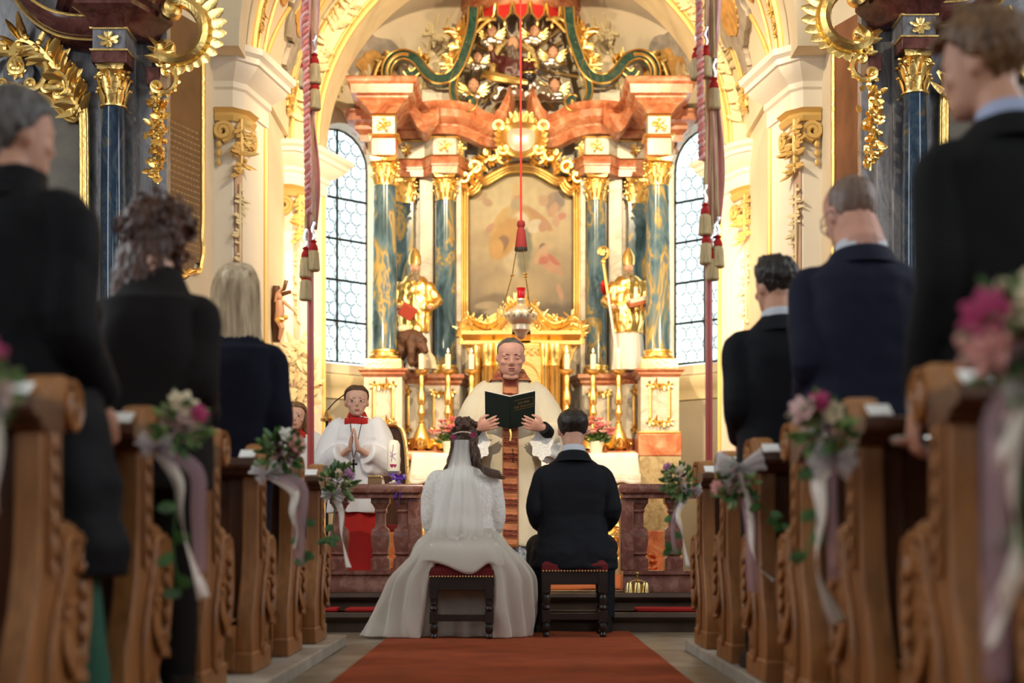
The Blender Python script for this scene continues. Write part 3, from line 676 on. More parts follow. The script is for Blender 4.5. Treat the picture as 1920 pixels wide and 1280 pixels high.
def outer():
    x = dx(1.46); r = []
    r.append(('plinth_block', ped(MB(), x, YO, .46, .46, .24, .69), M['red_marble'], dict(bevel=.01)))
    r.append(('pedestal_base', ped(MB(), x, YO, .44, .44, .69, 1.47), M['tan_marble'], {}))
    r.append(('red_band', ped(MB(), x, YO, .46, .46, 1.47, 1.71), M['red_marble'], dict(bevel=.015)))
    r.append(('gilt_band', ped(MB(), x, YO, .445, .445, 1.71, 1.735), M['gold'], dict(bevel=.008)))
    r.append(('pedestal', ped(MB(), x, YO, .40, .40, 1.735, 2.31), M['pale_marble'], {}))
    r.append(('pedestal_frame', frame2(x, YO-.21, .20, 1.83, 2.22), M['gold'], {}))
    r.append(('pedestal_cornice', band(x, YO, .40, .40, [(0, 0), (.0, .01), (.03, .03), (.03, .05), (.06, .07), (.06, .09), (0, .09)], 2.305), M['red_marble'], {}))
    r.append(('column_base', MB().lathe([(.16, 2.50), (.175, 2.52), (.175, 2.545), (.14, 2.56), (.14, 2.575), (.155, 2.59), (.15, 2.61), (.13, 2.62)], (x, YO, 0), 24).box(x-.19, x+.19, YO-.19, YO+.19, 2.395, 2.50), M['gold'], {}))
    r.append(('column', MB().lathe([(.132, 2.60), (.134, 2.9), (.132, 3.3), (.118, 4.37)], (x, YO, 0), 28), M['blue_marble'], {}))
    r.append(('capital', capital((x, YO, 4.355), .118, .30), M['gold'], {}))
    r.append(('architrave', ped(MB(), x, YO, .27, .30, 4.655, 4.85), M['red_marble'], dict(bevel=.012)))
    r.append(('gilt_band', band(x, YO, .26, .29, [(0, 0), (.02, .01), (.035, .03), (0, .035)], 4.85), M['gold'], {}))
    r.append(('frieze', ped(MB(), x, YO, .235, .27, 4.88, 5.075), M['pale_marble'], {}))
    r.append(('frieze_ornament', orn(x, YO-.15, 4.98, .17, .17, 3), M['gold'], {}))
    r.append(('gilt_band', band(x, YO, .24, .28, [(0, 0), (.012, .012), (0, .024)], 5.075), M['gold'], {}))
    r.append(('cornice', band(x, YO+.12, .26, .55, [(0, 0), (.02, .02), (.05, .06), (.12, .11), (.14, .125), (.14, .145), (.19, .16), (.20, .25), (.23, .27), (.25, .31), (.23, .325), (0, .33)], 5.10), M['red_marble'], {}))
    # side wing of the cornice receding to the wall
    xs = x-.17; m = MB()
    m.mould([(xs-.13, YO+.9), (xs-.13, YO+.30), (xs+.05, YO+.30)][::1], [(-.05, 4.93), (0, 4.93), (.0, 5.0), (.05, 5.05), (.05, 5.09), (.13, 5.13), (.14, 5.2), (.17, 5.22), (.17, 5.24), (-.05, 5.24)]); r.append(('side_cornice', m, M['red_marble'], {}))
    return r
two(outer)
def inner():
    x = dx(.85); xp = dx(1.31); r = []
    # wall behind, splayed between the columns
    r.append(('backing_wall', MB().box(dx(1.62), dx(.66), 16.24, 16.40, .24, 5.05), M['pale_marble'], {}))
    r.append(('wall_strip', MB().box(dx(1.15), dx(.99), 16.10, 16.26, 2.42, 4.70), M['pale_marble'], dict(bevel=.01)))
    r.append(('wall_strip', MB().box(dx(.735), dx(.67), 16.05, 16.26, 2.42, 4.70), M['pale_marble'], dict(bevel=.01)))
    plan = [(dx(1.62), 15.62), (dx(1.16), 15.62), (dx(1.06), 15.78), (dx(.68), 15.78), (dx(.60), 16.05)]
    def bandp(pr, z, pl=plan): return MB().mould(pl, [(-.35, z+pr[0][1])]+[(o, z+q) for o, q in pr]+[(-.35, z+pr[-1][1])])
    r.append(('plinth_block', bandp([(.03, 0), (.03, .45)], .24), M['red_marble'], {}))
    r.append(('pedestal_base', bandp([(0, 0), (0, .84)], .69), M['tan_marble'], {}))
    r.append(('red_band', bandp([(.03, 0), (.03, .17)], 1.53), M['red_marble'], {}))
    r.append(('pedestal', bandp([(0, 0), (0, .60)], 1.70), M['pale_marble'], {}))
    r.append(('pedestal_cornice', bandp([(0, 0), (.03, .03), (.03, .05), (.07, .08), (.07, .12), (0, .13)], 2.30), M['red_marble'], {}))
    r.append(('pedestal_frame', frame2(dx(.87), 15.765, .20, 1.80, 2.22), M['gold'], {}))
    r.append(('pedestal_frame', frame2(dx(1.30), 15.605, .12, 1.80, 2.22), M['gold'], {}))
    r.append(('column_base', MB().lathe([(.15, 2.43), (.16, 2.45), (.16, 2.48), (.125, 2.495), (.125, 2.51), (.14, 2.525), (.135, 2.545), (.118, 2.555)], (x, YI, 0), 24), M['gold'], {}))
    r.append(('column', MB().lathe([(.115, 2.54), (.118, 2.9), (.116, 3.3), (.104, 4.40)], (x, YI, 0), 28), M['blue_marble'], {}))
    r.append(('capital', capital((x, YI, 4.39), .104, .30), M['gold'], {}))
    r.append(('pilaster', MB().box(xp-.11, xp+.10, 16.06, 16.2, 2.42, 4.41), M['blue_marble'], dict(bevel=.008)))
    r.append(('pilaster_base', MB().mould(sq(xp, 16.13, .21, .14), [(0, 2.42), (.03, 2.42), (.03, 2.48), (.01, 2.50), (.02, 2.52), (0, 2.54)], closed=True), M['gold'], {}))
    r.append(('capital', capital((xp, 16.12, 4.39), .105, .29, .55), M['gold'], {}))
    # entablature over pilaster and inner column
    pl2 = [(dx(1.60), 16.02), (dx(1.17), 16.02), (dx(1.10), 16.02), (dx(.99), 15.86), (dx(.71), 15.86), (dx(.66), 16.0), (dx(.62), 16.1)]
    r.append(('architrave', bandp([(0, 0), (0, .08), (.015, .085), (.015, .16), (.03, .18)], 4.68, pl2), M['red_marble'], {}))
    r.append(('gilt_band', bandp([(.02, 0), (.04, .015), (.0, .022)], 4.86, pl2), M['gold'], {}))
    r.append(('frieze', bandp([(-.02, 0), (-.02, .20)], 4.88, pl2), M['pale_marble'], {}))
    for xx, yy, sd in ((dx(.85), 15.87, 3), (dx(1.30), 16.03, 4), (dx(.68), 15.95, 6)): r.append(('frieze_ornament', orn(xx, yy, 4.98, .15, .16, sd), M['gold'], {}))
    r.append(('gilt_band', bandp([(0, 0), (.02, .01), (.0, .02)], 5.075, pl2), M['gold'], {}))
    # great cornice: breaks forward over the inner columns, dips to the middle
    pts = [(1.60, 16.05, 5.10), (1.30, 16.0, 5.10), (1.12, 15.98, 5.10), (1.02, 15.84, 5.10), (.86, 15.78, 5.10), (.70, 15.80, 5.09), (.56, 15.88, 5.06), (.42, 15.94, 5.01), (.30, 15.97, 5.0), (.20, 15.95, 5.06), (.13, 15.93, 5.18), (.09, 15.92, 5.30)]
    pc = [(p.x, p.y, p.z) for p in cr([(dx(d), y, z) for d, y, z in pts], 4)]
    PC = [(-.12, 0), (.0, 0), (.02, .03), (.06, .07), (.06, .09), (.13, .13), (.15, .15), (.15, .23), (.18, .25), (.20, .28), (.19, .31), (-.12, .31)]
    r.append(('cornice', MB().mould(pc, PC), M['red_marble'], {}))
    # concave sweep rising from the cornice to the outer block
    arc = [V((dx(d), y, z)) for d, y, z in ((1.33, 15.45, 5.40), (1.24, 15.46, 5.37), (1.17, 15.52, 5.28), (1.13, 15.60, 5.22), (1.06, 15.68, 5.19), (.97, 15.72, 5.24), (.90, 15.70, 5.30))]
    m = MB()
    cpts = cr(arc, 4); m.loft([[p+V((0, -.17, -.04)), p+V((0, -.19, .0)), p+V((0, -.17, .045)), p+V((0, .3, .045)), p+V((0, .3, -.13)), p+V((0, -.08, -.13))] for p in cpts]); r.append(('swept_cornice', m, M['red_marble'], {}))
    return r
two(inner)
# centre field behind the painting, below the cornice
obj('backing_wall', MB().box(dx(.68), dx(-.68), 16.3, 16.42, .24, 5.2), M['pale_marble'], A)
obj('predella', MB().mould([(dx(.60), 15.9), (dx(.60), 15.65), (dx(-.60), 15.65), (dx(-.60), 15.9)], [(-.2, .24), (.02, .24), (.02, .69), (0, .70), (0, 1.50), (-.2, 1.50)]), M['tan_marble'], A)
# ---- painting in its arched gilt frame
half = [(.0, 4.845), (.16, 4.83), (.30, 4.765), (.42, 4.70), (.50, 4.685), (.535, 4.63), (.60, 4.585), (.655, 4.575), (.677, 4.50), (.677, 2.85)]
def out_pts(k=1.0, dz=0): return [V((AX-d*k, 16.2, z+dz)) for d, z in reversed(half)]+[V((AX+d*k, 16.2, z+dz)) for d, z in half[1:]]
def topz(d):
    d = abs(d); h = half
    for a, b in zip(h[:-1], h[1:]):
        if d <= b[0] and b[0] > a[0]: return lerp(a[1], b[1], (d-a[0])/(b[0]-a[0]))
    return 4.5
def soft(e): return sm(max(0, min(1, e)))
def paint_grid(name, x0, x1, z0, fz, Y, nu, nv, colf, parent, tilt=None):
    me = bpy.data.meshes.new(name); m = MB()
    m.grid(lambda u, v: V((lerp(x0, x1, u), Y, lerp(z0, fz(lerp(x0, x1, u)), v))), nu, nv)
    cols = []
    for v_ in m.v: cols.append(colf((v_.x-x0)/(x1-x0), (v_.z-z0)/(4.85-z0)))
    o = obj(name, m, M['paint'], parent, ang=180)
    at = o.data.color_attributes.new('paint', 'FLOAT_COLOR', 'POINT')
    at.data.foreach_set('color', [c for col in cols for c in (*col, 1)]); return o
def scene_paint(blobs, base):
    """blobs: (u, v, ru, rv, angle, colour, hardness) laid one over the other, broken by brushy noise"""
    def f(u, v):
        nz = noise.noise(V((u*5, v*7, 3)))*.06; n2 = noise.noise(V((u*17, v*23, 7)))
        c = V(base(u, v))
        for (a, b, ru, rv, an, col, hd) in blobs:
            x, y = u-a+nz*.35, v-b+nz*.35; ca, sa = math.cos(an), math.sin(an); x, y = (x*ca+y*sa)/ru, (-x*sa+y*ca)/rv
            k = soft((1.25-math.hypot(x, y)-.12*n2)*hd*.75)
            if k > 0: c = c.lerp(V(col), k)
        return tuple(max(0, .46*q*(1+.15*n2)) for q in c)
    return f
def sky_base(u, v):
    c = V((.66, .50, .25)).lerp(V((.40, .30, .19)), soft((.62-v)*2.4)); c = c.lerp(V((.80, .68, .38)), soft(1.15-math.hypot((u-.43)*2.0, (v-.74)*2.6)*1.3))
    return c.lerp(V((.20, .16, .12)), soft((.22-v)*6)*.9)
def cc(*a): return srgb(*a)
blobs = [(.2, .50, .2, .06, .2, cc(196, 170, 120), 2), (.8, .36, .22, .08, -.2, cc(190, 165, 120), 2), (.45, .30, .28, .10, 0, cc(214, 190, 145), 2), (.25, .22, .2, .05, .1, cc(150, 128, 98), 2), (.75, .15, .3, .06, .1, cc(120, 100, 78), 2), (.2, .20, .1, .02, 0, cc(205, 185, 150), 3), (.12, .10, .2, .07, 0, cc(74, 62, 50), 2),
  (.44, .44, .10, .16, .1, cc(232, 214, 176), 3), (.53, .45, .07, .16, -.1, cc(128, 130, 108), 2.5), (.40, .62, .13, .06, .35, cc(214, 186, 120), 3), (.57, .62, .15, .05, -.35, cc(206, 164, 82), 3), (.31, .60, .10, .03, .75, cc(222, 180, 90), 4), (.67, .61, .12, .025, -.55, cc(196, 140, 66), 4), (.50, .60, .07, .05, 0, cc(238, 226, 200), 3), (.36, .50, .15, .085, .62, cc(214, 158, 52), 4), (.33, .46, .07, .04, .7, cc(150, 98, 30), 4), (.29, .44, .05, .05, .3, cc(226, 172, 70), 4), (.62, .57, .06, .035, .2, cc(232, 220, 196), 4), (.70, .57, .04, .025, .2, cc(200, 140, 100), 4), (.24, .565, .035, .02, .5, cc(206, 150, 110), 4), (.46, .71, .045, .055, 0, cc(218, 182, 130), 4), (.47, .725, .028, .028, 0, cc(206, 150, 106), 5), (.46, .775, .035, .035, 0, cc(226, 196, 124), 5), (.49, .695, .02, .018, 0, cc(210, 202, 190), 5), (.46, .69, .05, .03, 0, cc(190, 172, 132), 3),
  (.80, .71, .09, .06, .4, cc(160, 124, 96), 3), (.84, .73, .05, .035, -.6, cc(120, 98, 84), 4), (.70, .72, .04, .035, 0, cc(208, 164, 118), 3), (.78, .66, .05, .03, .7, cc(204, 150, 104), 3), (.86, .63, .045, .018, .3, cc(206, 110, 76), 4), (.81, .60, .03, .035, .2, cc(212, 160, 118), 4), (.70, .44, .035, .035, 0, cc(120, 80, 60), 5), (.68, .41, .08, .03, .7, cc(222, 180, 140), 4), (.74, .36, .075, .05, -.5, cc(218, 160, 122), 4), (.82, .33, .06, .02, -.9, cc(216, 160, 124), 4), (.70, .37, .05, .025, .3, cc(206, 104, 74), 3), (.79, .38, .06, .02, -.5, cc(204, 96, 66), 3), (.84, .28, .02, .05, .3, cc(220, 168, 130), 4), (.15, .74, .05, .03, .3, cc(196, 162, 110), 3), (.20, .70, .05, .025, -.2, cc(190, 150, 104), 3), (.30, .17, .12, .018, .05, cc(206, 190, 160), 3)]
paint_grid('altar_painting', AX-.655, AX+.655, 2.86, lambda x: topz(x-AX)-.02, 16.26, 120, 180, scene_paint([(b[0], b[1]+(.09 if b[1] > .31 else 0))+tuple(b[2:]) for b in blobs], sky_base), A)
m = MB(); op = out_pts()
for off, rr in ((0, .03), (-.035, .018), (-.062, .022)):
    pts = []
    for p in op:
        q = V((p.x+(AX-p.x)*(-off/.68)*-1 if False else AX+(p.x-AX)*(1+off/.68), p.y-.02+off*.2, p.z+off*(1 if p.z > 4.4 else 0))); pts.append(q)
    m.tube(cr(pts, 3), rr, 8)
obj('painting_frame', m, M['gold'], A)
m = MB()
for s in (-1, 1):
    top = [V((AX+s*d, 16.12, z)) for d, z in ((.10, 4.90), (.20, 4.94), (.32, 4.93), (.42, 4.86), (.50, 4.80), (.58, 4.72), (.66, 4.66), (.70, 4.60))]
    sprig(m, cr(top, 3), .17, (0, -1, 0), 61+s, 1.8)
    cscroll(m, (AX+s*.34, 16.06, 4.95), (s, 0, 0), (0, 0, 1), .075, .026, .2, PI*1.5); cscroll(m, (AX+s*.52, 16.06, 4.80), (s, 0, 0), (0, 0, 1), .06, .022, .2, PI*1.5); cscroll(m, (AX+s*.64, 16.06, 4.68), (s, 0, 0), (0, 0, -1), .05, .02, 0, PI*1.4)
    cscroll(m, (AX+s*.20, 16.06, 4.90), (s, 0, 0), (0, 0, -1), .06, .022, 0, PI*1.4)
obj('frame_foliage', m, M['gold'], A)
# ---- cartouche over the painting
YC = 15.85
sh = [V((AX+math.sin(t)*(.21+.03*math.cos(2*t)), YC, 5.06+.155*math.cos(t)-.02*math.cos(2*t))) for t in [2*PI*i/28 for i in range(28)]]
m = MB(); m.add([V((AX, YC-.05, 5.06))]+sh+[V((AX+(p.x-AX)*.6, YC-.035, 5.06+(p.z-5.06)*.6)) for p in sh], [(0, 29+i, 29+(i+1) % 28) for i in range(28)]+[(1+i, 1+(i+1) % 28, 29+(i+1) % 28, 29+i) for i in range(28)])
ct = obj('cartouche_shield', m, M['shield'], A, ang=180)
m = MB(); m.tube(sh+sh[:2], .032, 7); m.tube([AX*V((1, 0, 0))+V((0, YC-.02, 5.06))+(p-V((AX, YC, 5.06)))*1.14 for p in sh+sh[:2]], .026, 6)
for s in (-1, 1):
    cscroll(m, (AX+s*.25, YC-.03, 5.19), (s, 0, 0), (0, 0, 1), .055, .024, -.5, PI*1.2); cscroll(m, (AX+s*.20, YC-.03, 4.93), (s, 0, 0), (0, 0, -1), .05, .022, -.3, PI*1.2)
    for k in range(9):
        a = .3+k*.27; d = V((s*math.sin(a), -.15, math.cos(a))); leaf(m, V((AX+s*math.sin(a)*.22, YC-.01, 5.06+.17*math.cos(a))), d, (0, -1, 0), .10, .075, .6, 5)
for k in (-2, -1, 0, 1, 2): leaf(m, V((AX+k*.035, YC-.02, 5.24)), V((k*.3, 0, 1)), (0, -1, 0), .13, .07, .5, 5)
obj('cartouche_frame', m, M['gold'], A)
# ---- attic: back panel, glory of rays, volutes, canopy
ao = [(.72, 5.2), (.66, 5.5), (.60, 5.75), (.52, 6.1), (.46, 6.5), (.45, 6.75)]
m = MB().prism([(AX-d, z) for d, z in ao]+[(AX+d, z) for d, z in reversed(ao)], 16.32, 16.45, 'XZ'); obj('attic_panel', m, M['pale_marble'], A)
GC = V((AX+.0, 16.24, 6.00))
k = 0
for i in range(26):
    a = 2*PI*i/26+.05; d = V((math.cos(a), 0, math.sin(a)))
    if d.z > .93: continue
    L0, L1 = .26, (.66 if i % 2 else .52)*(1.0 if abs(d.x) > .5 else .9)*(.98 if d.z > -.2 else 1.12)
    m = MB(); sd = V((-d.z, 0, d.x))
    m.loft([[GC+d*q+sd*w_+V((0, y_, 0)) for w_, y_ in ((w*1, 0), (0, -.025), (-w*1, 0), (0, .012))] for q, w in ((L0, .006), (L1, .016), (L1+.03, .003))])
    obj('ray', m, M['gold_paint'], A)
def volute_band(pts, wid, th, mat_, name, edge=True):
    """band of marble with gilt edges following a curve in the altar's face"""
    r = []; c = cr(pts, 5); m = MB(); g = MB(); e1 = []; e2 = []; inn = []; rings = []
    for i, p in enumerate(c):
        t = (c[min(i+1, len(c)-1)]-c[max(i-1, 0)]).normalized(); n_ = V((-t.z, 0, t.x))*th/2
        rings.append([p+n_+V((0, -wid/2, 0)), p-n_+V((0, -wid/2, 0)), p-n_+V((0, wid/2, 0)), p+n_+V((0, wid/2, 0))]); e1.append(p+n_+V((0, -wid/2, 0))); e2.append(p-n_+V((0, -wid/2, 0)))
    m.loft(rings); r.append((name, m, M[mat_], {}))
    if edge: g.tube(e1, .011, 5); g.tube(e2, .011, 5); r.append(('gilt_edging', g, M['gold'], {}))
    return r
def q(px, py, Y=15.75): return P(px, py, Y)
def attic():
    r = []
    r += volute_band([q(888, 18), q(884, 60), q(872, 100), q(858, 132), q(838, 150), q(815, 150), q(798, 138), q(788, 124), q(776, 112), q(757, 106), q(738, 112), q(727, 130), q(727, 150), q(735, 163), q(746, 160)], .16, .105, 'green_marble', 'volute')
    r += volute_band([q(856, 140), q(850, 160), q(850, 180), q(858, 198), q(872, 206), q(884, 203), q(889, 194), q(883, 186), q(876, 189)], .14, .07, 'green_marble', 'small_volute')
    r += volute_band([q(790, 128), q(778, 140), q(768, 142), q(762, 134)], .12, .07, 'green_marble', 'volute_eye')
    m = MB()                                   # gilt ribbed back of the great scroll
    for kk in range(6):
        rr = .165+.004*kk; m.tube([q(757, 140, 15.74)+V((math.cos(a)*rr*1.12, .02*kk-.06, math.sin(a)*rr*1.25)) for a in [PI*.40+PI*.70*i/12 for i in range(13)]], .022, 6)
    m.tube([q(700+5*i, 150-18*math.sin(i*.5)*2, 15.72) for i in range(4)], .02, 6); r.append(('scroll_gilding', m, M['gold'], {}))
    for pts_, sz_, sd_ in (((q(868, 98), q(858, 82), q(858, 66), q(850, 52)), .17, 71), ((q(850, 130), q(846, 112), q(842, 98)), .14, 72), ((q(735, 105), q(728, 112), q(720, 128), q(716, 150)), .12, 73), ((q(800, 122), q(792, 116), q(786, 108)), .12, 74)):
        m = MB(); sprig(m, cr(pts_, 4), sz_, (-.4, -1, 0), sd_, 2.2); r.append(('gilt_flame', m, M['gold'], {}))
    m = MB(); m.box(q(850, 0).x, q(790, 0).x, 15.9, 16.3, 5.25, 5.62); r.append(('attic_base', m, M['pale_marble'], {}))
    m = MB(); m.tube(cr([q(905, 45), q(893, 60), q(915, 38), q(930, 36)], 4), .02, 6); m.tube(cr([q(893, 60), q(888, 48), q(900, 36), q(918, 34)], 5), .022, 6); r.append(('gilt_swag', m, M['gold'], {}))
    return r
two(attic)
# canopy with lambrequins
cn = MB(); oc = []
for i in range(25):
    a = PI+PI*i/24; oc.append((AX+.68*math.cos(a), 16.35+.62*math.sin(a)))
cn.mould(oc, [(-.3, 6.52), (-.02, 6.52), (0, 6.54), (0, 6.60), (.03, 6.62), (.03, 6.68), (.06, 6.72), (.05, 6.80), (-.02, 6.88), (-.14, 6.98), (-.3, 7.0)]); obj('canopy', cn, M['red_marble'], A)
for i in range(11):
    a = PI+PI*(i+.5)/11; c_ = V((AX+.64*math.cos(a), 16.35+.58*math.sin(a), 0)); t = V((-math.sin(a), math.cos(a), 0))*.085; nn = V((math.cos(a), math.sin(a), 0))*.02
    m = MB(); pr = [c_+t+V((0, 0, 6.55)), c_-t+V((0, 0, 6.55)), c_-t*.8+V((0, 0, 6.42)), c_+V((0, 0, 6.35)), c_+t*.8+V((0, 0, 6.42))]
    m.add(pr+[p+nn for p in pr], [(0, 1, 2, 3, 4), (9, 8, 7, 6, 5)]+[(j, (j+1) % 5, 5+(j+1) % 5, 5+j) for j in range(5)]); lm = obj('lambrequin', m, M['red_cloth'], A)
    g = MB(); g.tube([p+nn*1.2 for p in pr[1:]]+[pr[0]+nn*1.2], .014, 5); g.ell(pr[3]+V((0, 0, -.03)), .022, .022, .04, 6, 5); obj('gilt_trim', g, M['gold'], lm)
m = MB(); sprig(m, [V((AX-.3+.04*i, 15.82, 6.62+.02*math.sin(i))) for i in range(16)], .14, (0, -1, 0), 80, 2); obj('canopy_foliage', m, M['gold'], A)
# clouds, cherubs, God the Father
m = MB()
for i in range(26):
    t = U(-1, 1); m.ell((AX+.02+t*.30, 16.02+U(-.06, .06), 5.60+.07*U(-1, 1)+.05*(1-t*t)), U(.05, .10), .07, U(.04, .075), 9, 7)
obj('cloud', remesh(m, .014, 2), M['silver'], A)
skin_s = mat('painted_flesh', (.62, .34, .22), .45)
for i, (px, py, sc_) in enumerate(((922, 58, 1), (1003, 58, 1), (896, 108, .9), (1037, 98, 1), (888, 160, 1.15), (1040, 160, 1.1))):
    c_ = P(px, py, 16.05); h = .075*sc_
    m = MB(); m.ell(c_, h*.8, h*.8, h, 10, 8); m.ell(c_+V((0, -h*.72, -h*.1)), h*.14, h*.2, h*.14, 6, 5); m.ell(c_+V((-h*.4, -h*.5, -h*.3)), h*.3, h*.3, h*.28, 7, 5); m.ell(c_+V((h*.4, -h*.5, -h*.3)), h*.3, h*.3, h*.28, 7, 5); ch = obj('cherub_head', m, skin_s, A, ang=180)
    m = MB(); m.ell(c_+V((0, h*.2, h*.35)), h*.9, h*.85, h*.8, 10, 7)
    for kk in range(12): m.ell(c_+V((U(-.7, .7)*h, U(-.4, .5)*h, U(.2, 1.1)*h)), h*.25, h*.25, h*.25, 6, 4)
    obj('cherub_hair', m, M['hair_brown'], ch)
    m = MB()
    for s in (-1, 1):
        for kk in range(5): leaf(m, c_+V((s*h*.4, .01, -h*.8)), V((s, 0, .75-.35*kk)), (0, -1, 0), h*2.2-.02*kk, h*.7, .3, 5)
    obj('cherub_wing', m, M['gold'], ch)
    m = MB()
    for kk in range(7): m.ell(c_+V((U(-1.2, 1.2)*h, U(-.3, .2)*h, -h*1.5+U(-.5, .3)*h)), U(.5, .8)*h, h*.5, U(.4, .6)*h, 8, 6)
    obj('cherub_cloud', m, M['silver'], ch)
G = P(962, 124, 15.95)
m = MB(); m.loft([[G+V((math.cos(a)*w_+ox, math.sin(a)*d_, z_)) for a in [2*PI*i/12 for i in range(12)]] for z_, w_, d_, ox in ((-.16, .20, .12, 0), (-.05, .19, .13, 0), (.06, .17, .12, 0), (.12, .11, .09, 0))]); m.tube([G+V((-.14, 0, .06)), G+V((-.22, -.06, .06)), G+V((-.24, -.1, .14))], [.06, .05, .03], 7); m.tube([G+V((.14, 0, .06)), G+V((.20, -.08, -.06)), G+V((.16, -.12, -.08))], [.06, .05, .03], 7)
gf = obj('god_father_figure', wrinkle(remesh(m, .013, 2), .02, 9), mat('dark_red_robe_paint', (.07, .012, .012), .35, 0, .1, 30), A)
m = MB(); m.ell(G+V((.0, -.05, .23)), .066, .07, .085, 10, 8); m.ell(G+V((0, -.12, .225)), .014, .02, .02, 6, 5); m.ell(G+V((-.25, -.11, .17)), .03, .02, .04, 8, 6); obj('figure_face', m, skin_s, gf)
m = MB()
for kk in range(16): m.ell(G+V((U(-.05, .06), -.10+U(-.02, .02), .16-U(0, .2))), .03, .03, .05, 7, 5)
for kk in range(14): m.ell(G+V((U(-.07, .07), .0+U(-.03, .06), .24+U(-.06, .05))), .03, .03, .035, 6, 5)
obj('figure_beard', m, mat('grey_brown_beard_paint', (.13, .10, .085), .5), gf)
m = MB(); m.tube(cr([G+V((-.22, -.05, -.18)), G+V((-.20, .02, .10)), G+V((-.08, .06, .28)), G+V((.06, .06, .28)), G+V((.22, .02, .14)), G+V((.26, -.04, -.04))], 6), [.02, .035, .03, .03, .035, .025], 7, 1.5); m.tube(cr([G+V((-.34, -.08, -.10)), G+V((-.2, -.12, -.16)), G+V((0, -.14, -.20)), G+V((.16, -.12, -.22))], 5), [.025, .045, .035, .02], 7, 1.3); obj('gilt_mantle', m, M['gold'], gf)
m = MB(); m.ell(P(992, 142, 15.88), .085, .085, .08, 14, 10); gl_ = obj('globe', m, mat('dark_globe_paint', (.025, .022, .03), .25), A, ang=180)
m = MB(); c_ = P(992, 128, 15.88); m.box(c_.x-.012, c_.x+.012, c_.y-.01, c_.y+.01, c_.z-.02, c_.z+.17); m.box(c_.x-.055, c_.x+.055, c_.y-.01, c_.y+.01, c_.z+.08, c_.z+.105)
for e_ in ((0, .17), (.06, .092), (-.06, .092)): m.ell(c_+V((e_[0], 0, e_[1])), .018, .015, .018, 6, 5)
m.lathe([(.087, -.075), (.092, -.065), (.087, -.055)], c_+V((0, 0, .0)), 18); obj('globe_cross', m, M['gold'], gl_)
# ---- tabernacle
T = thing('tabernacle', 'shining gold tabernacle with scrolled gable behind the priest', 'tabernacle', (AX, 15.55, 1.5))
YT = 15.45
m = MB(); m.box(AX-.30, AX+.30, YT-.12, YT+.25, 1.5, 2.72); obj('body', m, M['gold'], T, bevel=.02)
m = MB(); m.mould([(AX-.28, YT-.125), (AX+.28, YT-.125)], [(0, 0), (.02, .0), (.02, .04), (0, .05)]); m.v = [v+V((0, 0, 1.56)) for v in m.v]
for i in range(6): cscroll(m, (AX-.2+.08*i, YT-.135, 2.62), (1, 0, 0), (0, 0, 1), .035, .012)
obj('door_relief', m, M['gold'], T)
m = MB(); o_ = [(AX-.20, 1.62), (AX+.20, 1.62), (AX+.20, 2.3)]+[(AX+.20*math.cos(a), 2.3+.2*math.sin(a)) for a in [PI*i/12 for i in range(1, 12)]]+[(AX-.20, 2.3)]
m.prism(o_, YT-.145, YT-.12, 'XZ'); dr = obj('door', m, M['gold'], T, bevel=.01)
m = MB(); m.tube([V((x_, YT-.15, z_)) for x_, z_ in o_+[o_[0]]], .016, 6); rosette(m, (AX, YT-.16, 2.15), (1, 0, 0), (0, 0, 1), .10, 8); obj('door_frame', m, M['gold'], dr)
for s in (-1, 1):
    for j, (xo, yo, r_) in enumerate(((.36, -.10, .055), (.47, .02, .05), (.25, -.14, .04))):
        m = MB(); c_ = (AX+s*xo, YT+yo, 0); m.lathe([(r_*1.4, 1.5), (r_*1.4, 1.56), (r_*1.05, 1.60), (r_, 1.64), (r_*.9, 2.45), (r_*1.1, 2.47), (r_*1.0, 2.5), (r_*1.5, 2.6), (r_*1.6, 2.66), (r_*1.6, 2.70)], c_, 14); obj('column', m, M['gold'], T)
    m = MB(); m.prism([(AX+s*d, z) for d, z in ((.40, 1.5), (.60, 1.5), (.60, 1.75), (.53, 1.95), (.50, 2.2), (.52, 2.45), (.58, 2.62), (.62, 2.72), (.40, 2.72))], YT+.06, YT+.26, 'XZ'); obj('side_wing', m, M['gold'], T, bevel=.015)
    m = MB(); m.mould([(AX-.1 if s > 0 else AX-.64, YT-.0), (AX+.64 if s > 0 else AX+.1, YT-.0)], [(-.2, 2.70), (.10, 2.70), (.10, 2.74), (.13, 2.77), (.16, 2.80), (.16, 2.84), (-.2, 2.86)]); obj('cornice', m, M['gold'], T)
    m = MB(); pts = cr([V((AX+s*d, YT-.02, z)) for d, z in ((.66, 2.78), (.63, 2.92), (.55, 2.97), (.47, 2.93), (.36, 2.90), (.26, 2.95), (.16, 3.06), (.05, 3.14), (0, 3.15))], 4)
    m.tube(pts, [.06, .05, .045, .05, .055, .05], 8, 1.6, up=(0, 1, 0)); m.tube([p+V((0, -.08, -.08)) for p in pts], .025, 6)
    sprig(m, [p+V((0, -.06, .03)) for p in pts], .10, (0, -1, .3), 90+s, 1.6); cscroll(m, (AX+s*.60, YT-.06, 2.90), (s, 0, 0), (0, 0, 1), .06, .025); cscroll(m, (AX+s*.30, YT-.06, 2.82), (s, 0, 0), (0, 0, -1), .05, .02)
    obj('gable_scroll', m, M['gold'], T)
m = MB(); m.prism([(AX-.5, 2.78)]+[(AX+.5*math.cos(a), 2.78+.33*math.sin(a)) for a in [PI-PI*i/16 for i in range(17)]], YT+.0, YT+.2, 'XZ')
for k in range(12): rosette(m, (AX+U(-.4, .4), YT-.02, 2.82+U(0, .2)), (1, 0, 0), (0, 0, 1), .05, 6)
obj('gable', m, M['gold'], T)
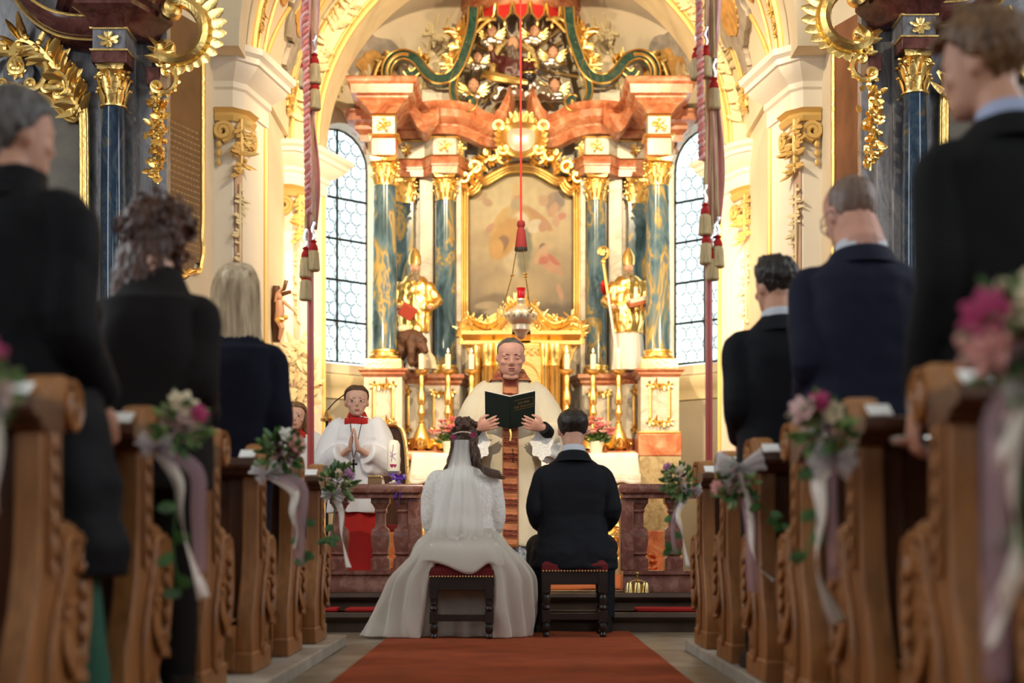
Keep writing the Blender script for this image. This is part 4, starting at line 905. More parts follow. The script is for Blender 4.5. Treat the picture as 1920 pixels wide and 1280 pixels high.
# ---- gradine shelf and mensa with its cloth
gs = tag(obj('gradine_shelf', MB().mould([(AX-1.20, 15.45), (AX-1.20, 15.0), (AX+1.20, 15.0), (AX+1.20, 15.45)], [(-.2, 1.42), (0, 1.42), (.02, 1.44), (.02, 1.50), (.0, 1.53), (-.2, 1.53)]).box(AX-1.20, AX+1.20, 15.02, 15.44, 1.42, 1.529).box(AX-1.15, AX+1.17, 15.06, 15.44, .24, 1.42), M['red_marble']), 'long red brown shelf carrying the gold candlesticks behind the altar table', 'shelf')
MT = thing('altar_table', 'marble altar table with gilt carved corners under a white cloth', 'altar table', (AX, 14.65, .24))
obj('body', MB().mould(sq(AX, 14.65, 1.9, .55), [(0, .24), (.03, .24), (.03, .40), (0, .42), (-.02, 1.3), (.03, 1.38), (.05, 1.44)], closed=True), M['tan_marble'], MT)
for s in (-1, 1):
    m = MB(); x = AX+s*.93
    sprig(m, cr([V((x, 14.36, 1.30)), V((x+s*.03, 14.32, 1.1)), V((x-s*.02, 14.33, .9)), V((x+s*.02, 14.34, .6)), V((x, 14.34, .4))], 5), .17, (s*.3, -1, 0), 95+s, 2.2); cscroll(m, (x, 14.33, 1.16), (0, 0, 1), (s, 0, 0), .09, .03); cscroll(m, (x, 14.33, .55), (0, 0, -1), (s, 0, 0), .09, .03); obj('gilt_corner', m, M['gold'], MT)
m = MB(); rosette(m, (AX, 14.37, .9), (1, 0, 0), (0, 0, 1), .16, 8); sprig(m, [V((AX-.6+.08*i, 14.37, .9+.1*math.sin(i*.9))) for i in range(16)], .16, (0, -1, 0), 97, 2); obj('front_relief', m, M['gold'], MT)
def cloth(u, v):
    # v across the depth: back edge, over the top, down the front with soft folds
    x = AX-1.10+2.26*u; fold = .5+.5*math.sin(u*70)*math.sin(u*17+1)
    if v < .4: return V((x, lerp(14.98, 14.30, v/.4), 1.462))
    t = (v-.4)/.6; return V((AX+(x-AX)*(1+.03*t), 14.30-.03*t-.035*fold*t, 1.462-.31*t-.015*math.sin(u*60)*t))
m = MB().grid(cloth, 120, 14)
for s in (-1, 1):
    m.grid(lambda u, v: V((AX+.03+s*1.13*(1+.02*v)+s*.02*math.sin(u*22)*v, lerp(14.98, 14.30, u), 1.462-.31*v)), 16, 5)
o = obj('altar_cloth', m, M['white_cloth'], ang=70); sd = o.modifiers.new('t', 'SOLIDIFY'); sd.thickness = .006; sd.offset = 1; tag(o, 'white linen cloth hanging over the front of the altar table', 'tablecloth')
m = MB(); m.grid(lambda u, v: V((AX-1.12+2.31*u, 14.265-.028*(.5+.5*math.sin(u*70)*math.sin(u*17+1)), 1.25-.05*v-.008*math.sin(u*60))), 120, 2); obj('lace_hem', m, M['lace'], o)
# ---- six tall candlesticks and their candles
proto = None
spots = [(790, 849), (840, 849), (884, 849), (1063, 849), (1112, 849), (1160, 849)]
names = ['outermost gold candlestick on the left, beside the dark lectern back', 'second gold candlestick from the left, behind the pink flowers', 'gold candlestick hidden behind the raised arm at the left of the priest', 'gold candlestick just right of the priest, behind the groom', 'second gold candlestick from the right, above pink flowers', 'outermost gold candlestick on the right, beside the white flower pot']
cn_ = ['lit white candle on the outermost left candlestick', 'lit white candle on the second candlestick from the left', 'white candle just left of the shoulder of the priest', 'white candle just right of the priest', 'white candle on the second candlestick from the right', 'white candle on the outermost right candlestick']
cproto = None
flame = bpy.data.materials.new('flame'); flame.use_nodes = True; b_ = flame.node_tree.nodes['Principled BSDF']; b_.inputs['Emission Color'].default_value = (1, .72, .35, 1); b_.inputs['Emission Strength'].default_value = 9
for i, (px, py) in enumerate(spots):
    p = P(px, py, 15.16); p.z = 1.53
    if proto is None:
        proto = t = thing('candlestick', names[i], 'candlestick', p, group='six altar candlesticks')
        z = p.z; m = MB()
        for k in range(3):
            a = -PI/2+2*PI*k/3; d = V((math.cos(a), math.sin(a), 0)); q_ = p+d*.088; m.ell(q_+V((0, 0, .07)), .056, .054, .07, 10, 8); cscroll(m, q_+d*.03+V((0, 0, .08)), d, (0, 0, 1), .05, .02); m.ell(q_+V((0, 0, .012)), .02, .02, .018, 6, 4)
        m.lathe([(.11, .03), (.10, .10), (.075, .19), (.04, .26), (.025, .30)], p, 16); obj('foot', m, M['gold'], t)
        obj('stem', MB().lathe([(.022, .29), (.035, .31), (.022, .33), (.028, .37), (.045, .41), (.028, .46), (.02, .49), (.038, .51), (.042, .56), (.035, .63), (.022, .66), (.025, .70), (.03, .78), (.022, .82)], p, 16), M['gold'], t)
        obj('drip_pan', MB().lathe([(.022, .81), (.05, .825), (.075, .85), (.08, .87), (.07, .87), (.04, .86)], p, 20), M['gold'], t)
        cproto = c = thing('candle', cn_[i], 'candle', p+V((0, 0, .862)), group='altar candles')
        q_ = p+V((0, 0, .862)); obj('wax', MB().lathe([(.030, 0), (.030, .165), (.026, .178), (.012, .18)], q_, 16), M['wax'], c); obj('wick', MB().tube([q_+V((0, 0, .178)), q_+V((.002, 0, .20))], .003, 5), M['iron'], c); obj('flame', MB().lathe([(.002, .192), (.008, .202), (.009, .21), (.005, .228), (.001, .24)], q_, 8), flame, c)
    else:
        dup(proto, p, label=names[i]); dup(cproto, p+V((0, 0, .862)), label=cn_[i])
# ---- two saints
def drape(rings, amp, seed, n=40, folds=9):
    out = []
    for z, cx, cy, w_, d_, k in rings:
        out.append([V((cx+w_*math.cos(a)*(1+amp*k*math.sin(folds*a+seed+z*3)), cy+d_*math.sin(a)*(1+amp*k*math.sin(folds*a+seed+1+z*4)), z)) for a in [2*PI*i/n for i in range(n)]])
    return out
def saint(px, Y, z0, side, label):
    c = P(px, 0, Y); c.z = z0; t = thing('saint_statue', label, 'statue', c)
    x, y = c.x, c.y
    m = MB().loft(drape([(z0, x+.02*side, y, .19, .14, 1), (z0+.15, x, y, .16, .13, 1), (z0+.45, x, y, .14, .12, 1), (z0+.62, x, y, .13, .11, .6)], .13, 1)); obj('white_alb', m, M['white_cloth'], t)
    m = MB().loft(drape([(z0+.40, x, y-.02, .15, .13, 1), (z0+.55, x, y-.02, .17, .14, 1), (z0+.80, x, y, .20, .14, .9), (z0+.95, x, y+.01, .17, .11, .5), (z0+1.03, x, y+.01, .10, .08, .2)], .12, 2))
    for s in (-1, 1): m.tube([V((x+s*.14, y, z0+.95)), V((x+s*.24, y-.04, z0+.74)), V((x+s*.17, y-.16, z0+.66))], [.06, .075, .05], 9)
    obj('gold_cope', wrinkle(remesh(m, .014, 1), .022, 11, side, .7), M['gold'], t)
    m = MB(); h = V((x, y-.03, z0+1.11)); m.ell(h, .055, .062, .078, 12, 9); m.ell(h+V((0, -.062, -.01)), .013, .02, .02, 6, 5); m.ell(h+V((0, .0, -.09)), .04, .045, .06, 8, 6)
    obj('body', m, skin_s, t, ang=180)
    for s in (-1, 1): obj('hand', MB().ell(V((x+s*.17, y-.19, z0+.66)), .035, .045, .03, 8, 6), skin_s, t)
    m = MB()
    for k in range(16): m.ell(h+V((U(-.045, .045), -.045+U(-.015, .01), -.05-U(0, .12))), .024, .022, .035, 7, 5)
    obj('beard', m, mat('grey_beard_paint', (.24, .18, .12), .6), t)
    m = MB(); m.loft([[h+V((math.cos(a)*w_, math.sin(a)*d_+.01, z_)) for a in [2*PI*i/16 for i in range(16)]] for z_, w_, d_ in ((.035, .063, .068), (.08, .07, .06), (.14, .066, .045), (.20, .035, .02), (.23, .006, .006))]); m.tube([h+V((0, -.062, .04)), h+V((0, -.052, .10)), h+V((0, -.03, .19))], .012, 6); obj('mitre', m, M['gold'], t)
    return t, V((x, y, z0))
S1, c1 = saint(778, 15.55, 2.44, -1, 'gilded bishop statue with tall mitre standing behind the brown bear')
bk = MB().bx(c1+V((-.06, -.27, .60)), (.17, .06, .15), Euler((.5, .5, .3))); b1 = obj('held_book', bk, mat('red_book_paint', (.35, .05, .03), .5), S1, bevel=.008)
obj('book_face', MB().bx(c1+V((-.063, -.302, .615)), (.11, .012, .10), Euler((.5, .5, .3))), mat('dark_green_book_paint', (.06, .09, .04), .5), b1)
S2, c2 = saint(1178, 15.55, 2.44, 1, 'gilded bishop statue holding a crosier and a book, right of the painting')
bk = MB().bx(c2+V((.08, -.24, .70)), (.22, .12, .045), Euler((.3, -.25, .2))); b2 = obj('held_book', bk, mat('red_book_edge_paint', (.40, .12, .05), .5), S2, bevel=.006)
obj('book_pages', MB().bx(c2+V((.085, -.25, .735)), (.20, .10, .03), Euler((.3, -.25, .2))), M['paper'], b2)
m = MB(); top = P(1131, 490, 15.35); bot = P(1160, 690, 15.35); m.tube([bot, top], [.014, .013], 8); st = obj('crosier', m, M['white_cloth'], S2)
m = MB(); m.tube([top.lerp(bot, .3), top], .018, 8); m.tube(spiral(top+V((-.01, 0, .10)), (1, 0, 0), (0, 0, 1), .075, .02, -PI*.5, PI*1.9, 22), [.016, .018, .012], 7); rosette(m, top+V((-.01, -.01, .10)), (1, 0, 0), (0, 0, 1), .04, 6); m.ell(top, .028, .028, .03, 8, 6); obj('crosier_head', m, M['gold'], st)
m = MB(); m.tube(cr([c2+V((-.14, 0, .92)), c2+V((-.25, -.06, .86)), P(1133, 530, 15.36)], 4), [.055, .05, .035], 8); obj('red_sleeve', m, M['red_cloth'], S2)
# bear with a saddle pack, left statue
B = thing('bear_statue', 'brown carved bear with lowered head at the feet of the left bishop', 'bear', P(772, 700, 15.3))
bz = 2.44; bx_, by_ = P(768, 700, 15.3).x, 15.3
def bp(a, b, c): return V((bx_+a, by_+b, bz+c))
m = MB(); m.tube([bp(-.10, .05, .28), bp(-.03, 0, .31), bp(.05, -.05, .30)], [.10, .125, .10], 12); m.tube([bp(.04, -.06, .31), bp(.10, -.09, .28), bp(.145, -.12, .24)], [.095, .085, .075], 12); m.tube([bp(.13, -.12, .23), bp(.17, -.15, .17), bp(.19, -.165, .14)], [.065, .045, .028], 10)
for a, b in ((.02, -.10), (.07, -.02)): m.tube([bp(a, b, .28), bp(a+.01, b-.02, .15), bp(a, b, .05), bp(a+.02, b-.03, .02)], [.06, .045, .04, .042], 9)
for a, b in ((-.12, 0), (-.10, .10)): m.tube([bp(a, b, .28), bp(a+.03, b-.02, .17), bp(a-.02, b, .08), bp(a+.02, b-.03, .02)], [.085, .06, .042, .045], 9)
for s in (-1, 1): m.ell(bp(.10+s*.03, -.10+s*-.04, .355), .022, .018, .026, 7, 5)
me = wrinkle(remesh(m, .011, 1), .006, 40); o = obj('body', me, M['bear_fur'], B)
m = MB(); m.ell(bp(.196, -.172, .145), .014, .014, .012, 7, 5); m.ell(bp(.135, -.185, .25), .008, .008, .008, 6, 4); m.ell(bp(.175, -.12, .25), .008, .008, .008, 6, 4); obj('nose_and_eyes', m, M['iron'], o)
m = MB(); m.ell(bp(-.06, .0, .41), .09, .09, .055, 12, 8); m.tube([bp(-.06+.1*math.cos(a), .1*math.sin(a), .36) for a in [PI*i/8 for i in range(9)]], .012, 6); obj('pack', m, M['cream'], B)
m = MB(); m.loft(drape([(bz, bx_+.19, by_+.1, .10, .06, 1), (bz+.12, bx_+.17, by_+.1, .10, .06, 1), (bz+.2, bx_+.15, by_+.1, .06, .04, 1)], .15, 3, 24, 6)); obj('rock', m, M['cream'], B)
# ---- flowers on the shelf
def pot_plant(px, py, Y, zb, label, potted=True):
    p = P(px, py, Y); p.z = zb; t = thing('potted_flowers', label, 'potted plant', p)
    obj('pot', MB().lathe([(.055, 0), (.075, .13), (.082, .14), (.082, .155), (.07, .155), (.065, .12)], p, 20), M['pot'], t)
    st_ = MB(); lv = MB(); fl_ = {'rose_pink': MB(), 'blush_petal': MB()}; q_ = random.Random(int(px))
    for k in range(64):
        a = q_.uniform(0, 2*PI); r_ = .20*math.sqrt(q_.random()); top = p+V((math.cos(a)*r_, math.sin(a)*r_*.7, .22+.20*q_.random()*(1-.5*r_/.17)))
        st_.tube([p+V((0, 0, .13)), p.lerp(top, .6)+V((0, 0, .05)), top], .003, 4); leaf(lv, p.lerp(top, .6), (math.cos(a), math.sin(a), .3), (0, 0, 1), .07, .035, .4, 4)
        f = fl_['rose_pink' if q_.random() < .6 else 'blush_petal']
        for j in range(5):
            b = 2*PI*j/5+a; leaf(f, top, (math.cos(b), math.sin(b)-.3, .35), (0, -.4, 1), .046, .040, .3, 4)
    obj('stems', st_, M['leaf'], t); obj('leaves', lv, M['leaf'], t, kind='stuff')
    for k_, f in fl_.items(): obj('blossoms', f, M[k_], t, kind='stuff')
pot_plant(843, 848, 14.86, 1.462, 'pink flowering plant in a white pot, between bride and left candlesticks')
pot_plant(1118, 846, 14.86, 1.462, 'pink flowering plant in a white pot, just right of the head of the groom')
# ================= altar rail, lamp, poles, pews, stools, carpets
tag(obj('carpet_runner', MB().grid(lambda u, v: V((lerp(-.745, .745, u), lerp(-2.0, 9.08, v), .012+.004*noise.noise(V((u*3, v*14, 0))))), 24, 120).box(-.745, .745, -2.0, 9.08, .0, .008), M['carpet']), 'long rust red carpet runner down the aisle under the two stools', 'carpet')
tag(obj('sanctuary_carpet', MB().box(-1.7, 1.9, 10.06, 14.1, .238, .25), mat('orange_carpet', (.50, .13, .035), .95, 0, .4, 200), bevel=.004), 'orange carpet on the raised sanctuary floor behind the altar rail', 'carpet')
for i, (a, b, lab) in enumerate(((612, 634, 'short red kneeling pad on the step, at the far left by the pew'), (650, 722, 'red kneeling pad on the step, between left pews and wedding dress'), (1192, 1310, 'long red kneeling pad on the step at the right, below the bells'))):
    p0, p1 = P(a, 0, 9.28).x, P(b, 0, 9.28).x
    tag(obj('kneeling_pad', MB().box(p0, p1, 9.2, 9.42, .127, .152), M['red_cloth'], bevel=.008), lab, 'cushion')
# ---- altar rail
def baluster_mesh():
    pr = [(.082, 0), (.082, .10), (.07, .105), (.055, .125), (.075, .14), (.066, .16), (.078, .22), (.084, .28), (.076, .345), (.07, .355), (.044, .375), (.042, .49), (.052, .50), (.052, .515), (.046, .52), (.066, .56), (.082, .575), (.082, .62)]
    m = MB(); k = math.sqrt(2)
    m.loft([[V((r*k*math.cos(PI/4+PI/2*j), r*k*math.sin(PI/4+PI/2*j), z*.80)) for j in range(4)] for r, z in [(r*.76, z) for r, z in pr]]); return m
BAL = None
def rail(x0, x1, label, xs, post):
    global BAL
    t = thing('altar_rail', label, 'railing', ((x0+x1)/2, 9.75, .24)); y = 9.75
    obj('plinth', MB().mould([(x0, y-.11), (x1, y-.11)], [(0, .24), (.03, .24), (.03, .29), (.015, .31), (.015, .35), (.03, .36), (.03, .385), (0, .385)]).box(x0, x1, y-.12, y+.12, .24, .384), M['rail_marble'], t)
    obj('top_rail', MB().mould(sq((x0+x1)/2, y, x1-x0, .22), [(-.03, .878), (.0, .878), (.0, .90), (.025, .915), (.03, .935), (.03, .955), (.02, .972), (-.05, .975)], closed=True), M['rail_marble'], t)
    obj('end_post', MB().box(post-.045, post+.045, y-.08, y+.08, .384, .88), M['rail_marble'], t, bevel=.006)
    for x in xs:
        if BAL is None: BAL = obj('baluster', baluster_mesh(), M['rail_marble'], t, local=True, ang=30, bevel=.005); BAL.location = V((x, y, .384))-org(t)
        else: inst(BAL, t, V((x, y, .384))-org(t))
kx = 9.75/F
rail((500-HX)*kx, (787-HX)*kx, 'red brown marble altar rail with square balusters, left of the aisle', [(q_-HX)*kx for q_ in (560, 637, 714)]+[(756-HX)*kx], (779-HX)*kx)
rail((1166-HX)*kx, (1440-HX)*kx, 'red brown marble altar rail with square balusters, right of the aisle', [(q_-HX)*kx for q_ in (1262, 1340, 1416)]+[(1197-HX)*kx], (1174-HX)*kx)
# candle on a small silver stand with a purple bow, box on the rail
c0 = P(738, 0, 9.75); c0.z = .975
t = thing('candle_holder', 'small silver candle stand on the left altar rail', 'candle holder', c0)
obj('stand', MB().lathe([(.04, 0), (.042, .008), (.012, .02), (.010, .045), (.02, .05), (.05, .075), (.052, .088), (.01, .082)], c0, 18), M['silver'], t)
c1_ = c0+V((0, 0, .083)); t = thing('wedding_candle', 'thick white candle with pink heart and cross design on the altar rail', 'candle', c1_)
obj('wax', MB().lathe([(.043, 0), (.044, .005), (.044, .19), (.030, .215), (.004, .222)], c1_, 24), M['wax'], t)
obj('wick', MB().tube([c1_+V((0, 0, .22)), c1_+V((0, 0, .24))], .002, 5), M['iron'], t)
def on_candle(pts): return [c1_+V((.046*math.sin(x/.044), -.046*math.cos(x/.044), z)) for x, z in pts]
m = MB(); m.tube(on_candle([(-.012, .07), (-.006, .11), (0, .16), (.002, .185)]), .003, 5); m.tube(on_candle([(-.02, .105), (0, .115), (.02, .125)]), .0025, 5); m.tube(on_candle([(-.018, .14), (.0, .10), (.018, .08)]), .0022, 5); obj('cross_relief', m, mat('lilac_wax', (.42, .22, .42), .5), t)
m = MB()
for dx_, sz in ((-.008, .016), (.012, .014)):
    hp = [(dx_+sz*.9*math.sin(a)**3, .042+sz*(.8*math.cos(a)-.3*math.cos(2*a)-.12*math.cos(3*a))) for a in [2*PI*i/18 for i in range(18)]]
    pts = on_candle(hp); m.add(pts+on_candle([(dx_, .042)]), [(i, (i+1) % 18, 18) for i in range(18)])
obj('heart_relief', m, mat('crimson_wax', (.35, .01, .06), .45), t, ang=180)
def ribbon(mb, pts, wd, side=(1, 0, 0), twist=0):
    pts = cr(pts, 5); ring = []
    for i, p in enumerate(pts):
        t_ = (pts[min(i+1, len(pts)-1)]-pts[max(i-1, 0)]).normalized(); s_ = V(side); s_ = (s_-t_*s_.dot(t_)).normalized()
        if twist: s_ = Quaternion(t_, twist*i/len(pts)) @ s_
        n_ = t_.cross(s_)*.0008; h = s_*wd/2; ring.append([p-h+n_, p+h+n_, p+h-n_, p-h-n_])
    return mb.loft(ring)
m = MB(); b0 = P(748, 895, 9.63); ribbon(m, [b0, b0+V((-.01, -.01, -.06)), b0+V((-.025, -.005, -.14))], .025, twist=1); ribbon(m, [b0, b0+V((.01, -.01, -.08)), b0+V((.0, -.01, -.20))], .02, twist=-2)
for s in (-1, 1): ribbon(m, [b0, b0+V((s*.03, -.01, .02)), b0+V((s*.04, -.015, -.012)), b0], .02)
ribbon(m, [b0, c0+V((.03, -.05, .06)), c0+V((-.03, -.05, .065))], .014, (0, 0, 1)); tag(obj('purple_ribbon', m, M['purple']), 'purple satin bow tied to the candle stand, tails hanging over the rail', 'ribbon')
p = P(703, 0, 9.75); m = MB().box(p.x-.045, p.x+.045, 9.71, 9.79, .975, 1.03); t = tag(obj('wooden_box', m, mat('box_wood', (.22, .12, .05), .5), bevel=.004), 'small carved wooden box lying on the left altar rail', 'box')
m = MB(); m.box(p.x-.047, p.x+.047, 9.705, 9.795, 1.018, 1.034); obj('lid', m, M['brass'], t, bevel=.003)
# altar bells, little brass lamp and dried flowers on the floor
B0 = P(1195, 0, 9.58); B0.z = .24; t = thing('altar_bells', 'cluster of small brass altar bells on the step at the right', 'bells', B0)
for i, (ddx, ddy) in enumerate(((-.055, 0), (0, -.02), (.055, 0), (0, .045))):
    c_ = B0+V((ddx, ddy, 0)); obj('bell', MB().lathe([(.030, 0), (.028, .012), (.024, .05), (.018, .066), (.006, .07)], c_, 16), M['brass'], t)
m = MB(); m.tube([B0+V((-.055, 0, .068)), B0+V((0, .0, .085)), B0+V((.055, 0, .068))], .006, 6); m.tube([B0+V((0, -.02, .068)), B0+V((0, 0, .085)), B0+V((0, .045, .068))], .006, 6); m.tube([B0+V((0, 0, .085)), B0+V((0, 0, .125))], .008, 7); m.ell(B0+V((0, 0, .13)), .014, .014, .012, 8, 6); obj('handle', m, M['brass'], t)
for px, lab, r_ in ((624, 'glowing amber glass candle cup on the sanctuary floor by the left girl', .035), (693, 'small amber glass candle cup on the floor behind the left balusters', .025)):
    c_ = P(px, 0, 10.15); c_.z = .25; t = thing('candle_cup', lab, 'candle cup', c_); obj('glass', MB().lathe([(r_*.7, 0), (r_, .02), (r_*1.05, .06), (r_*.95, .06), (r_*.9, .02)], c_, 16), mat('amber_glass', (.75, .42, .10), .15, 0, coat=.5), t); obj('flame', MB().lathe([(.003, .03), (.009, .045), (.007, .06), (.001, .085)], c_, 8), flame, t)
for px, Y, lab in ((1203, 11.6, 'bunch of dried orange flowers standing behind the right balusters'), (706, 11.6, 'bunch of dried orange flowers on the floor behind the left rail post')):
    c_ = P(px, 0, Y); c_.z = .25; t = thing('dried_flowers', lab, 'flowers', c_); m = MB(); mp = MB(); q_ = random.Random(px)
    for k in range(22):
        d = V((q_.uniform(-.13, .13), q_.uniform(-.08, .08), q_.uniform(.06, .24))); m.tube([c_, c_+d], .003, 4)
        for j in range(6): b = j*PI/3+k; leaf(mp, c_+d, (math.cos(b), math.sin(b)-.2, .5), (0, 0, 1), .05, .035, .4, 4)
    obj('stems', m, M['oak'], t); obj('blossoms', mp, mat('orange_petal', (.62, .18, .05), .7, 0, 0, var=.3, vscale=20), t, kind='stuff')
# high backed chair and microphone behind the rail
c_ = P(728, 0, 12.2); c_.z = .25; t = thing('sedilia_chair', 'dark wooden high backed chair beside the girl in red collar', 'chair', c_)
x, y = c_.x, c_.y
m = MB(); m.prism([(x-.17, .7), (x+.16, .7), (x+.15, 1.3), (x+.10, 1.56), (x-.0, 1.60), (x-.10, 1.55), (x-.16, 1.3)], y+.2, y+.245, 'XZ'); obj('backrest', m, M['dark_oak'], t, bevel=.008); m = MB(); m.tube(cr([V((x-.165, y+.19, .75)), V((x-.155, y+.19, 1.3)), V((x-.10, y+.19, 1.54)), V((x-.0, y+.19, 1.59)), V((x+.10, y+.19, 1.55)), V((x+.145, y+.19, 1.3)), V((x+.155, y+.19, .75))], 4), .02, 6); obj('gilt_edge', m, M['gold'], t)
obj('seat', MB().box(x-.24, x+.24, y-.25, y+.24, .66, .72), M['velvet'], t, bevel=.015)
for a in (-.21, .21):
    for b in (-.21, .21): obj('leg', MB().tube([V((x+a, y+b, .25)), V((x+a, y+b, .66))], [.022, .028], 8), M['dark_oak'], t)
c_ = P(613, 0, 11.6); c_.z = .25; t = thing('microphone_stand', 'thin gooseneck microphone on a stand left of the girl in red collar', 'microphone', c_)
top = P(613, 785, 11.6); obj('pole', MB().tube([c_, top], .012, 8).lathe([(.13, 0), (.13, .012), (.02, .03)], c_, 20), M['iron'], t); obj('collar', MB().lathe([(.02, -.03), (.05, -.02), (.055, 0), (.03, .02), (.012, .07), (.008, .075)], top, 16), M['brass'], t)
obj('gooseneck', MB().tube(cr([top+V((0, 0, .07)), P(617, 765, 11.6), P(629, 752, 11.5), P(648, 738, 11.4)], 5), .005, 6), M['iron'], t); obj('microphone_head', MB().tube([P(646, 740, 11.4), P(655, 733, 11.35)], [.010, .014], 8), M['iron'], t)
# crucifix and candle brackets on the left wall
c_ = P(527, 585, 13.4); t = thing('crucifix', 'dark carved wooden crucifix figure on the left chancel pier', 'crucifix', c_)
m = MB(); m.tube([c_+V((-.05, .03, -.28)), c_+V((-.055, .03, .0)), c_+V((-.05, .02, .25))], [.035, .045, .035], 8); m.tube([c_+V((-.06, .02, .12)), c_+V((.0, -.03, .16)), c_+V((.10, -.07, .18))], [.03, .022, .018], 7); m.tube([c_+V((-.055, .02, .2)), c_+V((.03, 0, .22)), c_+V((.05, 0, .30))], .02, 7); obj('cross', m, M['dark_oak'], t)
m = MB(); m.ell(c_+V((-.01, -.04, .14)), .03, .035, .04, 9, 7); m.tube([c_+V((-.01, -.04, .10)), c_+V((0, -.05, 0)), c_+V((-.02, -.04, -.08)), c_+V((.02, -.06, -.16)), c_+V((-.01, -.03, -.26))], [.035, .045, .035, .026, .015], 9); m.tube([c_+V((.03, -.05, .09)), c_+V((.11, -.08, .02)), c_+V((.15, -.08, -.02))], [.018, .014, .010], 7); m.tube([c_+V((-.04, -.04, .09)), c_+V((-.03, -.06, .16)), c_+V((.02, -.06, .22))], [.018, .014, .010], 7); obj('corpus', m, skin_s, t); obj('loincloth', MB().ell(c_+V((0, -.055, -.08)), .05, .045, .035, 9, 6).ell(c_+V((.05, -.06, -.06)), .03, .02, .025, 7, 5), M['gold'], t)
def sconce(px, py, Y, lab, back):
    c_ = P(px, py, Y); t = thing('wall_sconce', lab, 'candle bracket', c_); b = V(back)
    obj('bracket', MB().tube(cr([c_+b, c_+b*.5+V((0, 0, -.05)), c_+V((0, 0, -.02))], 5), .010, 6).lathe([(.008, -.02), (.045, -.004), (.05, .004), (.012, .004)], c_, 14), M['brass'], t); obj('candle_stub', MB().lathe([(.018, .004), (.018, .10), (.006, .108)], c_, 12), M['wax'], t)
sconce(337, 495, 10.9, 'small brass candle bracket on the wall below the brown tablet', (.06, .30, 0)); sconce(597, 722, 14.6, 'small candle bracket beside the red pole, below the left window', (-.10, .12, 0))
# ---- hanging sanctuary lamp
c_ = P(977, 600, 12.0); t = thing('sanctuary_lamp', 'silver sanctuary lamp with ruby glass hanging on a red cord', 'hanging lamp', c_)
def lz(py): return CZ+(HY-py)*12/F
obj('cord', MB().tube([V((c_.x, 12, lz(412))), V((c_.x-.01, 12, 6.9))], .009, 7), M['red_cloth'], t)
obj('tassel', MB().lathe([(.012, lz(412)), (.032, lz(416)), (.036, lz(422)), (.026, lz(427)), (.034, lz(432)), (.052, lz(462)), (.05, lz(467))], (c_.x, 12, 0), 20), M['velvet'], t); obj('cap_ring', MB().lathe([(.045, lz(464)), (.056, lz(465)), (.056, lz(470)), (.04, lz(471))], (c_.x, 12, 0), 18), M['iron'], t)
for k in range(3):
    a = -PI*.5+2*PI*k/3+.5; d = V((math.cos(a), math.sin(a), 0)); p0 = V((c_.x, 12, lz(470)))+d*.04; p1 = V((c_.x, 12, lz(516)))+d*.075; p2 = V((c_.x, 12, lz(578)))+d*.155
    obj('chain', MB().tube([p0, p1, p2], .005, 5).ell(p1, .02, .02, .012, 8, 6).tube(spiral(p2+V((0, 0, -.03)), d, (0, 0, 1), .035, .02, PI*.5, -PI*1.3, 12), .008, 5), M['brass'], t)
obj('ruby_glass', MB().lathe([(.03, lz(560)), (.036, lz(556)), (.034, lz(548)), (.043, lz(540)), (.036, lz(540)), (.028, lz(552))], (c_.x, 12, 0), 18), M['lamp_red'], t)
m = MB(); m.lathe([(.034, lz(560)), (.04, lz(563)), (.03, lz(570)), (.06, lz(576)), (.11, lz(582)), (.128, lz(590)), (.12, lz(600)), (.09, lz(606)), (.075, lz(609)), (.08, lz(613)), (.078, lz(619)), (.05, lz(625)), (.045, lz(629)), (.03, lz(634)), (.006, lz(637))], (c_.x, 12, 0), 26)
for k in range(12):
    a = 2*PI*k/12; m.ell((c_.x+.12*math.cos(a), 12+.12*math.sin(a), lz(591)), .02, .02, .03, 6, 5)
obj('bowl', m, mat('tarnished_silver', (.80, .70, .52), .42, .75), t)
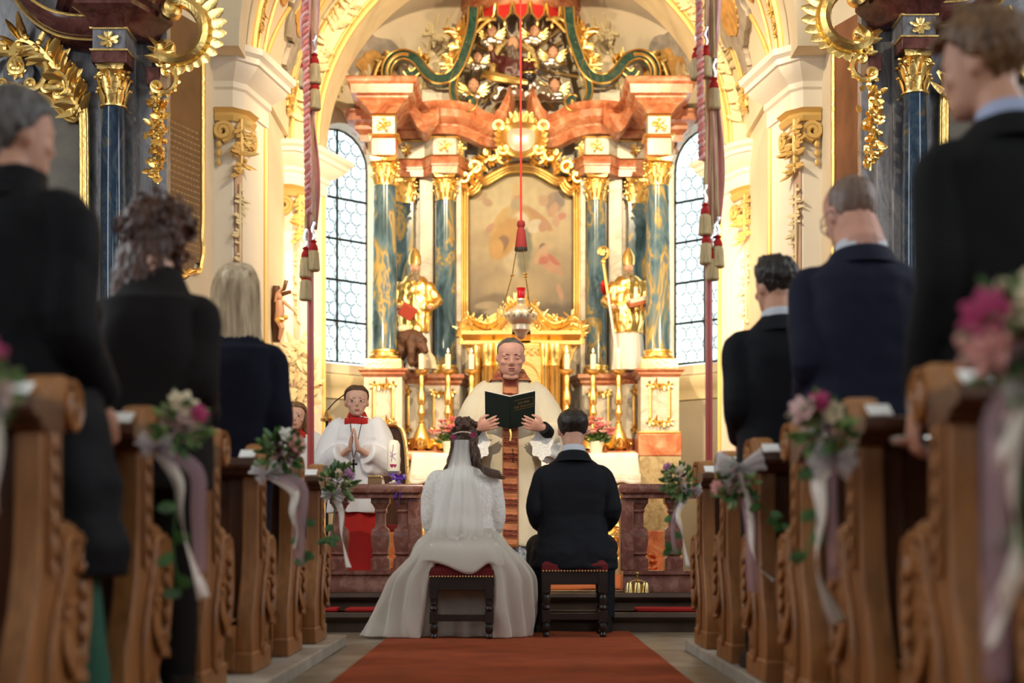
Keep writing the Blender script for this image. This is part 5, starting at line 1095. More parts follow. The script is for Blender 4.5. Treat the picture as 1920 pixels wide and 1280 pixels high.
# ---- guild poles with cords and tassels
def tassel(mb_head, mb_fr, p, s=1.0):
    mb_head.lathe([(.008*s, .06*s), (.020*s, .05*s), (.012*s, .042*s), (.022*s, .025*s), (.026*s, .006*s), (.024*s, 0)], p, 12); mb_fr.lathe([(.020*s, .002*s), (.030*s, -.01*s), (.031*s, -.03*s), (.036*s, -.105*s), (.030*s, -.112*s)], p, 18)
def guild_pole(px, Y, label, tass, cordx, band, ball):
    b = P(px, 0, Y); b.z = .06; t = thing('guild_pole', label, 'pole', b); x = b.x
    obj('staff', MB().tube([V((x, Y, .06)), V((x-.005, Y, 3.6))], [.020, .018], 12), M['pole'], t)
    obj('top_knob', MB().lathe([(.02, 3.58), (.045, 3.62), (.03, 3.66), (.05, 3.72), (.012, 3.82)], (x-.005, Y, 0), 14), M['gold'], t)
    if ball: obj('ball_finial', MB().ell(P(ball[0], ball[1], Y+.05), .032, .032, .038, 12, 9).tube([P(ball[0], ball[1], Y+.05), P(px, ball[1]+6, Y)], .008, 5), M['silver'], t)
    for (tx, ty) in tass:
        h = MB(); f = MB(); p_ = P(tx, ty, Y-.07); tassel(h, f, p_, 1.0); o = obj('tassel', h, M['red_cloth'], t); obj('fringe', f, M['rope_gold'], o)
        m = MB(); L = p_.z+.06; n = 20
        m.tube([V((p_.x+.006*math.sin(i), p_.y, L+.012*i)) for i in range(9)], .009, 6); obj('bead_cord', m, M['silver'], o)
        m = MB(); zt = L+.10; pts = cr([V((p_.x, p_.y, zt)), V((lerp(p_.x, x, .2), Y-.06, zt+.3)), V((lerp(p_.x, x, .5), Y-.05, 3.5))], 6); m.tube(pts, .008, 6); obj('cord', m, M['rope_gold'], t)
    for cx, y0, y1 in cordx:                 # thick twisted cord of two strands
        p0 = P(cx, y0, Y-.10); z0 = p0.z; z1 = 3.6 if y1 is None else P(cx, y1, Y-.1).z; n = int((z1-z0)/.0085); o = None
        for k in (0, 1):
            m = MB(); m.tube([p0+V((.011*math.cos(i*.85+k*PI)-.018*i/n, .011*math.sin(i*.85+k*PI), (z1-z0)*i/n)) for i in range(n+1)], .0105, 5); o = obj('cord', m, M['rope'] if k == 0 else M['pink_silk'], t)
    for bx0, y0, wd in band:
        p0 = P(bx0, y0, Y-.05); m = MB(); m.grid(lambda u, v: V((p0.x+(u-.5)*wd*(1+.3*math.sin(v*9))+.012*math.sin(v*7), p0.y+.02*math.sin(u*9+v*5), lerp(p0.z, 3.6, v))), 8, 40); o = obj('silk_streamer', m, M['pink_silk'], t); s_ = o.modifiers.new('t', 'SOLIDIFY'); s_.thickness = .003
guild_pole(583, 7.86, 'tall red guild pole with pink cords and tassels, at the left pews', [(573, 483), (588, 470), (573, 525), (572, 128), (590, 120), (590, 168)], [(578, 400, None)], [(584, 430, .06), (577, 250, .05)], None)
guild_pole(1330, 7.56, 'tall red guild pole with cords, tassels and silver ball, at the right pews', [(1322, 402), (1324, 456), (1346, 462), (1336, 486), (1306, 110), (1323, 106), (1339, 166)], [(1316, 300, None)], [(1340, 420, .06)], (1337, 68))
# ---- pews
def pew_proto(side, label):
    """origin: back foot of the aisle end; side = direction away from the aisle"""
    t = thing('pew', label, 'pew', (0, 0, 0), 0, 'carved oak pews along the aisle'); s = side
    T_ = .066
    prof = [(-.14, .08), (-.15, .16), (-.12, .30), (-.05, .43), (-.01, .56), (0, .70), (0, .90), (.005, .93), (.03, .965), (.08, .99), (.15, 1.0)]
    sp = [(.215+.075*math.cos(a)*f, .925+.075*math.sin(a)*f) for a, f in [(PI*.5-PI*2.0*i/14, 1-.45*i/14) for i in range(15)]]
    prof += sp+[(.16, .915), (.135, .88), (.125, .80), (.125, .66), (.16, .635), (.20, .645), (.27, .63), (.325, .575), (.35, .50), (.345, .40), (.315, .30), (.27, .235), (.235, .20), (.24, .15), (.25, .08)]
    m = MB().prism(prof, 0, s*T_, 'YZ'); ep = obj('end_panel', m, M['oak'], t, local=True, ang=30, bevel=.006)
    m = MB(); X = -s*.004
    def Q(y, z, k=1): return V((X-s*.004*k, y, z))
    m.tube(cr([Q(.30, .60), Q(.325, .53), Q(.325, .42), Q(.29, .31), Q(.24, .24)], 5), .012, 6)
    m.tube(cr([Q(.03, .16), Q(.03, .30), Q(.08, .42), Q(.13, .50), Q(.17, .60), Q(.25, .60)], 5), .012, 6)
    m.tube(spiral(Q(.25, .56), (0, 1, 0), (0, 0, 1), .05, .012, PI*.6, -PI*2.6, 22), [.013, .011, .008], 6); m.tube(spiral(Q(.22, .28), (0, 1, 0), (0, 0, 1), .045, .012, -PI*.3, PI*2.4, 22), [.012, .010, .008], 6); m.tube(spiral(Q(.06, .17), (0, 1, 0), (0, 0, 1), .05, .014, PI*.2, -PI*2.4, 22), [.012, .010, .008], 6)
    cn2 = V((-s, 0, 0))
    for z in [.55-.055*i for i in range(6)]: leaf(m, Q(.285, z), (0, .3, -1), cn2, .05, .045, .4, 5)
    for z in [.86-.062*i for i in range(6)]: leaf(m, Q(.062, z), (0, .1, -1), cn2, .055, .03, .4, 5)
    for y in (.025, .10): m.tube([Q(y, .90), Q(y, .60), Q(y+.01, .52)], .007, 5)
    rosette(m, Q(.17, .44), (0, 1, 0), (0, 0, 1), .05, 6)
    leaf(m, Q(.15, .38), (0, .3, -1), cn2, .14, .06, .3, 6); leaf(m, Q(.17, .50), (0, .4, 1), cn2, .10, .05, .3, 6)
    m.tube(spiral(V((-s*.006, .215, .925)), (0, 1, 0), (0, 0, 1), .062, .012, PI*.5, -PI*3.2, 26), [.012, .011, .009], 6); m.ell((-s*.008, .215, .925), .018, .018, .018, 8, 6)
    obj('carving', m, M['oak'], ep, local=True)
    x0, x1 = sorted((s*T_, s*3.3))
    for k in range(4):
        a, b = s*(T_+.02+.8*k), s*(T_+.78+.8*k); a, b = sorted((a, b)); obj('back_panel', MB().box(a, b, .045, .07, .16, .86), M['dark_oak'], t, local=True, bevel=.004)
    for k in range(5):
        a, b = sorted((s*(T_-.0+.8*k-(.06 if k else 0)), s*(T_+.06+.8*k))); obj('stile', MB().box(a, b, .03, .075, .10, .88), M['dark_oak'], t, local=True, bevel=.005)
    for z in (.16, .52, .84): pass
    xa, xb = sorted((-s*.012, s*3.3)); L_ = [(xa, -.02), (xb, -.02)]
    obj('book_ledge', MB().mould(L_, [(-.14, .855), (.0, .855), (.02, .865), (.03, .88), (.075, .885), (.085, .90), (.08, .922), (.05, .93), (-.14, .93)]), M['dark_oak'], t, local=True, ang=25)
    obj('white_plate', MB().bx((s*.033, -.070, .945), (.064, .06, .006), Euler((.55, 0, 0))), mat('plate_white', (.72, .70, .68), .25) if 'plate_white' not in M else M['plate_white'], t, local=True, bevel=.002)  # small plain white plate, tilted above the ledge at the end panel
    obj('seat', MB().box(x0, x1, .07, .36, .405, .44), M['oak'], t, local=True, bevel=.006)
    obj('kneeler', MB().box(x0, x1, -.245, -.12, .25, .28), M['oak'], t, local=True, bevel=.006)
    kb = sorted((s*T_, s*(T_+.05))); m = MB().prism([(-.12, .28), (-.245, .28), (-.235, .24), (-.19, .20), (-.17, .14), (-.19, .08), (-.12, .08)], kb[0], kb[1], 'YZ'); obj('kneeler_bracket', m, M['oak'], t, local=True, bevel=.004)
    obj('foot_block', MB().box(min(-s*.006, s*.10), max(-s*.006, s*.10), -.16, .27, .06, .145), M['oak'], t, local=True, bevel=.008)
    obj('loudspeaker', MB().ell((s*.27, -.03, .80), .06, .045, .045, 12, 8), M['iron'], t, local=True)
    return t
M['plate_white'] = mat('plain_white', (.93, .92, .90), .3)
RY = [2.3, 3.09, 3.88, 4.68, 5.47, 6.3, 7.1]; LY = [2.5, 3.33, 4.12, 5.0, 5.84, 6.65, 7.45]; LX = [1.12, 1.10, 1.08, 1.06, 1.04, 1.025, 1.01]
ordn = ['half hidden', 'nearest', 'second', 'third', 'fourth', 'fifth', 'farthest']
for s, YY, nm in ((1, RY, 'right'), (-1, LY, 'left')):
    pr = None
    for k, y in enumerate(YY):
        lab = 'carved oak pew with scrolled end, %s row %s of the aisle' % (ordn[k], nm) if k else 'carved oak pew under the bouquet at the %s edge, in front of all other pews' % nm
        if pr is None: pr = pew_proto(s, lab); pr.location = (s*.95 if s > 0 else -LX[k], y, 0)
        else: dup(pr, (s*.95 if s > 0 else -LX[k], y, 0), label=lab)
    a, b = sorted((s*.93, s*4.6)); tag(obj('pew_platform', MB().box(a, b, 1.2, YY[-1]+.55, 0, .06), M['plinth'], bevel=.006), 'low pale stone platform under the %s pews' % nm, 'platform')
# paper notice on the nearest left pew
m = MB().box(-1.43, -1.26, 3.352, 3.357, .60, .68); tag(obj('paper_notice', m, M['paper']), 'grey paper notice on the back of the nearest left pew', 'paper')
# ---- two upholstered stools
def stool(px0, px1, py0, Y, label):
    xa, xb = P(px0, 0, Y).x, P(px1, 0, Y).x; c_ = V(((xa+xb)/2, Y+.17, .012)); t = thing('stool', label, 'stool', c_, 0, 'red velvet stools before the altar'); w_ = xb-xa; d_ = .36; top = CZ+(HY-py0)*Y/F
    x0, x1, y0, y1 = xa, xb, Y, Y+d_
    m = MB(); n = 10
    m.grid(lambda u, v: V((lerp(x0, x1, u), lerp(y0, y1, v), top-.045+.045*(max(0, 1-abs(2*u-1)**4)*max(0, 1-abs(2*v-1)**4))**.35)), 16, 16); m.box(x0, x1, y0, y1, top-.085, top-.044); obj('cushion', m, M['velvet'], t, bevel=.004)
    m = MB()
    for i in range(22): m.ell((lerp(x0+.01, x1-.01, i/21), y0-.003, top-.083), .006, .004, .006, 6, 4)
    obj('nail_heads', m, M['brass'], t, kind='stuff')
    for ya, yb in ((y0+.012, y0+.034), (y1-.034, y1-.012)): obj('apron', MB().box(x0+.03, x1-.03, ya, yb, top-.165, top-.085), M['stool_wood'], t, bevel=.003)
    for xa_, xb_ in ((x0+.012, x0+.034), (x1-.034, x1-.012)): obj('apron', MB().box(xa_, xb_, y0+.03, y1-.03, top-.165, top-.085), M['stool_wood'], t, bevel=.003)
    lp = None
    for lx in (x0+.028, x1-.028):
        for ly in (y0+.028, y1-.028):
            if lp is None:
                h = top-.085-.012; k = MB()
                def blk(a, b): k.box(-.025, .025, -.025, .025, a, b)
                blk(h-.13, h); blk(.09, .16); k.lathe([(.018, .16), (.026, .175), (.018, .19), (.024, .22), (.016, .26), (.024, h-.16), (.018, h-.145), (.022, h-.13)], (0, 0, 0), 12); k.lathe([(.016, .03), (.024, .045), (.022, .07), (.016, .09)], (0, 0, 0), 12); k.lathe([(.016, 0), (.022, .012), (.016, .03)], (0, 0, 0), 10)
                lp = obj('leg', k, M['stool_wood'], t, local=True, bevel=.002); lp.location = V((lx, ly, .012))-c_
            else: inst(lp, t, V((lx, ly, .012))-c_)
    for ya in (y0+.028, y1-.028): obj('stretcher', MB().box(x0+.05, x1-.05, ya-.011, ya+.011, .115, .155), M['stool_wood'], t, bevel=.003)
    for xa_ in (x0+.028, x1-.028): obj('stretcher', MB().box(xa_-.011, xa_+.011, y0+.05, y1-.05, .105, .145), M['stool_wood'], t, bevel=.003)
    return t
stool(804, 926, 1054, 8.35, 'dark turned leg stool with red velvet seat under the bride'); stool(1016, 1140, 1044, 8.50, 'dark turned leg stool with red velvet seat under the groom')
# ================= side altars in the nave corners
def side_altar(s, Y, pcx, dz, label):
    """s: -1 left, 1 right; pcx: pixel column of the shaft; dz: height shift measured on the photograph"""
    xc = (pcx-HX)*Y/F; t = thing('side_altar', label, 'altar', (xc+s*.6, Y+.15, .0)); k = Y/F
    def Z(py): return CZ+(HY-py+dz)*k
    def X(off): return xc-s*off*k                       # pixels towards the aisle
    def bxp(a, b, y0, y1, p0, p1): a_, b_ = sorted((X(a), X(b))); return MB().box(a_, b_, y0, y1, Z(p1), Z(p0))
    yb = Y+.22
    a_, b_ = sorted((X(86), X(-560))); obj('back_panel', MB().box(a_, b_, yb, yb+.12, 0, Z(-160)), M['grey_marble'], t)
    obj('pilaster_strip', bxp(62, -40, yb-.08, yb, 90, 760), M['grey_marble'], t, bevel=.01); obj('pilaster_strip', bxp(36, -30, yb-.14, yb-.08, 90, 760), M['grey_marble'], t, bevel=.01)
    obj('column', MB().lathe([(.098, Z(720)), (.10, Z(500)), (.098, Z(380)), (.088, Z(203))], (xc, Y, 0), 32), M['navy_marble'], t)
    obj('column_base', MB().lathe([(.13, Z(740)), (.14, Z(733)), (.115, Z(727)), (.12, Z(722)), (.10, Z(717))], (xc, Y, 0), 24).box(xc-.15, xc+.15, Y-.15, Y+.15, Z(760), Z(740)), M['gold'], t)
    obj('pedestal', MB().box(xc-.17, xc+.17, Y-.17, Y+.2, 0, Z(760)), M['grey_marble'], t, bevel=.01)
    obj('capital', capital((xc, Y, Z(205)), .09, Z(125)-Z(205)), M['gold'], t)
    w = 66*k
    obj('architrave', MB().box(xc-w/2, xc+w/2, Y-w/2, yb, Z(128), Z(106)), M['dark_red'], t, bevel=.006)
    obj('frieze', MB().box(xc-w/2+.01, xc+w/2-.01, Y-w/2+.01, yb, Z(106), Z(64)), M['grey_marble'], t)
    m = MB()
    for p in (106, 66): m.mould(sq(xc, Y, w-.02, w-.02), [(-.01, Z(p)), (.015, Z(p)), (.02, Z(p)+.012), (-.01, Z(p)+.018)], closed=True)
    obj('gilt_band', m, M['gold'], t); obj('frieze_ornament', orn(xc, Y-w/2-.005, Z(84), .16, .14, 5), M['gold'], t)
    for s2 in (-1, 1): obj('frieze_ornament', orn(xc, Y-w/2-.006, Z(84)+s2*.03, .05, .05, 8, 4), M['gold'], t)
    pl = [(xc-w*.55-.12, yb), (xc-w*.55-.02, Y-.02), (xc-w*.42, Y-w*.55), (xc+w*.42, Y-w*.55), (xc+w*.55+.02, Y-.02), (xc+w*.55+.12, yb)]
    obj('cornice', MB().mould(pl, [(-.3, Z(64)), (0, Z(64)), (.02, Z(60)), (.05, Z(48)), (.13, Z(36)), (.15, Z(33)), (.15, Z(22)), (.19, Z(18)), (.21, Z(8)), (.23, Z(4)), (-.3, Z(2))]), M['dark_red'], t)
    a_, b_ = sorted((X(-38), X(38))); obj('attic_block', MB().box(a_, b_, Y-.05, yb, Z(4), Z(-120)), M['dark_red'], t, bevel=.01)
    # concave cornice sweeping up to the middle of the altar
    pts = cr([V((X(-o), Y+.05, Z(p))) for o, p in ((20, 78), (70, 76), (110, 66), (150, 40), (178, 6), (200, -40))], 5)
    m = MB(); m.loft([[p+V((0, -.10, .0)), p+V((0, -.20, .07)), p+V((0, -.22, .13)), p+V((0, .15, .13)), p+V((0, .15, -.02))] for p in pts]); obj('swept_cornice', m, M['dark_red'], t)
    m = MB(); m.tube([p+V((0, -.225, .13)) for p in pts], .012, 6); m.tube([p+V((0, -.11, -.005)) for p in pts], .012, 6); obj('gilt_edge', m, M['gold'], t)
    a_, b_ = sorted((X(62), X(88))); obj('return_cornice', MB().box(a_, b_, Y-.02, yb, Z(160), Z(126)), M['dark_red'], t, bevel=.01)
    # great gilt scroll with shell flames and the garland below it
    m = MB(); c_ = V((X(116), Y-.02, Z(60))); u = V((-s, 0, 0)); R_ = 56*k
    cscroll(m, c_, u, V((0, 0, 1)), R_, .052, -PI*.62, PI*.52, 8, 1.4, .3); obj('great_scroll', m, M['gold'], t)
    m = MB()
    for i in range(15):
        a = -PI*.45+i*.115*PI*.62; d = u*math.cos(a)+V((0, 0, 1))*math.sin(a); leaf(m, c_+d*R_*1.02, d, (0, -1, 0), (30+20*math.sin(max(0, i-2)*.28))*k, 23*k, .45, 7); m.ell(c_+d*R_*1.08, 5*k, 8*k, 5*k, 6, 5)
    obj('shell_flames', m, M['gold'], t)
    m = MB(); c2 = V((X(92), Y-.02, Z(150))); cscroll(m, c2, u, V((0, 0, -1)), 26*k, .022, -PI*.3, PI*.7, 7, 1.4, .4); cscroll(m, c2+V((-s*8*k, 0, 26*k)), u, V((0, 0, 1)), 18*k, .018, -PI*.2, PI*.9, 7, 1.4, .4)
    for i in range(9): a = -PI*.7+i*.16*PI; d = u*math.cos(a)+V((0, 0, 1))*math.sin(a); leaf(m, c2+d*22*k, d, (0, -1, 0), 18*k, 11*k, .6, 5)
    sprig(m, [c2+V((0, -.02, (20+8*i)*k)) for i in range(5)], .13, (0, -1, 0), 6, 2.2); obj('small_scroll', m, M['gold'], t)
    m = MB(); q_ = random.Random(3)
    for i in range(80):
        z_ = 188+150*(i/80); w_ = (17*(1-abs(i/80-.4)))*k; p_ = V((X(84+6*math.sin(i*.5))+q_.uniform(-w_, w_), Y-.03-q_.uniform(0, .05), Z(z_)))
        if i % 3 == 0: m.ell(p_, .024, .024, .026, 7, 5)
        else: leaf(m, p_, (q_.uniform(-1, 1), -.2, q_.uniform(-1, .3)), (0, -1, 0), 19*k, 12*k, .7, 5)
    m.tube([V((X(84), Y+.0, Z(180))), V((X(82), Y, Z(345)))], .012, 5); obj('garland', m, M['gold'], t)
    # altar picture in its arched frame
    fo = [(-66, 620), (-66, 214), (-78, 210), (-92, 206), (-104, 196), (-122, 178), (-150, 160), (-190, 146), (-230, 140), (-300, 150)]
    m = MB()
    for oz, rr in ((0, .030), (-9, .018), (6, .016)): m.tube(cr([V((X(o+oz*.8), yb-.05-abs(oz)*.001, Z(p-oz*.6))) for o, p in fo], 4), rr, 7)
    obj('picture_frame', m, M['gold'], t)
    po = [(X(o-6), Z(p+4)) for o, p in fo]+[(X(-300), Z(620))]
    bl = [(.3, .7, .3, .2, .3, cc(70, 66, 58), 2), (.6, .5, .3, .25, 0, cc(96, 82, 58), 2), (.2, .4, .2, .3, .2, cc(60, 50, 36), 2), (.4, .3, .2, .2, 0, cc(110, 92, 60), 2), (.75, .75, .15, .1, .2, cc(52, 60, 62), 3), (.85, .6, .1, .2, .2, cc(88, 80, 60), 3)]
    m = MB().prism(po, yb-.03, yb-.02, 'XZ'); obj('picture', m, mat('dark_oil_picture', (.06, .05, .035), .3, 0, 0, var=.5, vscale=3, col2=(.17, .13, .08)), t)
    m = MB()
    sprig(m, cr([V((X(o), yb-.08, Z(p))) for o, p in ((-72, 200), (-88, 170), (-104, 140), (-124, 112), (-150, 80), (-186, 64), (-206, 90))], 4), .20, (0, -1, 0), 12, 2.2)
    cscroll(m, V((X(-172), yb-.09, Z(124))), (-s, 0, 0), (0, 0, 1), 36*k, .03, -PI*.4, PI*.9, 7); cscroll(m, V((X(-120), yb-.09, Z(150))), (-s, 0, 0), (0, 0, 1), 24*k, .026, -PI*.4, PI*1.1, 7); cscroll(m, V((X(-92), yb-.09, Z(184))), (-s, 0, 0), (0, 0, 1), 16*k, .02, -PI*.4, PI*1.1, 7)
    cscroll(m, V((X(-215), yb-.09, Z(124))), (s, 0, 0), (0, 0, 1), 36*k, .03, -PI*.4, PI*.9, 7); obj('frame_foliage', m, M['gold'], t)
    e_ = V((X(-192), yb-.06, Z(122))); m = MB().ell(e_, .12, .03, .12, 16, 8); em = obj('emblem', m, M['grey_marble'], t); m = MB(); rosette(m, e_+V((0, -.03, 0)), (1, 0, 0), (0, 0, 1), .075, 7); obj('emblem_rosette', m, M['gold'], em)
    obj('altar_table', MB().box(*sorted((X(-60), X(-560))), Y-.25, yb, 0, 1.05), M['grey_marble'], t, bevel=.02)
    return t
side_altar(-1, 10.6, 213, 0, 'dark side altar with blue column and gold scroll, on the left behind the women')
side_altar(1, 10.5, 1715, 25, 'dark side altar with blue column and gold scroll, on the right behind the men')
# tablets on the splayed corners
def tablet(s, label, text):
    a, b = V((mx(2.80, s, NX), 10.985, 0)), V((mx(2.575, s, NX), 11.55, 0)); e = (b-a); n_ = V((e.y, -e.x, 0)).normalized(); n_ = n_ if n_.y < 0 else -n_; t = thing('wall_tablet', label, 'wall tablet', (a+b)/2+V((0, 0, 2.8)))
    def W(u, z, d): return a+e*u+n_*d+V((0, 0, z))
    z0, z1 = 2.78, 4.75; lo = [W(u, z0+.05*math.sin(u*9)+(.08 if .2 < u < .8 else 0)*-1, 0) for u in [.02+.96*i/12 for i in range(13)]]
    m = MB(); up = [W(u, z1, 0) for u in [.02+.96*i/12 for i in range(13)]]; f = [p+n_*.02 for p in lo]; g = [p+n_*.02 for p in up]; m.add(f+g+lo+up, [(i, i+1, 14+i, 13+i) for i in range(12)]+[(26+i, 26+i+1, 39+i+1, 39+i) for i in range(12)]+[(i, i+1, 27+i, 26+i) for i in range(12)]+[(13+i, 14+i, 40+i, 39+i) for i in range(12)]); obj('panel', m, M['tablet'] if s < 0 else mat('red_brown_painted_panel', (.22, .085, .04), .4, 0, 0, var=.4, vscale=5, stretch=(1, 1, .4)), t)
    m = MB(); m.tube(cr([W(.99, z1, .02)]+[W(.99, z, .02) for z in (4.2, 3.6, 3.2)]+[W(.97, 3.05, .02), W(1.0, 2.95, .02), W(.96, 2.84, .02), W(.90, 2.76, .02), W(.7, 2.74, .02), W(.5, 2.68, .02), W(.2, 2.74, .02), W(.02, 2.78, .02)], 4), .022, 7); obj('gilt_frame', m, M['gold'], t)
    if text:                              # rows of fine painted lettering, too small to read
        m = MB(); q_ = random.Random(4)
        for r_ in range(22):
            z = 3.86-.048*r_; u = .12+(.1 if r_ == 0 else 0)
            while u < .90:
                w_ = q_.uniform(.03, .09); m.add([W(u, z, .0215), W(min(u+w_, .92), z, .0215), W(min(u+w_, .92), z+.017, .0215), W(u, z+.017, .0215)], [(0, 1, 2, 3)]); u += w_+.02
        obj('painted_lettering', m, mat('lettering_paint', (.34, .21, .10), .5), t, kind='stuff')
tablet(-1, 'brown painted tablet with fine lettering and gold edge, left of the chancel', True); tablet(1, 'red brown painted panel with gold edge, right of the chancel', False)
# ================= people (built facing +y, origin at the feet)
HP = [(-.02, .11, .26, -.02), (.03, .19, .335, .0), (.10, .235, .37, -.06), (.20, .265, .37, -.16), (.30, .29, .365, -.26), (.42, .31, .365, -.37), (.54, .325, .375, -.44), (.66, .335, .37, -.465), (.77, .325, .335, -.45), (.86, .285, .27, -.39), (.93, .215, .18, -.30), (.98, .12, .07, -.19), (1.0, .03, -.02, -.09)]
def ringpts(T, h, z, w_, f, b, n=26, clip=None, p=2.3):
    out = []
    for i in range(n):
        a = 2*PI*i/n; c_, s_ = math.cos(a), math.sin(a); x = w_*math.copysign(abs(c_)**(2/p), c_); y = (f if s_ > 0 else -b)*math.copysign(abs(s_)**(2/p), s_)
        if clip is not None: y = min(y, clip)
        out.append(T @ V((x*h, y*h, z*h)))
    return out
def head_T(pivot, yaw=0, pitch=0, roll=0, wide=1.0): return Matrix.Translation(V(pivot)) @ Matrix.Rotation(yaw, 4, 'Z') @ Matrix.Rotation(pitch, 4, 'X') @ Matrix.Rotation(roll, 4, 'Y') @ Matrix.Diagonal((wide, 1, 1, 1))
def add_head(mb, T, h, fat=0, nose=1.0, ears=True, detail=True, mouth_open=False, child=0):
    def E(c, rx, ry, rz, R=None): 
        m = MB().ell((0, 0, 0), rx*h, ry*h, rz*h, 10, 8, R); m.v = [T @ (v+V(c)*h) for v in m.v]; mb.join(m)
    mb.loft([ringpts(T, h, z, w_*(1+fat*max(0, .5-z))*(1-.22*child*max(0, 1-z/.4)), f, b) for z, w_, f, b in HP])
    E((0, .36, .335), .075*nose, .085*nose, .055); mb.tube([T @ V((0, .345*h, .56*h)), T @ V((0, .40*h, .42*h)), T @ V((0, .435*h, .345*h))], [.035*h, .045*h, .05*h*nose], 8)
    if ears:
        for s in (-1, 1): E((s*.335, -.06, .43), .035, .085, .125, Euler((.2, 0, s*-.35)).to_matrix())
    if detail:
        for s in (-1, 1):
            E((s*.135, .325, .565), .11, .05, .035); E((s*.17, .27-child*.05, .36), .11, .09, .09); E((s*.135, .318, .475), .075, .05, .045)
        E((0, .345, .175), .10, .045, .055); E((0, .315, .055), .09, .06, .06)
        if fat > .15: E((0, .16, -.06), .21, .18, .10)
def face_parts(t, T, h, body, closed=False, brow=None, lipm='lips', open_=False, look=0, child=0):
    if not closed:
        ew = MB(); ir = MB()
        for s in (-1, 1):
            c_ = V((s*.135, .350, .492))*h; m = MB().ell(c_, (.052+.008*child)*h, .026*h, (.026+.006*child)*h, 10, 7); ew.v and None; m.v = [T @ v for v in m.v]; e = obj('eye', m, M['eye_white'], body, local=True, ang=180)
            m = MB().ell(c_+V((look*h, .020*h, -.002*h)), (.026+.005*child)*h, .010*h, (.026+.005*child)*h, 9, 6); m.v = [T @ v for v in m.v]; obj('iris', m, M['iris'], e, local=True, ang=180)
    else:
        for s in (-1, 1):
            m = MB().tube([T @ (V((s*.135+dx_, .372-abs(dx_)*.25, .470+abs(dx_)*.1))*h) for dx_ in (-.05, -.02, .02, .05)], .008*h, 5); obj('eyelash_line', m, M['hair_brown'], body, local=True)
    for s in (-1, 1):
        m = MB().tube([T @ (V((s*(.06+.045*i), .385-.012*i*i*.6, .580+(.010*math.sin(i) if not child else .012-.005*i)))*h) for i in range(4)], [.012*h*(1-.45*child), .017*h*(1-.45*child), .008*h*(1-.4*child)], 6); obj('eyebrow', m, brow or M['hair_brown'], body, local=True)
    m = MB()
    if open_: m.ell((0, .385*h, .185*h), .075*h, .02*h, .022*h, 10, 6); m.v = [T @ v for v in m.v]; obj('mouth', m, M['iron'], body, local=True); m = MB()
    for zz, rz in ((.205, .020), (.165, .024)): m.ell((0, .383*h, zz*h-(.012*h if open_ and zz < .2 else 0)), .085*h, .026*h, rz*h, 10, 6)
    m.v = [T @ v for v in m.v]; obj('lips', m, M[lipm], body, local=True)
def fl_short(z): return interp([(.0, -.20), (.30, -.18), (.48, -.13), (.50, .02), (.62, .06), (.70, .16), (.76, .28), (.82, .40), (1, .5)], z)[0]
def hair_cap(T, h, th=.04, z0=.16, clip=fl_short, top=.05, seed=0, amp=.02, vox=.006, extra=None, grow=None):
    m = MB(); rings = []
    for i in range(16):
        z = lerp(z0, 1.0, i/15); w_, f, b = interp(HP, z); k = th*(grow(z) if grow else 1)
        if z > .97: w_, f, b = max(w_, .10), max(f, .05), min(b, -.16)
        rings.append(ringpts(T, h, z+top*sm((z-.6)/.4), w_+k, f+k, b-k, 26, clip(z)))
    m.loft(rings)
    if extra: extra(m)
    me = remesh(m, vox, 2)
    def f(p, n): return p+n*h*amp*(noise.noise(V((p.x*60+seed, p.y*60, p.z*22)))+.6*noise.noise(V((p.x*120, p.y*120+seed, p.z*50))))
    return warp(me, f)
def hand(mb, W_, d, up, side, L=.18, curl=.5, thumb=.6, spread=.10, thick=1.0):
    """palm, four bent fingers of unequal length, thumb from the side of the palm near its base"""
    d, up, side = V(d).normalized(), V(up).normalized(), V(side).normalized(); k = L/.18*thick; W_ = V(W_); pl = L*.5
    mb.loft([[W_+d*(pl*t)+side*(w_*k*math.cos(a))+up*(th*k*math.sin(a)) for a in [2*PI*i/12 for i in range(12)]] for t, w_, th in ((-.15, .026, .020), (.1, .030, .019), (.5, .040, .017), (.9, .041, .015), (1.05, .034, .011))])
    for i, (o, fl_) in enumerate(((.030, .88), (.010, 1.0), (-.011, .95), (-.030, .75))):
        p = W_+d*(pl*.92)+side*(o*k); a = 0; pts = [p]; dirv = (d+side*(spread*(o/.03))).normalized()
        for j, (sl, ca) in enumerate(((.45, .6), (.32, 1.1), (.25, .9))):
            a += curl*ca; p = p+(dirv*math.cos(a)-up*math.sin(a))*(L*.48*fl_*sl); pts.append(p)
        mb.tube(cr(pts, 2), [.0095*k, .0088*k, .0078*k, .006*k], 8); mb.ell(pts[-1], .0065*k, .0065*k, .0065*k, 7, 5)
    p = W_+d*(pl*.22)+side*(.026*k); q_ = p+(side*.75+d*.55-up*thumb*.3)*(L*.22); r_ = q_+(d*.85+side*.1-up*thumb*.5)*(L*.18); s_ = r_+(d*.9-side*.15-up*thumb*.5)*(L*.14)
    mb.tube([p, q_, r_, s_], [.014*k, .012*k, .0105*k, .007*k], 8); mb.ell(s_, .0075*k, .0075*k, .0075*k, 7, 5)
def se(c, w_, d_, n=30, p=2.6, rot=0):
    out = []
    for i in range(n):
        a = 2*PI*i/n; x = w_*math.copysign(abs(math.cos(a))**(2/p), math.cos(a)); y = d_*math.copysign(abs(math.sin(a))**(2/p), math.sin(a)); out.append(V((c[0]+x*math.cos(rot)-y*math.sin(rot), c[1]+x*math.sin(rot)+y*math.cos(rot), c[2])))
    return out
def torso(mb, rings): return mb.loft([se((cx, cy, z), w_, d_) for z, cx, cy, w_, d_ in rings])
def limb(mb, pts, rs, n=14): return mb.tube(cr(pts, 4), rs, n)
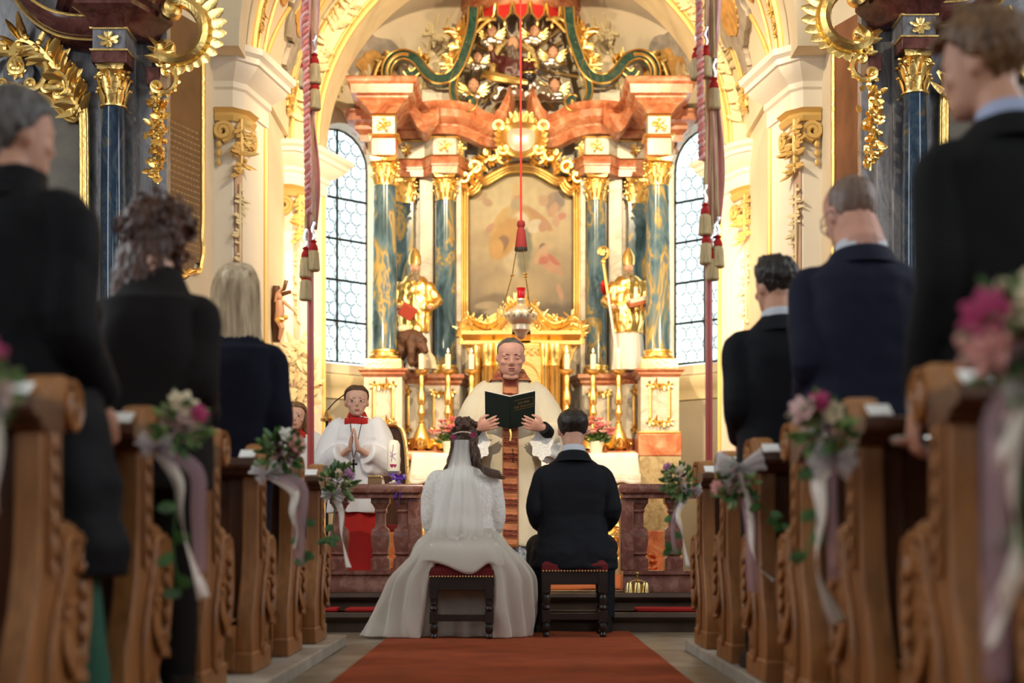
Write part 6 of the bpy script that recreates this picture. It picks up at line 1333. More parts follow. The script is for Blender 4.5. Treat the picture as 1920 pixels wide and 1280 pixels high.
def clothing(t, name, mb, m, vox=.012, wr=.008, ws=9, zs=1.0, seed=0, smooth=2, mask=None, parent=None, ang=180):
    me = remesh(mb, vox, smooth)
    if wr: wrinkle(me, wr, ws, seed, zs, mask)
    return obj(name, me, m, parent or t, local=True, ang=ang)
def skinbody(t, mb, m, vox=.007, local=True): return obj('body', remesh(mb, vox, 2, .4), m, t, local=True, ang=180)
def shoes(t, z, xs, y=0, m='iron', L=.28):
    for x in xs:
        k = MB(); k.loft([se((x, y+o, z+h_), w_, l_, 18, 2.2) for h_, o, w_, l_ in ((0, .05, .048, L/2), (.02, .05, .05, L/2), (.05, .045, .046, L/2-.015), (.075, .0, .042, .09), (.11, -.03, .04, .06))]); obj('shoe', k, M[m], t, local=True)
def standing(label, px, Y, H, fl, yaw, suit, skin, hyaw=0, pitch=0, roll=0, shw=.215, waist=.175, hip=.19, dep=.125, hem=.47, lwr=None, rwr=None, lel=None, rel=None, fat=0, headh=None, lean=0, vox=.009, wr=.009, hx=0, sleeve=(.068, .058, .046), vent=True, trous=None, neckf=.0, headz=0, hands=True, slope=0.0):
    t = thing('person', label, 'person', ((px-HX)*Y/F, Y, fl), yaw, None); h = headh or .132*H
    zs = H*.818; zn = H*.85; sl = shw-.03
    L = lambda z: lean*(z/H)**2
    j = MB(); torso(j, [(H*hem, 0, -.01, hip+.005, dep), (H*.52, 0, 0, hip, dep), (H*.60, 0, L(H*.6), waist, dep-.005), (H*.68, 0, L(H*.68), waist+.015, dep), (H*.75, 0, L(H*.75), shw-.03, dep), (H*.79, 0, L(H*.79), shw-.022, dep-.015), (zs-.005-slope, 0, L(zs), shw-.06, dep-.035), (zs+.025-slope*.5, 0, L(zs)+.005, shw*.56, dep*.55), (zn, 0, L(zn)+.012, .078, .07), (zn+.012, 0, L(zn)+.015, .07, .066)])
    arms = []
    for s, wv, ev in ((-1, lwr, lel), (1, rwr, rel)):
        sh_ = V((s*sl, L(zs), zs-.07-slope)); el_ = V(ev) if ev else V((s*(shw+.045), L(zs)*.5-.03, H*.625)); wr_ = V(wv) if wv else V((s*(shw+.035), .05, H*.485)); arms.append((s, sh_, el_, wr_))
        limb(j, [sh_-V((s*.06, 0, -.022)), sh_, sh_.lerp(el_, .5), el_, el_.lerp(wr_, .5), wr_], [sleeve[0]*.9, sleeve[0], sleeve[0]*.95, sleeve[1], sleeve[1]*.9, sleeve[2]])
    if vent: pass
    jk = clothing(t, 'jacket', j, suit, vox, wr, 8, .8, px*.01, 3)
    T = head_T((hx, L(zn)+.055+neckf, zn+.035*H/1.75+headz), hyaw, pitch, roll)
    b = MB(); add_head(b, T, h, fat); b.tube([V((0, L(zn)-.005, zn-.06)), V((0, L(zn)+.0, zn+.01)), T @ V((0, -.08*h, .18*h)), T @ V((0, -.09*h, .34*h))], [.062+fat*.12, .060+fat*.13, .058+fat*.12, .058+fat*.08], 16)
    torso(b, [(zs-.25, 0, L(zs), shw-.08, dep-.05), (zs-.05, 0, L(zs), shw-.09, dep-.06), (zn-.03, 0, L(zn), .06, .055)])
    for s, sh_, el_, wr_ in arms:
        limb(b, [sh_, el_, wr_], [.035, .032, .028], 10)
        if hands: hand(b, wr_+(wr_-el_).normalized()*.02, (wr_-el_)+V((0, .05, -.1)), V((s, .2, 0)), V((0, 1, 0)), .18, .45)
    body = skinbody(t, b, skin)
    # trousers
    if trous is not None:
        k = MB()
        for s in (-1, 1): limb(k, [V((s*.085, 0, H*.50)), V((s*.085, .0, H*.28)), V((s*.085, -.01, .07))], [.088, .070, .058])
        torso(k, [(H*.45, 0, 0, hip-.03, dep-.02), (H*.55, 0, 0, hip-.04, dep-.02)]); clothing(t, 'trousers', k, trous, .014, .006); shoes(t, 0, (-.10, .10))
    return t, T, h, body, zn, L
def collar(t, zn, L, m, r=.068, tall=.03, tilt=.012, y=.012):
    c_ = MB(); n = 28
    for i in range(2): pass
    c_.loft([[V((rr*math.cos(a), y+L(zn)+rr*.97*math.sin(a), zn+.004+zz-tilt*math.sin(a))) for a in [2*PI*k/n for k in range(n)]] for zz, rr in ((-.03, r+.012), (tall-.004, r+.002), (tall, r-.002), (tall-.006, r-.006), (-.03, r+.0))], cap=False); return obj('shirt_collar', c_, m, t, local=True)
def jacket_collar(t, zn, L, m, r=.08):
    c_ = MB(); n = 30; c_.loft([[V((rr*1.06*math.cos(a), .010+L(zn)+rr*math.sin(a), zn+zz-.02*math.sin(a))) for a in [PI*.92+PI*1.16*k/n for k in range(n+1)]] for zz, rr in ((-.075, r+.042), (-.045, r+.022), (-.014, r+.006), (-.010, r+.0), (-.018, r-.004), (-.06, r))], cap=False, wrap=False); return obj('jacket_collar', c_, m, t, local=True)
# ---- right side, nearest: young man with fair hair, head turned left
t, T, h, body, zn, L = standing('young man in dark suit with tousled light brown hair, nearest on the right', 1890, 3.55, 1.86, .06, .08, M['black_suit'], M['skin'], hyaw=.75, pitch=-.10, shw=0.205, waist=0.175, trous=M['black_suit'], lel=(-.205, -.06, 1.17), lwr=(-.205, .06, .90), hx=-0.03, hip=0.18)
collar(t, zn, L, M['blue_shirt'], .071, .026, .016); jacket_collar(t, zn, L, M['black_suit'])
def ex(m):
    for k in range(16): a = U(-1, 1); p = T @ (V((a*.26, .05+U(-.25, .30), .97))*h); d = (T.to_3x3() @ V((a*.4+U(-.3, .3), .35+U(-.2, .5), .7))).normalized(); m.tube([p, p+d*.03, p+d*.05+V((0, 0, -.004))], [.014, .012, .005], 6)
    for k in range(8): p = T @ (V((U(-.25, .3), .37, .84))*h); d = T.to_3x3() @ V((U(-.3, .3), .8, -.15)); m.tube([p, p+d*.025, p+d*.045+V((0, 0, -.012))], [.013, .011, .004], 6)
obj('hair', hair_cap(T, h, .065, .20, top=.06, seed=1, amp=.03, extra=ex, grow=lambda z: .35+.9*sm((z-.25)/.4)), M['hair_light'], body, local=True, ang=180)
# ---- bald man with glasses
t, T, h, body, zn, L = standing('heavy balding man in navy suit with glasses and bowed head', 1622, 5.14, 1.87, .06, .02, M['navy_suit'], M['skin_red'], hyaw=.28, pitch=-.36, shw=0.235, waist=0.225, hip=0.23, dep=.165, fat=.22, trous=M['navy_suit'], lel=(-.225, -.05, 1.17), lwr=(-.17, .18, 1.0), wr=.012, lean=.06, headh=.262, neckf=.02, slope=.01, rel=(.225, -.05, 1.17), rwr=(.17, .18, 1.0))
collar(t, zn, L, M['shirt'], .090, .024, .016); jacket_collar(t, zn, L, M['navy_suit'], .101)
obj('hair', hair_cap(T, h, .012, .22, lambda z: interp([(.2, -.2), (.48, -.13), (.5, .0), (.7, -.02), (.86, -.10), (.93, -.20), (1, -.3)], z)[0], top=0, seed=2, amp=.012), M['hair_stubble'], body, local=True, ang=180)
g = MB()
for s in (-1, 1):
    g.tube([T @ (V((s*.14+.11*math.cos(a), .405, .48+.085*math.sin(a)))*h) for a in [2*PI*i/14 for i in range(15)]], .0022, 5); g.tube([T @ (V((s*.25, .40, .50))*h), T @ (V((s*.355, .20, .50))*h), T @ (V((s*.36, -.06, .49))*h), T @ (V((s*.35, -.12, .42))*h)], .0025, 5)
g.tube([T @ (V((-.03, .42, .50))*h), T @ (V((.03, .42, .50))*h)], .002, 5); obj('glasses', g, M['iron'], t, local=True)
# ---- dark haired man
t, T, h, body, zn, L = standing('man in charcoal suit with short dark hair, farthest guest on the right', 1461, 5.93, 1.715, .06, .05, M['dark_suit'], M['skin'], hyaw=.30, pitch=-.08, shw=0.2, waist=0.17, hip=0.175, trous=M['dark_suit'], lel=(-.19, -.05, 1.08), lwr=(-.13, .18, .97), wr=.009, rel=(.19, -.05, 1.08), rwr=(.13, .18, .97))
collar(t, zn, L, M['shirt'], .070, .026, .014); jacket_collar(t, zn, L, M['dark_suit'])
def ex(m):
    for k in range(26): p = T @ (V((U(-.3, .3), U(-.3, .3), .95))*h); d = (T.to_3x3() @ V((U(-.4, .4), .3+U(-.3, .3), .8))); m.tube([p, p+d*.018, p+d*.028], [.012, .010, .005], 6)
obj('hair', hair_cap(T, h, .05, .22, top=.06, seed=3, amp=.04, extra=ex, grow=lambda z: .3+.8*sm((z-.3)/.35)), M['hair_dark'], body, local=True, ang=180)
# ---- left, nearest: long puffer coat, grey hair
t, T, h, body, zn, L = standing('grey haired person in long black quilted coat, nearest on the left', 8, 3.79, 1.745, .06, -.25, M['puffer'], M['skin'], hyaw=-.55, pitch=-.05, shw=0.215, waist=0.21, hip=0.22, dep=.17, hem=.28, rel=(.215, -.04, 1.08), rwr=(.20, .14, .92), sleeve=(.088, .078, .062), wr=.012)
def ex(m):
    for k in range(10): p = T @ (V((.02*k-.1, -.36, .35-.02*k))*h); m.ell(p, .03, .03, .045, 7, 5)
obj('hair', hair_cap(T, h, .06, .05, top=.05, seed=4, amp=.03, extra=ex), M['hair_grey'], body, local=True, ang=180)
m = MB(); torso(m, [(.52, .10, .0, .205, .15), (.60, .10, .0, .213, .158), (.68, .08, 0, .203, .152), (.77, .075, 0, .208, .158), (.86, .055, 0, .198, .152), (.95, .04, 0, .203, .156), (1.02, .03, 0, .19, .15)]); m.v = [v+V((.035, 0, -.08)) for v in m.v]; clothing(t, 'quilted_coat_skirt', m, M['puffer'], .012, .010, 8)
m = MB(); m.loft([se((0, -.03+.02*i, zn-.06+.035*i), .13-.012*i, .11-.008*i, 24) for i in range(4)]); clothing(t, 'hood', m, M['puffer'], .010, .012, 12)
m = MB(); m.loft([[V((.10+.155*(1+.15*math.sin(5*a+z*4))*math.cos(a)*k_, .02+.14*(1+.15*math.sin(6*a))*math.sin(a)*k_, z)) for a in [2*PI*i/40 for i in range(40)]] for z, k_ in ((.02, 1.15), (.2, 1.05), (.45, .95), (.62, .85))]); obj('green_skirt', m, M['green_cloth'], t, local=True); shoes(t, 0, (.05, .22))
# ---- woman with curly auburn hair
t, T, h, body, zn, L = standing('woman in black blazer with short curly auburn hair and bowed head', 286, 4.58, 1.655, .06, -.12, M['blazer'], M['skin_pale'], hyaw=-.35, pitch=-.28, shw=0.182, waist=0.17, hip=0.19, dep=.15, hem=.42, rel=(.17, -.03, 1.02), rwr=(.10, .22, .96), lel=(-.17, -.03, 1.02), lwr=(-.10, .22, .96), wr=.010, sleeve=(.066, .06, .052), lean=.03, trous=M['blazer'], headh=.222, slope=.03, headz=-.035, hx=-.03)
hm = MB(); rr = random.Random(9)
def ex(m):
    m.loft([[T @ (V((w_*math.cos(a), -.25+.26*math.sin(a), z))*h) for a in [2*PI*i/18 for i in range(18)]] for z, w_ in ((-.85, .30), (-.6, .40), (-.3, .45), (0, .47), (.4, .46))])
    for k in range(110):
        a = rr.uniform(0, 2*PI); z = rr.uniform(-.45, 1.02); w_, f, b_ = interp(HP, max(.15, min(z, .95))); x = math.cos(a)*(w_+.10); y = math.sin(a)*((f+.06) if math.sin(a) > 0 else -b_+.10)
        if y > .12 and z < .75: continue
        p = T @ (V((x, y, z))*h); m.ell(p, .026, .026, .032, 7, 5)
obj('hair', hair_cap(T, h, .15, -.15, top=.10, seed=5, amp=.05, extra=ex, vox=.007), M['hair_auburn'], body, local=True, ang=180)
m = MB()
for k in range(60):
    a = rr.uniform(0, 2*PI); z = rr.uniform(.1, 1.0); w_, f, b_ = interp(HP, min(z, .95)); x = math.cos(a)*(w_+.17); y = math.sin(a)*((f+.10) if math.sin(a) > 0 else -b_+.17)
    if y > .14 and z < .78: continue
    c_ = V((x, y, z+.05))*h; d = V((x, y, .2)).normalized(); u = d.orthogonal().normalized(); v = d.cross(u); pts = [T @ (c_+d*(.004*i)+(u*math.cos(i*.8+k)+v*math.sin(i*.8+k))*.013) for i in range(10)]; m.tube(pts, [.006, .007, .003], 5)
obj('curls', m, M['hair_auburn'], body, local=True, kind='stuff')
# ---- blonde woman in navy knit
t, T, h, body, zn, L = standing('woman with shoulder length blonde hair and navy sweater, third guest on the left', 441, 6.30, 1.745, .06, 0, M['navy_knit'], M['skin_pale'], hyaw=.05, pitch=-.10, shw=0.2, waist=0.18, hip=0.2, dep=.13, hem=.46, rel=(.205, -.03, 1.06), rwr=(.12, .20, .97), lel=(-.205, -.03, 1.06), lwr=(-.12, .20, .97), wr=.006, sleeve=(.064, .06, .048), trous=M['navy_knit'], headh=.232, slope=.03)
obj('hair', hair_cap(T, h, .075, .0, lambda z: interp([(0, .06), (.6, .1), (.75, .2), (.85, .45), (1, .5)], z)[0], top=.06, seed=6, amp=.02, extra=lambda m: m.loft([[T @ V((x*w_*h, (y-.02)*h, z*h)) for x, y in [(1*math.cos(a), -.22+.24*math.sin(a)) for a in [2*PI*i/20 for i in range(20)]]] for z, w_ in ((-.62, .36), (-.5, .44), (-.2, .45), (.1, .43), (.5, .42), (.8, .35))])), M['hair_blonde'], body, local=True, ang=180)
m = MB(); rr = random.Random(11)
for k in range(230):
    x0 = rr.gauss(0, .12); a = rr.uniform(-1.35, 1.35); x = math.sin(a)*.44; y = -.24-math.cos(a)*.27
    L0 = rr.uniform(-.92, -.55); p = [V((x*.15, -.05, 1.07)), V((x*.62, y*.55, 1.0)), V((x*.98, y*.98, .66)), V((x*1.06, y*1.0, .2)), V((x*1.04+rr.uniform(-.04, .04), y*.98, -.25)), V((x*(1.05+rr.uniform(-.1, .25))+rr.uniform(-.06, .06), y*.92+rr.uniform(-.05, .05), L0))]
    m.tube([T @ (q_*h) for q_ in cr(p, 3)], [.0055, .008, .008, .0025], 4)
obj('hair_strands', m, M['hair_blonde'], body, local=True, kind='stuff')
# ---- groom, seated
gz = .49; t = thing('groom', 'seated groom in black suit seen from behind, short dark hair', 'person', ((1076-HX)*8.68/F, 8.68, .012)); gz -= .012
j = MB(); torso(j, [(gz-.07, 0, .0, .275, .19), (gz+.03, 0, .01, .265, .19), (gz+.14, 0, .03, .215, .145), (gz+.25, 0, .05, .20, .125), (gz+.36, 0, .05, .205, .125), (gz+.46, 0, .05, .215, .12), (gz+.52, 0, .05, .20, .105), (gz+.56, 0, .055, .165, .085), (gz+.595, 0, .06, .115, .07), (gz+.635, 0, .065, .078, .066), (gz+.645, 0, .065, .07, .06)])
for s in (-1, 1): limb(j, [V((s*.14, .05, gz+.515)), V((s*.185, .05, gz+.48)), V((s*.225, .03, gz+.36)), V((s*.235, .02, gz+.27)), V((s*.19, .16, gz+.19)), V((s*.09, .30, gz+.16))], [.06, .066, .060, .056, .050, .045])
def bottom(p): return .4+1.2*sm((gz+.3-p.z)/.3)
clothing(t, 'jacket', j, M['dark_suit'], .010, .015, 8, 1.4, 3.3, 3, bottom)
k = MB()
for s in (-1, 1): limb(k, [V((s*.13, .0, gz+.06)), V((s*.19, .22, gz+.05)), V((s*.215, .40, gz+.03)), V((s*.215, .37, gz-.20)), V((s*.215, .31, .08))], [.10, .095, .075, .064, .058])
clothing(t, 'trousers', k, M['dark_suit'], .012, .008)
shoes(t, 0, (-.215, .215), .34)
T = head_T((0, .105, gz+.672), 0, -.16, 0, 1.08); h = .238; b = MB(); add_head(b, T, h, .03); b.tube([V((0, .06, gz+.58)), V((0, .065, gz+.66)), T @ V((0, -.08*h, .2*h)), T @ V((0, -.09*h, .34*h))], [.066, .066, .066, .066], 16); torso(b, [(gz+.4, 0, .05, .13, .07), (gz+.56, 0, .05, .12, .06), (gz+.62, 0, .06, .06, .05)])
for s in (-1, 1): limb(b, [V((s*.18, .05, gz+.52)), V((s*.235, .02, gz+.27)), V((s*.09, .30, gz+.16))], [.03, .03, .026]); hand(b, V((s*.08, .32, gz+.155)), (-s*.5, .8, -.1), (0, 0, 1), (-s*.6, -.4, 0), .18, .35)
body = skinbody(t, b, M['skin']); collar(t, gz+.645, lambda z: .055, M['shirt'], .070, .028, .014); jacket_collar(t, gz+.645, lambda z: .055, M['dark_suit'], .082)
obj('hair', hair_cap(T, h, .032, .08, top=.02, seed=7, amp=.02, grow=lambda z: .06+1.2*sm((z-.15)/.4)), M['hair_dark'], body, local=True, ang=180)
# ---- bride, seated, with skirt, jacket and veil
BX, BY = (868-HX)*8.52/F, 8.52; sz = .465-.012; t = thing('bride', 'seated bride seen from behind in ivory tulle gown, knitted jacket and veil', 'person', (BX, BY, .012))
j = MB(); torso(j, [(sz+.17, 0, .0, .172, .115), (sz+.19, 0, .0, .178, .12), (sz+.27, 0, .02, .172, .118), (sz+.36, 0, .03, .178, .12), (sz+.44, 0, .045, .18, .115), (sz+.50, 0, .06, .172, .10), (sz+.54, 0, .07, .14, .08), (sz+.565, 0, .085, .09, .065), (sz+.575, 0, .09, .07, .055)])
for s in (-1, 1): limb(j, [V((s*.12, .06, sz+.50)), V((s*.165, .05, sz+.485)), V((s*.20, .03, sz+.36)), V((s*.198, .03, sz+.22)), V((s*.15, .18, sz+.17)), V((s*.07, .28, sz+.16))], [.05, .058, .054, .050, .046, .038])
clothing(t, 'knitted_jacket', j, M['lace'], .009, .006, 12, 1, 5.5)
T = head_T((0, .165, sz+.62), 0, -.42); h = .212; b = MB(); add_head(b, T, h, 0, .9); b.tube([V((0, .08, sz+.50)), V((0, .095, sz+.57)), T @ V((0, -.1*h, .2*h)), T @ V((0, -.1*h, .34*h))], [.052, .048, .046, .048], 14); torso(b, [(sz+.2, 0, .02, .13, .08), (sz+.4, 0, .04, .13, .08), (sz+.52, 0, .07, .10, .055)])
for s in (-1, 1): limb(b, [V((s*.14, .06, sz+.49)), V((s*.198, .03, sz+.22)), V((s*.07, .28, sz+.16))], [.028, .027, .022]); hand(b, V((s*.06, .30, sz+.155)), (-s*.5, .8, -.1), (0, 0, 1), (-s*.6, -.4, 0), .165, .3)
body = skinbody(t, b, M['skin_pale'])
rr = random.Random(21)
def ex(m):
    for k in range(46): a = rr.uniform(0, 2*PI); r_ = rr.uniform(.05, .34); p = T @ (V((math.cos(a)*r_*1.0, -.30+math.sin(a)*.30, .62+rr.uniform(-.05, .30)+.15*(1-r_)))*h); m.ell(p, .022, .022, .022, 7, 5)
    m.loft([[T @ V((x*w_*h, y*h, z*h)) for x, y in [(math.cos(a), -.22+.2*math.sin(a)) for a in [2*PI*i/16 for i in range(16)]]] for z, w_ in ((-.35, .25), (-.1, .33), (.2, .36), (.6, .36))])
obj('hair', hair_cap(T, h, .06, .05, lambda z: interp([(0, -.0), (.6, .1), (.75, .25), (.85, .45), (1, .5)], z)[0], top=.06, seed=8, amp=.05, extra=ex), M['hair_brown'], body, local=True, ang=180)
m = MB()
for k in range(34):                                    # loose curls falling over the shoulders
    s = 1 if k % 3 else -1; x = s*rr.uniform(.22, .40); p = [V((x*.8, -.25, .5)), V((x, -.32, .15)), V((x*1.15+s*.03, -.36, -.25)), V((x*1.2+s*rr.uniform(0, .25), -.36+rr.uniform(-.05, .1), -.6-rr.uniform(0, .45)))]
    pts = cr([T @ (q_*h) for q_ in p], 7); n_ = len(pts); m.tube([q_+V((.010*math.sin(i*.9+k)*i/n_, .010*math.cos(i*.9+k)*i/n_, 0)) for i, q_ in enumerate(pts)], [.006, .010, .008, .002], 5)
for k in range(5): pts = cr([T @ (V((.34, -.3, -.15))*h), V((.13, -.04, sz+.56-.008*k)), V((.19+.01*k, -.02, sz+.545-.012*k)), V((.222+.008*k, .0, sz+.54-.01*k))], 5); m.tube(pts, [.008, .009, .003], 5)
obj('loose_curls', m, M['hair_brown'], body, local=True, kind='stuff')
for k, (x, z, c_) in enumerate(((-.30, .30, 'magenta_petal'), (.27, .38, 'magenta_petal'), (-.02, .86, 'rose_pink'))):
    m = MB(); p = T @ (V((x, -.60 if k < 2 else -.45, z+.1))*h)
    for j_ in range(6): a = j_*PI/3; leaf(m, p, (math.cos(a), -.5, math.sin(a)), (0, -1, 0), .022, .018, .5, 4)
    m.ell(p+V((0, -.008, 0)), .009, .009, .009, 7, 5); obj('hair_flower', m, M[c_], body, local=True)
m = MB()
for k in range(22): a = PI*.15+PI*.7*k/21; p = T @ (V((.34*math.cos(a), -.58-.04*math.sin(a), .40+.16*math.sin(a)))*h); m.ell(p, .006, .006, .006, 6, 4)
obj('pearl_comb', m, M['silver'], body, local=True, kind='stuff')
# skirt: one draped sheet from the waist over the stool's sides to the floor, open where the stool stands
def wl(px, py, Y): p = P(px, py, Y); return p-V((BX, BY, .012))
prof_ = [(0, .66), (.08, .63), (.2, .55), (.34, .42), (.55, .25), (.78, .10), (1, .0)]
def skirt(u, v):
    a = lerp(-PI*.5+.52, PI*1.5-.52, u)                        # runs from near right round the far side to near left
    z = interp(prof_, v)[0]*.985; c_, s_ = math.cos(a), math.sin(a)
    left = max(0, -c_); right = max(0, c_); R_ = sm(v*1.15)
    x = c_*lerp(.17, .335+.09*right*sm(v*3)*(1-v*.75)+.22*left*v**1.5, sm(v*2.2)); y = (.17+.30*max(0, s_)*R_) * s_*lerp(.7, 1.35, R_) + .14*R_
    if s_ < 0: y = lerp(-.10, -.165, sm(v*3))+.22*(1+s_)*R_
    f = .5+.5*noise.noise(V((math.cos(a)*3.5, math.sin(a)*3.5, v*.9+2))); rip = .02*R_*math.sin(a*19+2*math.sin(v*4))+.05*R_*(f-.5)
    x += c_*rip*1.5+(-.035 if c_ < 0 else .01)*R_*math.sin(v*2.6); y += s_*rip
    return V((x, y, max(.004, z+.012*math.sin(a*13+v*5)*sm(v*3)*(1-v)+.02*(f-.5)*sm(v*2)*(1-v))))
m = MB().grid(skirt, 130, 44); sk = obj('tulle_skirt', m, M['dress'], t, local=True, ang=180); s_ = sk.modifiers.new('t', 'SOLIDIFY'); s_.thickness = .004
# top of the skirt puffed over the seat
def puff(u, v):
    a = lerp(PI, 2*PI, u); r_ = lerp(.10, 1, v); x = math.cos(a)*lerp(.165, .33, v)*1.02; y = math.sin(a)*lerp(.11, .185, sm(v))*(1 if v < .9 else 1.0)+.0
    z = lerp(sz+.185, sz-.005, v**1.7)+.018*math.sin(u*23+1.5*math.sin(u*9))*v**2+.012*noise.noise(V((u*7, v*4, 1)))
    if v > .75: z -= .03*(v-.75)/.25*(1+.7*math.sin(u*15))
    return V((x, y-.015*v, z))
m = MB().grid(puff, 90, 26); o = obj('skirt_top', m, M['dress'], t, local=True, ang=180); s_ = o.modifiers.new('t', 'SOLIDIFY'); s_.thickness = .004
# sheer outer layer with lace sprigs
m = MB().grid(lambda u, v: skirt(u, v)*1.0+V((math.cos(lerp(-PI*.5+.52, PI*1.5-.52, u))*.025*sm(v*2), math.sin(lerp(-PI*.5+.52, PI*1.5-.52, u))*.025*sm(v*2), .004)), 120, 34); obj('tulle_overlay', m, M['tulle'], t, local=True, ang=180)
m = MB().grid(lambda u, v: puff(u, v)+V((0, -.02*v, .012)), 70, 18); obj('tulle_overlay', m, M['tulle'], t, local=True, ang=180)
m = MB()
for k in range(26):
    u, v = U(.05, .95), U(.1, .75); p = puff(u, v)+V((0, -.012, .016)); rosette(m, p, (1, 0, 0), V((0, .35, 1)).normalized(), U(.010, .018), 5)
obj('lace_sprigs', m, M['lace'], t, local=True, kind='stuff')
# inner skirt seen between the stool legs
m = MB().grid(lambda u, v: V((lerp(-.27, .27, u), lerp(.20, -.02, v)+.03*math.sin(u*21)*v+.02*math.sin(u*8), lerp(sz-.05, .004, v))), 60, 12); o = obj('underskirt', m, M['dress'], t, local=True, ang=180); s_ = o.modifiers.new('t', 'SOLIDIFY'); s_.thickness = .003
# veil
def veil(u, v):
    w_ = lerp(.045, .155, sm(v*1.1)); x = lerp(-w_, w_, u)-.02*v-.01; top = T @ (V((0, -.62, .30))*h)
    return V((top.x+x, lerp(top.y-.012, -.145, sm(v*2.2))+.016*math.sin(u*22+v*2)*(.3+v)-.02*math.cos((u-.5)*PI), lerp(top.z, sz+.135+.03*abs(u-.5), v)))
m = MB().grid(veil, 70, 40); obj('veil', m, M['veil'], t, local=True, ang=180)
m = MB().grid(lambda u, v: V((0, .012, 0))+veil(.1+.8*u, v*.52), 50, 24); obj('veil_upper_layer', m, M['veil'], t, local=True, ang=180)
# ---- priest (facing the camera)
t = thing('priest', 'priest in cream chasuble reading aloud from an open dark book', 'person', ((957-HX)*10.0/F, 10.0, .25), PI)
zs = 1.44; c_ = MB()
torso(c_, [(.30, 0, .03, .235, .15), (.55, 0, .03, .225, .15), (.80, 0, .04, .215, .16), (1.0, 0, .05, .22, .175), (1.15, 0, .03, .245, .17), (1.27, 0, .0, .245, .15), (1.36, 0, -.01, .215, .125), (1.42, 0, -.005, .165, .10), (zs+.03, 0, 0, .11, .085), (zs+.05, 0, .0, .085, .075)])
for s in (-1, 1):
    m = c_; limb(m, [V((s*.13, -.01, zs-.03)), V((s*.20, .0, zs-.11)), V((s*.27, .02, 1.20)), V((s*.30, .05, 1.08)), V((s*.265, .19, 1.04)), V((s*.225, .27, 1.05))], [.075, .095, .10, .095, .088, .084])
    m.loft([[V((s*(.31+.0)+s*w_*math.cos(a), .06+y_+d_*math.sin(a), z)) for a in [2*PI*i/18 for i in range(18)]] for z, w_, d_, y_ in ((.80, .03, .05, .06), (.90, .06, .10, .04), (1.02, .08, .14, .03), (1.12, .06, .10, 0))])
    m = MB(); m.loft([[V((s*x+w_*math.cos(a)*(1+.12*math.sin(7*a)), y, z+hh*math.sin(a)*(1+.12*math.sin(7*a)))) for a in [2*PI*i/32 for i in range(32)]] for x, y, z, w_, hh in ((.285, .17, .985, .07, .09), (.25, .24, .975, .075, .10), (.215, .31, .99, .07, .095))]); obj('alb_sleeve', m, M['grey_lace' if False else 'white_cloth'], t, local=True)
    m = MB(); m.loft([[V((s*x+w_*1.03*math.cos(a)*(1+.12*math.sin(7*a)), y, z+hh*1.03*math.sin(a)*(1+.12*math.sin(7*a)))) for a in [2*PI*i/32 for i in range(32)]] for x, y, z, w_, hh in ((.225, .29, .985, .072, .098), (.213, .318, .99, .07, .096))]); obj('lace_cuff', m, M['lace'], t, local=True)
    m = MB(); limb(m, [V((s*.275, .2, 1.05)), V((s*.25, .31, 1.08)), V((s*.222, .392, 1.103))], [.050, .047, .043]); obj('black_cuff', m, M['black_suit'], t, local=True)
ch = clothing(t, 'chasuble', c_, M['cream'], .010, .020, 7, .38, 9.1, 5, lambda p: 1.1 if p.z < 1.1 else .6)
m = MB(); m.loft([[V((.215*math.cos(a)*(1+.06*math.sin(11*a)), .02+.15*math.sin(a)*(1+.06*math.sin(11*a)), z)) for a in [2*PI*i/60 for i in range(60)]] for z in (.04, .20, .36)]); obj('alb_lace_hem', m, M['grey_lace'], t, local=True)
# orphrey band and stole, lying on the front of the chasuble
def front(z): return interp([(.28, .205), (.55, .205), (.8, .22), (1.0, .245), (1.15, .22), (1.3, .165), (1.40, .125), (1.5, .10)], z)[0]
m = MB().grid(lambda u, v: V((lerp(-.055, .055, u), front(lerp(.29, 1.46, v))+.006-.02*abs(u-.5)**2, lerp(.29, 1.46, v))), 6, 40); o = obj('orphrey_band', m, M['band'], t, local=True); s_ = o.modifiers.new('t', 'SOLIDIFY'); s_.thickness = .008
m = MB()
for z in [.36+.105*i for i in range(11)]:
    for k in range(6): zz = z+.010*k*(1 if k % 2 else 1); m.tube([V((-.05, front(zz)+.014, zz)), V((0, front(zz)+.018, zz+.012*math.sin(k*2))), V((.05, front(zz)+.014, zz+.006))], .0028, 4)
obj('woven_pattern', m, mat('dark_crimson_thread', (.17, .015, .02), .6), o, local=True, kind='stuff')
m = MB(); m.loft([se((0, .005, zs+z), w_, d_, 30) for z, w_, d_ in ((.015, .15, .108), (.05, .125, .098), (.095, .10, .09), (.10, .09, .083), (.05, .085, .08))], cap=False); obj('stole_collar', m, M['brocade'], t, local=True)
T = head_T((0, .105, zs+.060), .08, -.25, 0, 1.12); h = .245; b = MB(); add_head(b, T, h, .34, 1.25); b.tube([V((0, .0, zs+.0)), V((0, .01, zs+.10)), T @ V((0, -.08*h, .15*h)), T @ V((0, -.09*h, .32*h))], [.075, .072, .07, .068], 16)
torso(b, [(1.15, 0, 0, .14, .08), (1.40, 0, 0, .13, .07), (zs+.03, 0, 0, .08, .06)])
HB = {}
for s in (-1, 1):
    w_ = V((s*.222, .385, 1.10)); limb(b, [V((s*.18, 0, 1.34)), V((s*.28, .06, 1.08)), w_], [.035, .035, .030], 10); hand(b, w_, (-s*.85, .28, .22), (s*.25, .80, -.45), (s*.2, .35, .85), .165, .22, .9, .10, 1.15)
body = skinbody(t, b, M['skin_red'], .006); face_parts(t, T, h, body, True, M['hair_grey'], 'lips', True)
